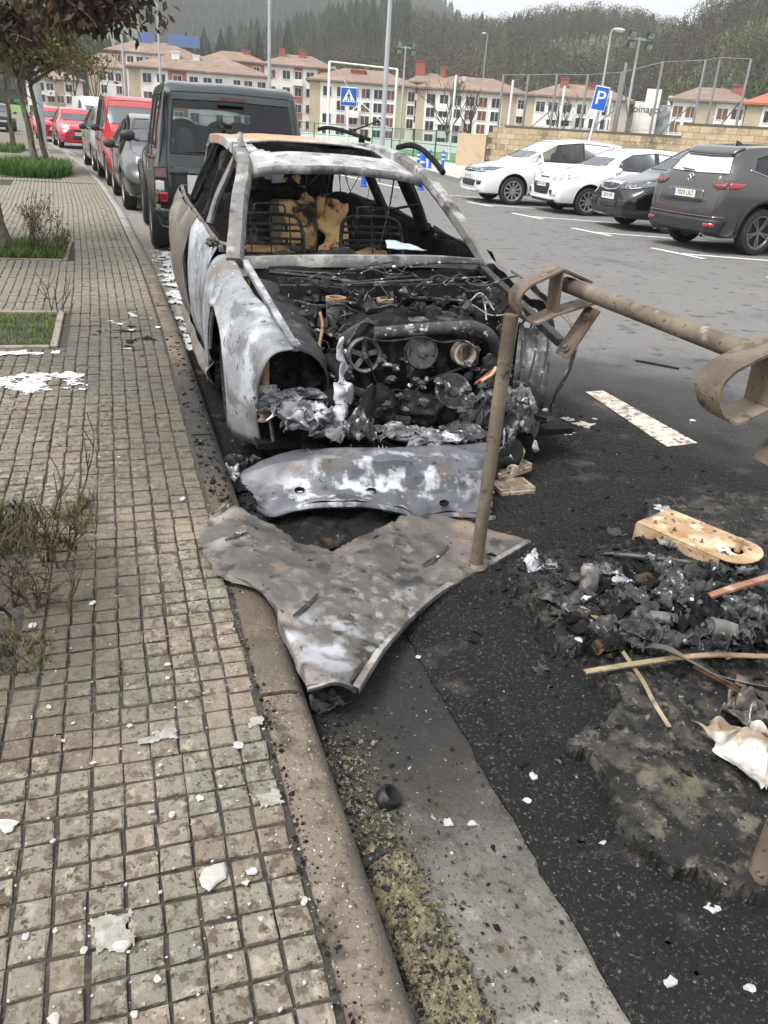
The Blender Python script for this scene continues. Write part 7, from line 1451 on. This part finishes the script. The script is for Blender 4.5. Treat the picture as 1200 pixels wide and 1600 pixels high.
def forest(name, temps, spots, m_, label, kind_cat):
    V = []; F = []; base = 0; r_ = random.Random(3)
    tf = [[np.array([f for f in t[1] if len(f)==3]), np.array([f for f in t[1] if len(f)==4])] for t in temps]
    tri = []; quad = []
    for (x,y,z,h,w_) in spots:
        k = r_.randrange(len(temps)); v = temps[k][0]; a = r_.uniform(0,6.28); c, s_ = math.cos(a), math.sin(a)
        P = np.column_stack([(v[:,0]*c-v[:,1]*s_)*h*w_+x, (v[:,0]*s_+v[:,1]*c)*h*w_+y, v[:,2]*h+z]); V.append(P)
        if len(tf[k][0]): tri.append(tf[k][0]+base)
        if len(tf[k][1]): quad.append(tf[k][1]+base)
        base += len(P)
    V = np.concatenate(V); fs = ([tuple(f) for f in np.concatenate(tri).tolist()] if tri else [])+([tuple(f) for f in np.concatenate(quad).tolist()] if quad else [])
    me = bpy.data.meshes.new(name); me.from_pydata(V.tolist(), [], fs); return tag(link_mesh(name, me, m_), label, kind_cat, kind='stuff')
m_con = mat('conifer_green', (.016,.030,.012), [lay((.030,.048,.018), .03, .45, .6), lay((.018,.028,.018), .3, .52, .66)], rough=.9)
m_bare = mat('bare_wood_brown', (.055,.046,.028), [lay((.085,.068,.042), .04, .45, .6), lay((.03,.032,.016), .12, .50, .62), lay((.045,.062,.018), .025, .50, .60)], rough=.95)
cs, bs_ = [], []; r_ = random.Random(17)
def meadow(px, py): return (130 < px < 235 and 40 < py < 100) or (858 < px < 970 and 80 < py < 112)
n_ = 0
while n_ < 10500:
    a = r_.uniform(R(-12), R(50)); r = 150+ (r_.random()**.75)*850
    h = hill_h(a, r); x, y = r*math.sin(a), r*math.cos(a); n_ += 1
    if h < 1.5: continue
    c = Vector((x,y,h-CAM_H)); zc = c.dot(C_FWD); px = 600+FPX*c.dot(C_RIGHT)/zc; py = 800-FPX*c.dot(C_UP)/zc
    if meadow(px, py+r_.uniform(-4,4)): continue
    if px < -60 or px > 1260 or py < -140: continue
    con = nz(x*.006, y*.006, 2)+ (.55 if px < 640 and py < 110 else -.22) + (.3 if r > 600 else 0)
    if con > .12+r_.uniform(-.2,.2): cs.append((x,y,h-.5,r_.uniform(11,19)*(1.25 if r > 600 else 1)*(.62 if px > 640 and py < 75 and r < 600 else 1),r_.uniform(.85,1.25)))
    else: bs_.append((x,y,h-.5,r_.uniform(8,14),r_.uniform(.9,1.4)))
forest('conifer_wood', [conifer(s) for s in range(4)], cs, m_con, 'dark conifer wood covering the far hillsides', 'wood')
forest('bare_wood', [bare(s) for s in range(4)], bs_, m_bare, 'brown leafless wood covering the nearer slopes', 'wood')
# ---- trees with leaves
def branch(g, p, d, L, r, depth, r_, tips, n=5, spread=.55, up=.15):
    P = [p]; q = p.copy(); dd = d.copy()
    for k in range(n): dd = (dd+Vector((r_.gauss(0,.12),r_.gauss(0,.12),r_.gauss(up*.2,.08)))).normalized(); q = q+dd*L/n; P.append(q.copy())
    g.tube(P, [max(.002, r*(1-.5*i/n)) for i in range(n+1)], 6 if r > .02 else 4, cap=False); tips.append((q.copy(), dd.copy(), depth)); 
    for m_ in P[2:]: tips.append((m_.copy(), dd.copy(), depth))
    if depth <= 0: return
    for k in range(r_.randint(2,4)):
        i = r_.randint(2,n); nd = (dd+Vector((r_.gauss(0,spread),r_.gauss(0,spread),r_.gauss(up,spread*.6)))).normalized(); branch(g, P[i], nd, L*r_.uniform(.55,.8), r*.55, depth-1, r_, tips, n, spread, up)
def leaves(g, tips, cnt, size, r_, sp_, droop=.3, sel=None):
    for k in range(cnt):
        p, d, dep = r_.choice(tips)
        c = p+Vector((r_.gauss(0,sp_),r_.gauss(0,sp_),r_.gauss(0,sp_*.8)))
        if sel and not sel(c): continue
        a = Vector((r_.gauss(0,1),r_.gauss(0,1),r_.gauss(-droop,.5))).normalized(); b = a.cross(Vector((r_.gauss(0,1),r_.gauss(0,1),r_.gauss(0,1)))).normalized(); nn = a.cross(b); s = size*r_.uniform(.6,1.2)
        g.add([c, c+a*s*.5+b*s*.22+nn*s*.06, c+a*s, c+a*s*.5-b*s*.22+nn*s*.06], [(0,1,2),(0,2,3)])
def leafmat(name, c, layers):
    m = mat(name, c, layers, rough=.6); b = m.node_tree.nodes['Principled BSDF']; b.inputs['Subsurface Weight'].default_value = 0
    N = m.node_tree.nodes; L = m.node_tree.links; tr = N.new('ShaderNodeBsdfTranslucent'); mx_ = N.new('ShaderNodeMixShader'); mx_.inputs[0].default_value = .35; src = b.inputs['Base Color'].links[0].from_socket; L.new(src, tr.inputs[0]); out_ = N['Material Output']; L.new(b.outputs[0], mx_.inputs[1]); L.new(tr.outputs[0], mx_.inputs[2]); L.new(mx_.outputs[0], out_.inputs[0]); return m
m_bark = mat('bark', (.14,.11,.085), [lay((.22,.19,.15), 8, .48, .62, st=(1,1,.3)), lay((.06,.05,.04), 14, .52, .64, st=(1,1,.25)), lay((.13,.15,.08), 3, .58, .7)], rough=.95, bump=.02, bs=20)
m_leafg = leafmat('olive_leaves', (.10,.105,.026), [lay((.15,.125,.03), 1.6, .46, .6), lay((.035,.05,.016), 2.4, .5, .64), lay((.20,.13,.04), 5, .62, .72)])
m_leafd = leafmat('dark_red_leaves', (.045,.030,.020), [lay((.09,.045,.030), 3, .46, .6), lay((.025,.022,.014), 4, .5, .62), lay((.10,.085,.028), 1.5, .55, .66)])
def tree(name, label, stems, crown, m_leaf, cnt, lsize, seed, sp_, depth=3):
    t = wthing(name, label, 'tree', stems[0][0]); r_ = random.Random(seed); tips = []
    for (base, topp, r0) in stems:
        g = MB(); base, topp = Vector(base), Vector(topp); P = [base.lerp(topp, k/8)+Vector((r_.gauss(0,.015),r_.gauss(0,.015),0)) for k in range(9)]; P[0] = base
        g.tube(P, [r0*(1.35 if k == 0 else 1-.06*k) for k in range(9)], 12, cap=False); g.build('trunk', m_bark, t, smooth=True)
        g = MB(); loc = []
        for k in range(crown['n']):
            a = 2*PI*k/crown['n']+r_.uniform(-.4,.4); d = Vector((math.cos(a)*crown['w'],math.sin(a)*crown['w'],crown['u'])).normalized(); branch(g, topp-(topp-base).normalized()*r_.uniform(0,.35)*(topp-base).length*.3, d, crown['L']*r_.uniform(.8,1.15), r0*.5, depth, r_, loc, up=crown.get('up',.15))
        tag(g.build('limbs', m_bark, t, smooth=True), kind='stuff'); tips += loc
    sel = crown.get('sel')
    tt = [q for q in tips if q[2] <= 1]; g = MB(); leaves(g, tt, cnt, lsize, r_, sp_, crown.get('droop',.3), sel); tag(g.build('crown', m_leaf, t, smooth=False), kind='stuff'); return t
p1_, p2_ = gp(86,262,.10), gp(94,252,.10)
tree('young_tree', 'young olive-leaved tree with two thin trunks in the green tuft bed', [((-1.62,22.0,.10),(-1.85,22.0,2.15),.085),((-1.42,22.5,.10),(-1.60,22.5,2.1),.075)], dict(n=6,w=1,u=.5,L=.95), m_leafg, 10500, .13, 5, .18)
tree('young_tree', 'second young tree standing farther back at the left edge', [((-3.55,32.0,.10),(-3.6,32.0,2.5),.10),((-3.1,32.6,.10),(-3.1,32.6,2.5),.09)], dict(n=5,w=1,u=.5,L=1.0), m_leafg, 6000, .16, 9, .24)
tree('overhanging_tree', 'leaning tree at the left edge with dark reddish leaves hanging in from above', [((-1.12,9.55,.08),(-1.38,9.35,2.45),.085)], dict(n=10,w=1,u=.28,L=.95,droop=1.1,up=-.05,sel=lambda c: c.z > 2.16+.15*nz(c.x,c.y,0,3)), m_leafd, 13000, .12, 12, .15)
for (px, py, D, h, sd_, lb) in ((118,165,110,7,31,'bare brown tree in front of the pale houses at the left'),(150,160,105,7,32,'bare slender tree beside the ochre house wall'),(700,195,85,5.5,33,'bare tree in front of the house left of the parking sign'),(880,200,80,4.5,34,'bare tree behind the parking sign'),(735,198,82,4.5,35,'low bare tree behind the pitch fence')):
    p = far(px, py, D); t = wthing('bare_tree', lb, 'tree', (p.x,p.y,0)); r_ = random.Random(sd_); g = MB(); tips = []; g.tube([(p.x,p.y,0),(p.x,p.y,h*.4)], [.12,.09], 7, cap=False); g.build('trunk', m_bark, t); g = MB()
    for k in range(6): branch(g, Vector((p.x,p.y,h*(.25+.03*k))), Vector((r_.gauss(0,.5),r_.gauss(0,.5),1)).normalized(), h*.42, .07, 3, r_, tips, 4, .5, .3)
    tag(g.build('crown', m_bare, t), kind='stuff')
# ---- tree pits: soil, grass, dead stalks
m_soil = mat('pit_soil', (.05,.038,.026), [lay((.10,.08,.055), 18, .5, .64), lay((.02,.018,.015), 26, .52, .64)], rough=.95, bump=.02, bs=30)
m_grass = leafmat('green_grass', (.10,.165,.03), [lay((.12,.17,.035), 9, .46, .6), lay((.04,.08,.018), 7, .5, .64), lay((.20,.18,.07), 13, .6, .7)])
m_dgrass = leafmat('scorched_grass', (.08,.075,.022), [lay((.15,.13,.035), 9, .46, .6), lay((.06,.045,.02), 8, .5, .62), lay((.02,.018,.015), 5, .54, .66)])
m_bgrass = leafmat('bright_grass', (.065,.135,.025), [lay((.10,.18,.035), 4, .46, .6), lay((.045,.11,.02), 6, .5, .64)])
m_stalk = mat('dead_stalk', (.07,.05,.035), [lay((.13,.10,.07), 20, .5, .62), lay((.02,.016,.013), 12, .5, .62)], rough=.95)
m_stone = mat('edging_stone', (.24,.21,.18), [lay((.16,.13,.10), 12, .5, .64)], rough=.9, bump=.003, bs=60)
def blades(name, label, region, cnt, hgt, wid, m_, seed, lean=.5, sel=None, par=None):
    x0,x1,y0,y1 = region; r_ = random.Random(seed); g = MB()
    for k in range(cnt):
        x, y = r_.uniform(x0,x1), r_.uniform(y0,y1)
        if sel and not sel(x,y,r_): continue
        h = hgt*r_.uniform(.45,1.2); a = r_.uniform(0,6.28); d = Vector((math.cos(a),math.sin(a),0)); l = r_.uniform(.1,1)*lean*h; s = Vector((-d.y,d.x,0))*wid*r_.uniform(.6,1.3); b = Vector((x,y,SW_Z-.03)); m1 = b+d*l*.35+Vector((0,0,h*.6)); tp = b+d*l+Vector((0,0,h))
        g.add([b-s, b+s, m1+s*.7, m1-s*.7, tp], [(0,1,2,3),(3,2,4)])
    return tag(g.build(name, m_, par), label, 'grass', kind='stuff')
for i, (a, b, c, d) in enumerate(PITS):
    g = MB(); n = 26; g.grid([[(a+(b-a)*i2/n, c+(d-c)*j/n, SW_Z-.034+.022*fbm(a+(b-a)*i2/n, c+(d-c)*j/n, 0, 6)) for j in range(n+1)] for i2 in range(n+1)], flip=True)
    tag(g.build('tree_pit_soil', m_soil, None, smooth=True), kind='structure')
    if i < 3:
        for j, (p, q) in enumerate((((b-.02,c),(b-.02,d)), ((a,c+.0),(b-.045,c+.0)), ((a,d-.0),(b-.045,d-.0)))):
            if i == 0: continue
            g = MB(); g.beam((p[0],p[1],SW_Z-.02),(q[0],q[1],SW_Z-.02),.045,.06); tag(g.build('edging_kerb', m_stone, None, bevel=.006), ('long','near','far')[j]+' stone edging of the '+('grass bed beside the foam patch','shrub bed under the leaning tree')[i-1], 'edging')
blades('pit_grass', 'scorched yellow-green grass in the nearest planting bed', (-.62,-.15,2.62,3.04), 1900, .075, .0032, m_dgrass, 41, 1.1, lambda x,y,r_: fbm(x,y,3,5) > -.25)
blades('pit_grass', 'small yellow grass tuft at the corner of the nearest bed', (-.48,-.26,1.93,2.16), 420, .06, .003, m_dgrass, 42, 1.0)
blades('pit_grass', 'short green grass in the bed beside the foam patch', (-1.3,-.43,5.48,6.42), 7500, .05, .003, m_grass, 43, 1.2, lambda x,y,r_: fbm(x,y,3,5) > r_.uniform(-.7,.15))
blades('pit_grass', 'green weeds under the leaning tree at the left edge', (-1.5,-.50,8.92,10.2), 5200, .10, .006, m_grass, 44, 1.0, lambda x,y,r_: fbm(x,y,5,4) > r_.uniform(-.8,.2))
blades('pit_grass', 'bushy bright green tuft around the two thin trunks', (-2.5,-.85,19.9,22.7), 7000, .34, .012, m_bgrass, 45, 1.2, lambda x,y,r_: ((x+1.62)/.85)**2+((y-21.3)/1.45)**2 < r_.uniform(.6,1.1))
blades('pit_grass', 'green grass strip around the farther young tree', (-7.5,-2.75,30,33.5), 4200, .24, .014, m_bgrass, 46, .7)
def shrub(name, label, base, h, n, seed, m_, depth=2, spread=.5):
    t = wthing(name, label, 'shrub', base); r_ = random.Random(seed); tips = []
    for k in range(n): g = MB(); branch(g, Vector(base)+Vector((r_.gauss(0,.05),r_.gauss(0,.06),0)), Vector((r_.gauss(0,.28),r_.gauss(0,.28),1)).normalized(), h*r_.uniform(.45,.65), .006, depth, r_, tips, 5, spread, .3); g.build('stem', m_, t)
    return t, tips
t, tips = shrub('dead_shrub', 'tall bare shrub left of the leaning trunk bed corner', (-.78,9.35,.08), .6, 8, 51, m_stalk); g = MB(); leaves(g, tips, 260, .035, random.Random(5), .03); tag(g.build('dead_leaves', m_bark, t), kind='stuff')
t, tips = shrub('dead_shrub', 'lower bare shrub at the right end of the weed bed', (-.58,9.15,.08), .4, 6, 52, m_stalk); g = MB(); leaves(g, tips, 200, .035, random.Random(6), .03); tag(g.build('dead_leaves', m_bark, t), kind='stuff')
shrub('burnt_weed', 'black burnt weed stalks beside the scorched grass', (-.27,2.52,.09), .22, 9, 53, m_stalk, 2, .8); shrub('burnt_weed', 'burnt weed tangle at the left edge below the scorched grass', (-.33,2.25,.09), .20, 9, 54, m_stalk, 2, .9)
shrub('dry_stalk', 'thin dry stalk rising from the far side of the scorched grass', (-.31,2.95,.09), .38, 2, 55, m_stalk, 1, .4); shrub('dry_stalk', 'dead stalk behind the short green grass bed', (-.50,6.42,.09), .34, 3, 56, m_stalk, 1, .6)
# ---- haze between here and the hills
hz = mat('haze', (1,1,1)); N = hz.node_tree.nodes; L = hz.node_tree.links; N.remove(N['Principled BSDF']); pv = N.new('ShaderNodeVolumePrincipled'); pv.inputs['Color'].default_value = (.92,.94,.96,1); pv.inputs['Density'].default_value = .0005; pv.inputs['Anisotropy'].default_value = .2; L.new(pv.outputs[0], N['Material Output'].inputs['Volume'])
g = MB(); g.box((150,500,129),(2400,1500,261)); tag(g.build('haze', hz), 'thin pale winter haze over the valley', 'haze', kind='stuff')
# ================================================================== small things on the ground
m_flake = mat('white_paint_flake', (.34,.335,.32), [lay((.5,.49,.46), 30, .5, .62)], rough=.8, bump=.001, bs=100)
def flake(px, py, s, label=None, group=None, name='paint_flake', m_=None, seed=0, el=1.0, th=.004, parent=None):
    p = gpd(px, py, .0); r_ = random.Random(seed*13+int(px)); n = 9; a0 = r_.uniform(0,6.28); V = []; 
    for k in range(n): a = 2*PI*k/n; rr = s*.5*r_.uniform(.6,1.15); V.append((rr*math.cos(a)*el, rr*math.sin(a)))
    g = MB(); c, q = math.cos(a0), math.sin(a0); P = [(p.x+x*c-y*q, p.y+x*q+y*c) for x,y in V]; z = p.z+.001
    vs = [(x,y,z+r_.uniform(0,.002)) for x,y in P]+[(p.x+(x-p.x)*.82,p.y+(y-p.y)*.82,z+th*r_.uniform(.6,1.3)) for x,y in P]+[(p.x,p.y,z+th*1.2)]
    g.add(vs, [(k,(k+1)%n,n+(k+1)%n,n+k) for k in range(n)]+[(n+k,n+(k+1)%n,2*n) for k in range(n)]); o = g.build(name, m_ or m_flake, parent); return tag(o, label, 'flake', group)
for k, (px, py, s, lb) in enumerate(((335,1370,.055,'largest white flake, near the bottom of the pavement'),(12,1290,.040,'white flake at the left edge of the pavement near the bottom'),(372,1165,.026,'white flake beside the kerb joint above the pale worn squares'),(392,1363,.022,'white flake right of the largest one'),(312,1248,.018,'small white flake in a joint above the largest one'),(85,1592,.024,'white flake at the bottom left corner'),(52,978,.026,'white flake just right of the nearest planting bed'),(145,943,.022,'white flake lying mid-pavement left of the bonnet'),(285,780,.03,'thin white flake left of the kerb near the bonnet'),(200,545,.05,'broad pale flake on the sooty paving near the grass bed'),(190,1480,.03,'white flake on the pale worn square at the bottom'))):
    flake(px, py, s, lb, None, seed=k, el=1.3)
for k, (px, py, s, lb) in enumerate(((833,1214,.024,'pale chip on the black asphalt left of the crust'),(824,1252,.02,'narrow pale chip below the other on the black asphalt'),(1113,1420,.03,'triangular cream chip on the asphalt below the crust'),(1047,1535,.026,'brownish chip near the bottom right'),(700,1286,.026,'white chip in the gutter above the pale concrete'),(738,1288,.02,'smaller white chip right of the gutter one'),(942,1318,.018,'tiny cream chip beside the crust edge'),(1172,1545,.02,'grey chip at the bottom right edge'),(930,655,.03,'cream chip right of the paint sheets on the road'),(1082,657,.035,'pale chip below the cross tube on the road'),(1030,792,.03,'pale chip behind the rusty plate'),(655,1028,.018,'cream chip on the asphalt edge right of the bonnet tip'))):
    flake(px, py, s, lb, None, seed=40+k, el=1.4)
r_ = random.Random(77); k = 0
while k < 90:
    px, py = r_.uniform(0,520), 560+1040*r_.random()**.8; p = gp(px,py,SW_Z)
    if p.x > kx(p.y)-.01 or in_pit(p.x,p.y,.02): continue
    zone = ('near the bottom edge','level with the gutter residue','level with the torn bonnet','level with the car front','level with the car doors')[min(4,int((1600-py)/215))]; side = 'by the kerb' if px > 330*(py/1600)+60 else ('in mid-pavement' if px > 170 else 'on the left side'); flake(px, py, min(.016,.0045*r_.paretovariate(1.8)), 'tiny white paint flake on the paving '+side+' '+zone, 'tiny flakes scattered over the pavement', seed=k, el=1.3, th=.002); k += 1
g = MB(); r_ = random.Random(78)                                   # white specks, too small to count
for k in range(1500):
    y = .65+abs(r_.gauss(0,1.6)); x = r_.gauss(.05,.28) if k%2 else r_.gauss(.30,.05)
    if k % 5 == 0: x, y = r_.gauss(1.6,.6), r_.uniform(.8,4.5)
    if in_pit(x,y): continue
    s = min(.004,.0010*r_.paretovariate(2.0)); crumb(g, x, y, ground_h(x,y)+s*.2, s, r_)
tag(g.build('white_specks', m_flake), 'fine white specks of paint over pavement and road', 'specks', kind='stuff')
# extinguishing-powder and foam patches: thin uneven films with ragged edges
m_pow = mat('white_powder', (.58,.595,.62), [lay((.40,.40,.40), 14, .48, .62, d=9), lay((.16,.15,.14), 30, .54, .64, d=9)], rough=.95, bump=.003, bs=60)
def film(name, label, x0, x1, y0, y1, f, z, m_, cell=.012, h=.008, cat='foam'):
    H_ = {}; nx_, ny_ = int((x1-x0)/cell), int((y1-y0)/cell)
    for i in range(nx_+1):
        for j in range(ny_+1):
            x, y = x0+i*cell, y0+j*cell; v_ = f(x,y)
            if v_ > 0: H_[i,j] = (x, y, (z(x,y) if callable(z) else z)+.0015+min(1,v_*4)*h*(.6+.8*abs(nz(x,y,1,40))))
    g = MB(); ix_ = {}
    for k_, v_ in H_.items(): ix_[k_] = len(g.v); g.v.append(v_)
    for (i,j) in H_:
        q = [(i,j),(i+1,j),(i+1,j+1),(i,j+1)]
        if all(a in H_ for a in q): g.f.append(tuple(ix_[a] for a in q))
    return tag(g.build(name, m_, None, smooth=True, sharp=60), label, cat, kind='stuff')
film('foam_patch', 'white foam patch on the paving below the grass bed', -1.1, -.18, 4.2, 5.0, lambda x,y: .30-abs(y-4.62-.15*(x+.6))/.42-max(0,(x+.30)*2.2)+.5*fbm(x,y,0,7,6)+.20*nz(x,y,0,60)+.15*nz(x,y,4,130), SW_Z, m_pow, .006, .003)
film('foam_patch', 'thin white foam streak along the edging of the grass bed', -1.1, -.38, 5.0, 5.42, lambda x,y: .22-abs(y-5.27)/.16+.5*fbm(x,y,2,8,5)*.8+.1*nz(x,y,0,60), SW_Z, m_pow, .006, .002)
film('foam_patch', 'grey-white powder smear on the sooty paving beside the burnt car', -.25, .27, 5.2, 6.9, lambda x,y: .02-abs(y-6.05)/1.1-abs(x-.08)/.5+.8*fbm(x,y,4,8,6)+.3*nz(x,y,0,40), SW_Z, m_pow, .010, .003)
film('foam_patch', 'white foam along the kerb beneath the off-road car', .36, .90, 5.6, 11.0, lambda x,y: .42-abs(x-.60-.02*(y-8))/.36-max(0,(5.9-y)*.6)-max(0,(y-10)*.5)+.8*fbm(x,y,6,6,6)+.25*nz(x,y,0,25), .012, m_pow, .014, .018)
film('char_film', 'black soot film beside the burnt car sill', .40, .62, 3.2, 5.9, lambda x,y: .35+.5*fbm(x,y,9,7,5), .006, m_char, .014, .02, 'soot')
film('soot_smear', 'dark soot smear on the paving near the burnt car', -.35, .27, 4.9, 6.6, lambda x,y: -.05-abs(y-5.6)/1.3-abs(x-.05)/.6+.9*fbm(x,y,14,9,6)+.35*nz(x,y,3,45), SW_Z+.0008, m_char, .010, .001, 'soot')
# yellow sponge-like residue in the gutter
m_yel = mat('yellow_residue', (.165,.152,.095), [lay((.25,.23,.145), 26, .50, .66, d=9), lay((.11,.098,.062), 45, .50, .62, d=9), lay((.03,.029,.027), 60, .52, .62, d=9), lay((.05,.047,.04), 9, .55, .66, d=9), lay((.38,.36,.26), 110, .58, .68, d=5)], rough=.98, spec=.2, bump=.012, bs=70, bd=9)
def resid(x, y):
    u = x-.41; a = 1.38-y; c1 = .035+.02*nz(y,0,0,4); c2 = .105+.04*nz(y,3,0,3)
    v1 = .042*math.exp(-((u-c1)/.030)**2)*sm(a/.25); v2 = .050*math.exp(-((u-c2)/.040)**2)*sm((a+.05)/.35)
    e = (v1+v2)*(.85+.6*fbm(x,y,0,20,5))+.014*fbm(x,y,2,45,4)-.015; return e
cell = .005; H_ = {}
for i in range(int(.36/cell)):
    for j in range(int(1.35/cell)):
        x, y = .411+i*cell, .62+j*cell; e = resid(x,y)+ (.009*fbm(x,y,7,14,5)-.006 if y > 1.2 else 0)
        if e > 0: H_[i,j] = (x,y,.004+e*1.0)
g = MB(); ix_ = {}
for k_, v_ in H_.items(): ix_[k_] = len(g.v); g.v.append(v_)
for (i,j) in H_:
    q = [(i,j),(i+1,j),(i+1,j+1),(i,j+1)]
    if all(a in H_ for a in q): g.f.append(tuple(ix_[a] for a in q))
tag(g.build('gutter_residue', m_yel, None, smooth=True, sharp=80), 'lumpy yellow-green burnt residue lining the gutter', 'residue', kind='stuff')
g = MB(); r_ = random.Random(91)
for k in range(1500):
    y = .65+r_.random()**1.3*1.5; x = .42+abs(r_.gauss(0,.10)); s = min(.007,.0018*r_.paretovariate(1.9)); crumb(g, x, y, .006+max(0,resid(x,y))+s*.3, s, r_)
tag(g.build('residue_crumbs', m_crust), 'yellow and dark crumbs around the gutter residue', 'crumbs', kind='stuff')
ribbon('grey_scrap', [gpd(565,1352,.012),gpd(580,1340,.018),gpd(600,1326,.014)], .022, .002, m_sootm, 'grey flat scrap in the gutter on the yellow residue', 'scrap')
flake(905,1000,.03,'pale splash-like flake on the crust',None,seed=99)
crumple('gutter_rag', 845, 1045, .05, m_foil, 131, 'small shiny crumpled scrap on the asphalt left of the crust', 'scrap', flatn=.4, n=12)
g = MB(); r_ = random.Random(92)
for k in range(2600):
    y = .62+r_.random()**1.5*1.0; x = .415+abs(r_.gauss(.05,.05)); s = min(.008,.0020*r_.paretovariate(2.0)); crumb(g, x, y, .004+max(0,resid(x,y))+s*.3, s, r_)
tag(g.build('yellow_crumbs', m_yel), 'yellow granules heaped along the gutter residue', 'granules', kind='stuff')
# black asphalt grit
g = MB(); r_ = random.Random(95)
m_grit = mat('loose_grit', (.035,.034,.033), [lay((.10,.097,.092), 45, .50, .56, d=2), lay((.008,.008,.008), 38, .52, .58, d=2), lay((.22,.215,.2), 60, .62, .66, d=2)], rough=.9, spec=.2)
for k in range(15000):
    x = r_.uniform(.82,2.7) if k%3 else .80+abs(r_.gauss(0,.25)); y = r_.uniform(.62,3.7); s = min(.008,.0016*r_.paretovariate(2.3)); crumb(g, x, y, ground_h(x,y)+s*.1, s, r_)
tag(g.build('road_grit', m_grit), 'loose grit on the sooty asphalt', 'grit', kind='stuff')

m_worn = mat('pale_worn_mortar', (.25,.245,.225), [lay((.33,.325,.305), 40, .5, .64, d=8), lay((.20,.185,.155), 50, .52, .62, d=8)], rough=.95, bump=.003, bs=120)
for k, (px, py, sx_, sy_, lb) in enumerate(((175,1457,.036,.036,'pale worn paving square at the bottom of the pavement'),(258,1148,.034,.022,'pale worn paving square below the torn bonnet'),(424,1247,.026,.026,'pale worn patch beside the kerb near the gutter residue'),(400,1128,.020,.020,'small pale worn patch beside the kerb below the bonnet'),(228,1157,.018,.012,'small pale smear left of the worn square below the bonnet'))):
    c = gp(px,py,SW_Z); film('worn_patch', lb, c.x-.06, c.x+.06, c.y-.06, c.y+.06, lambda x,y,c=c,a=sx_,b=sy_: 1-max(abs(x-c.x)/a,abs(y-c.y)/b)+.5*fbm(x,y,3,40,4), SW_Z-.0005, m_worn, .003, .0015, 'worn patch')
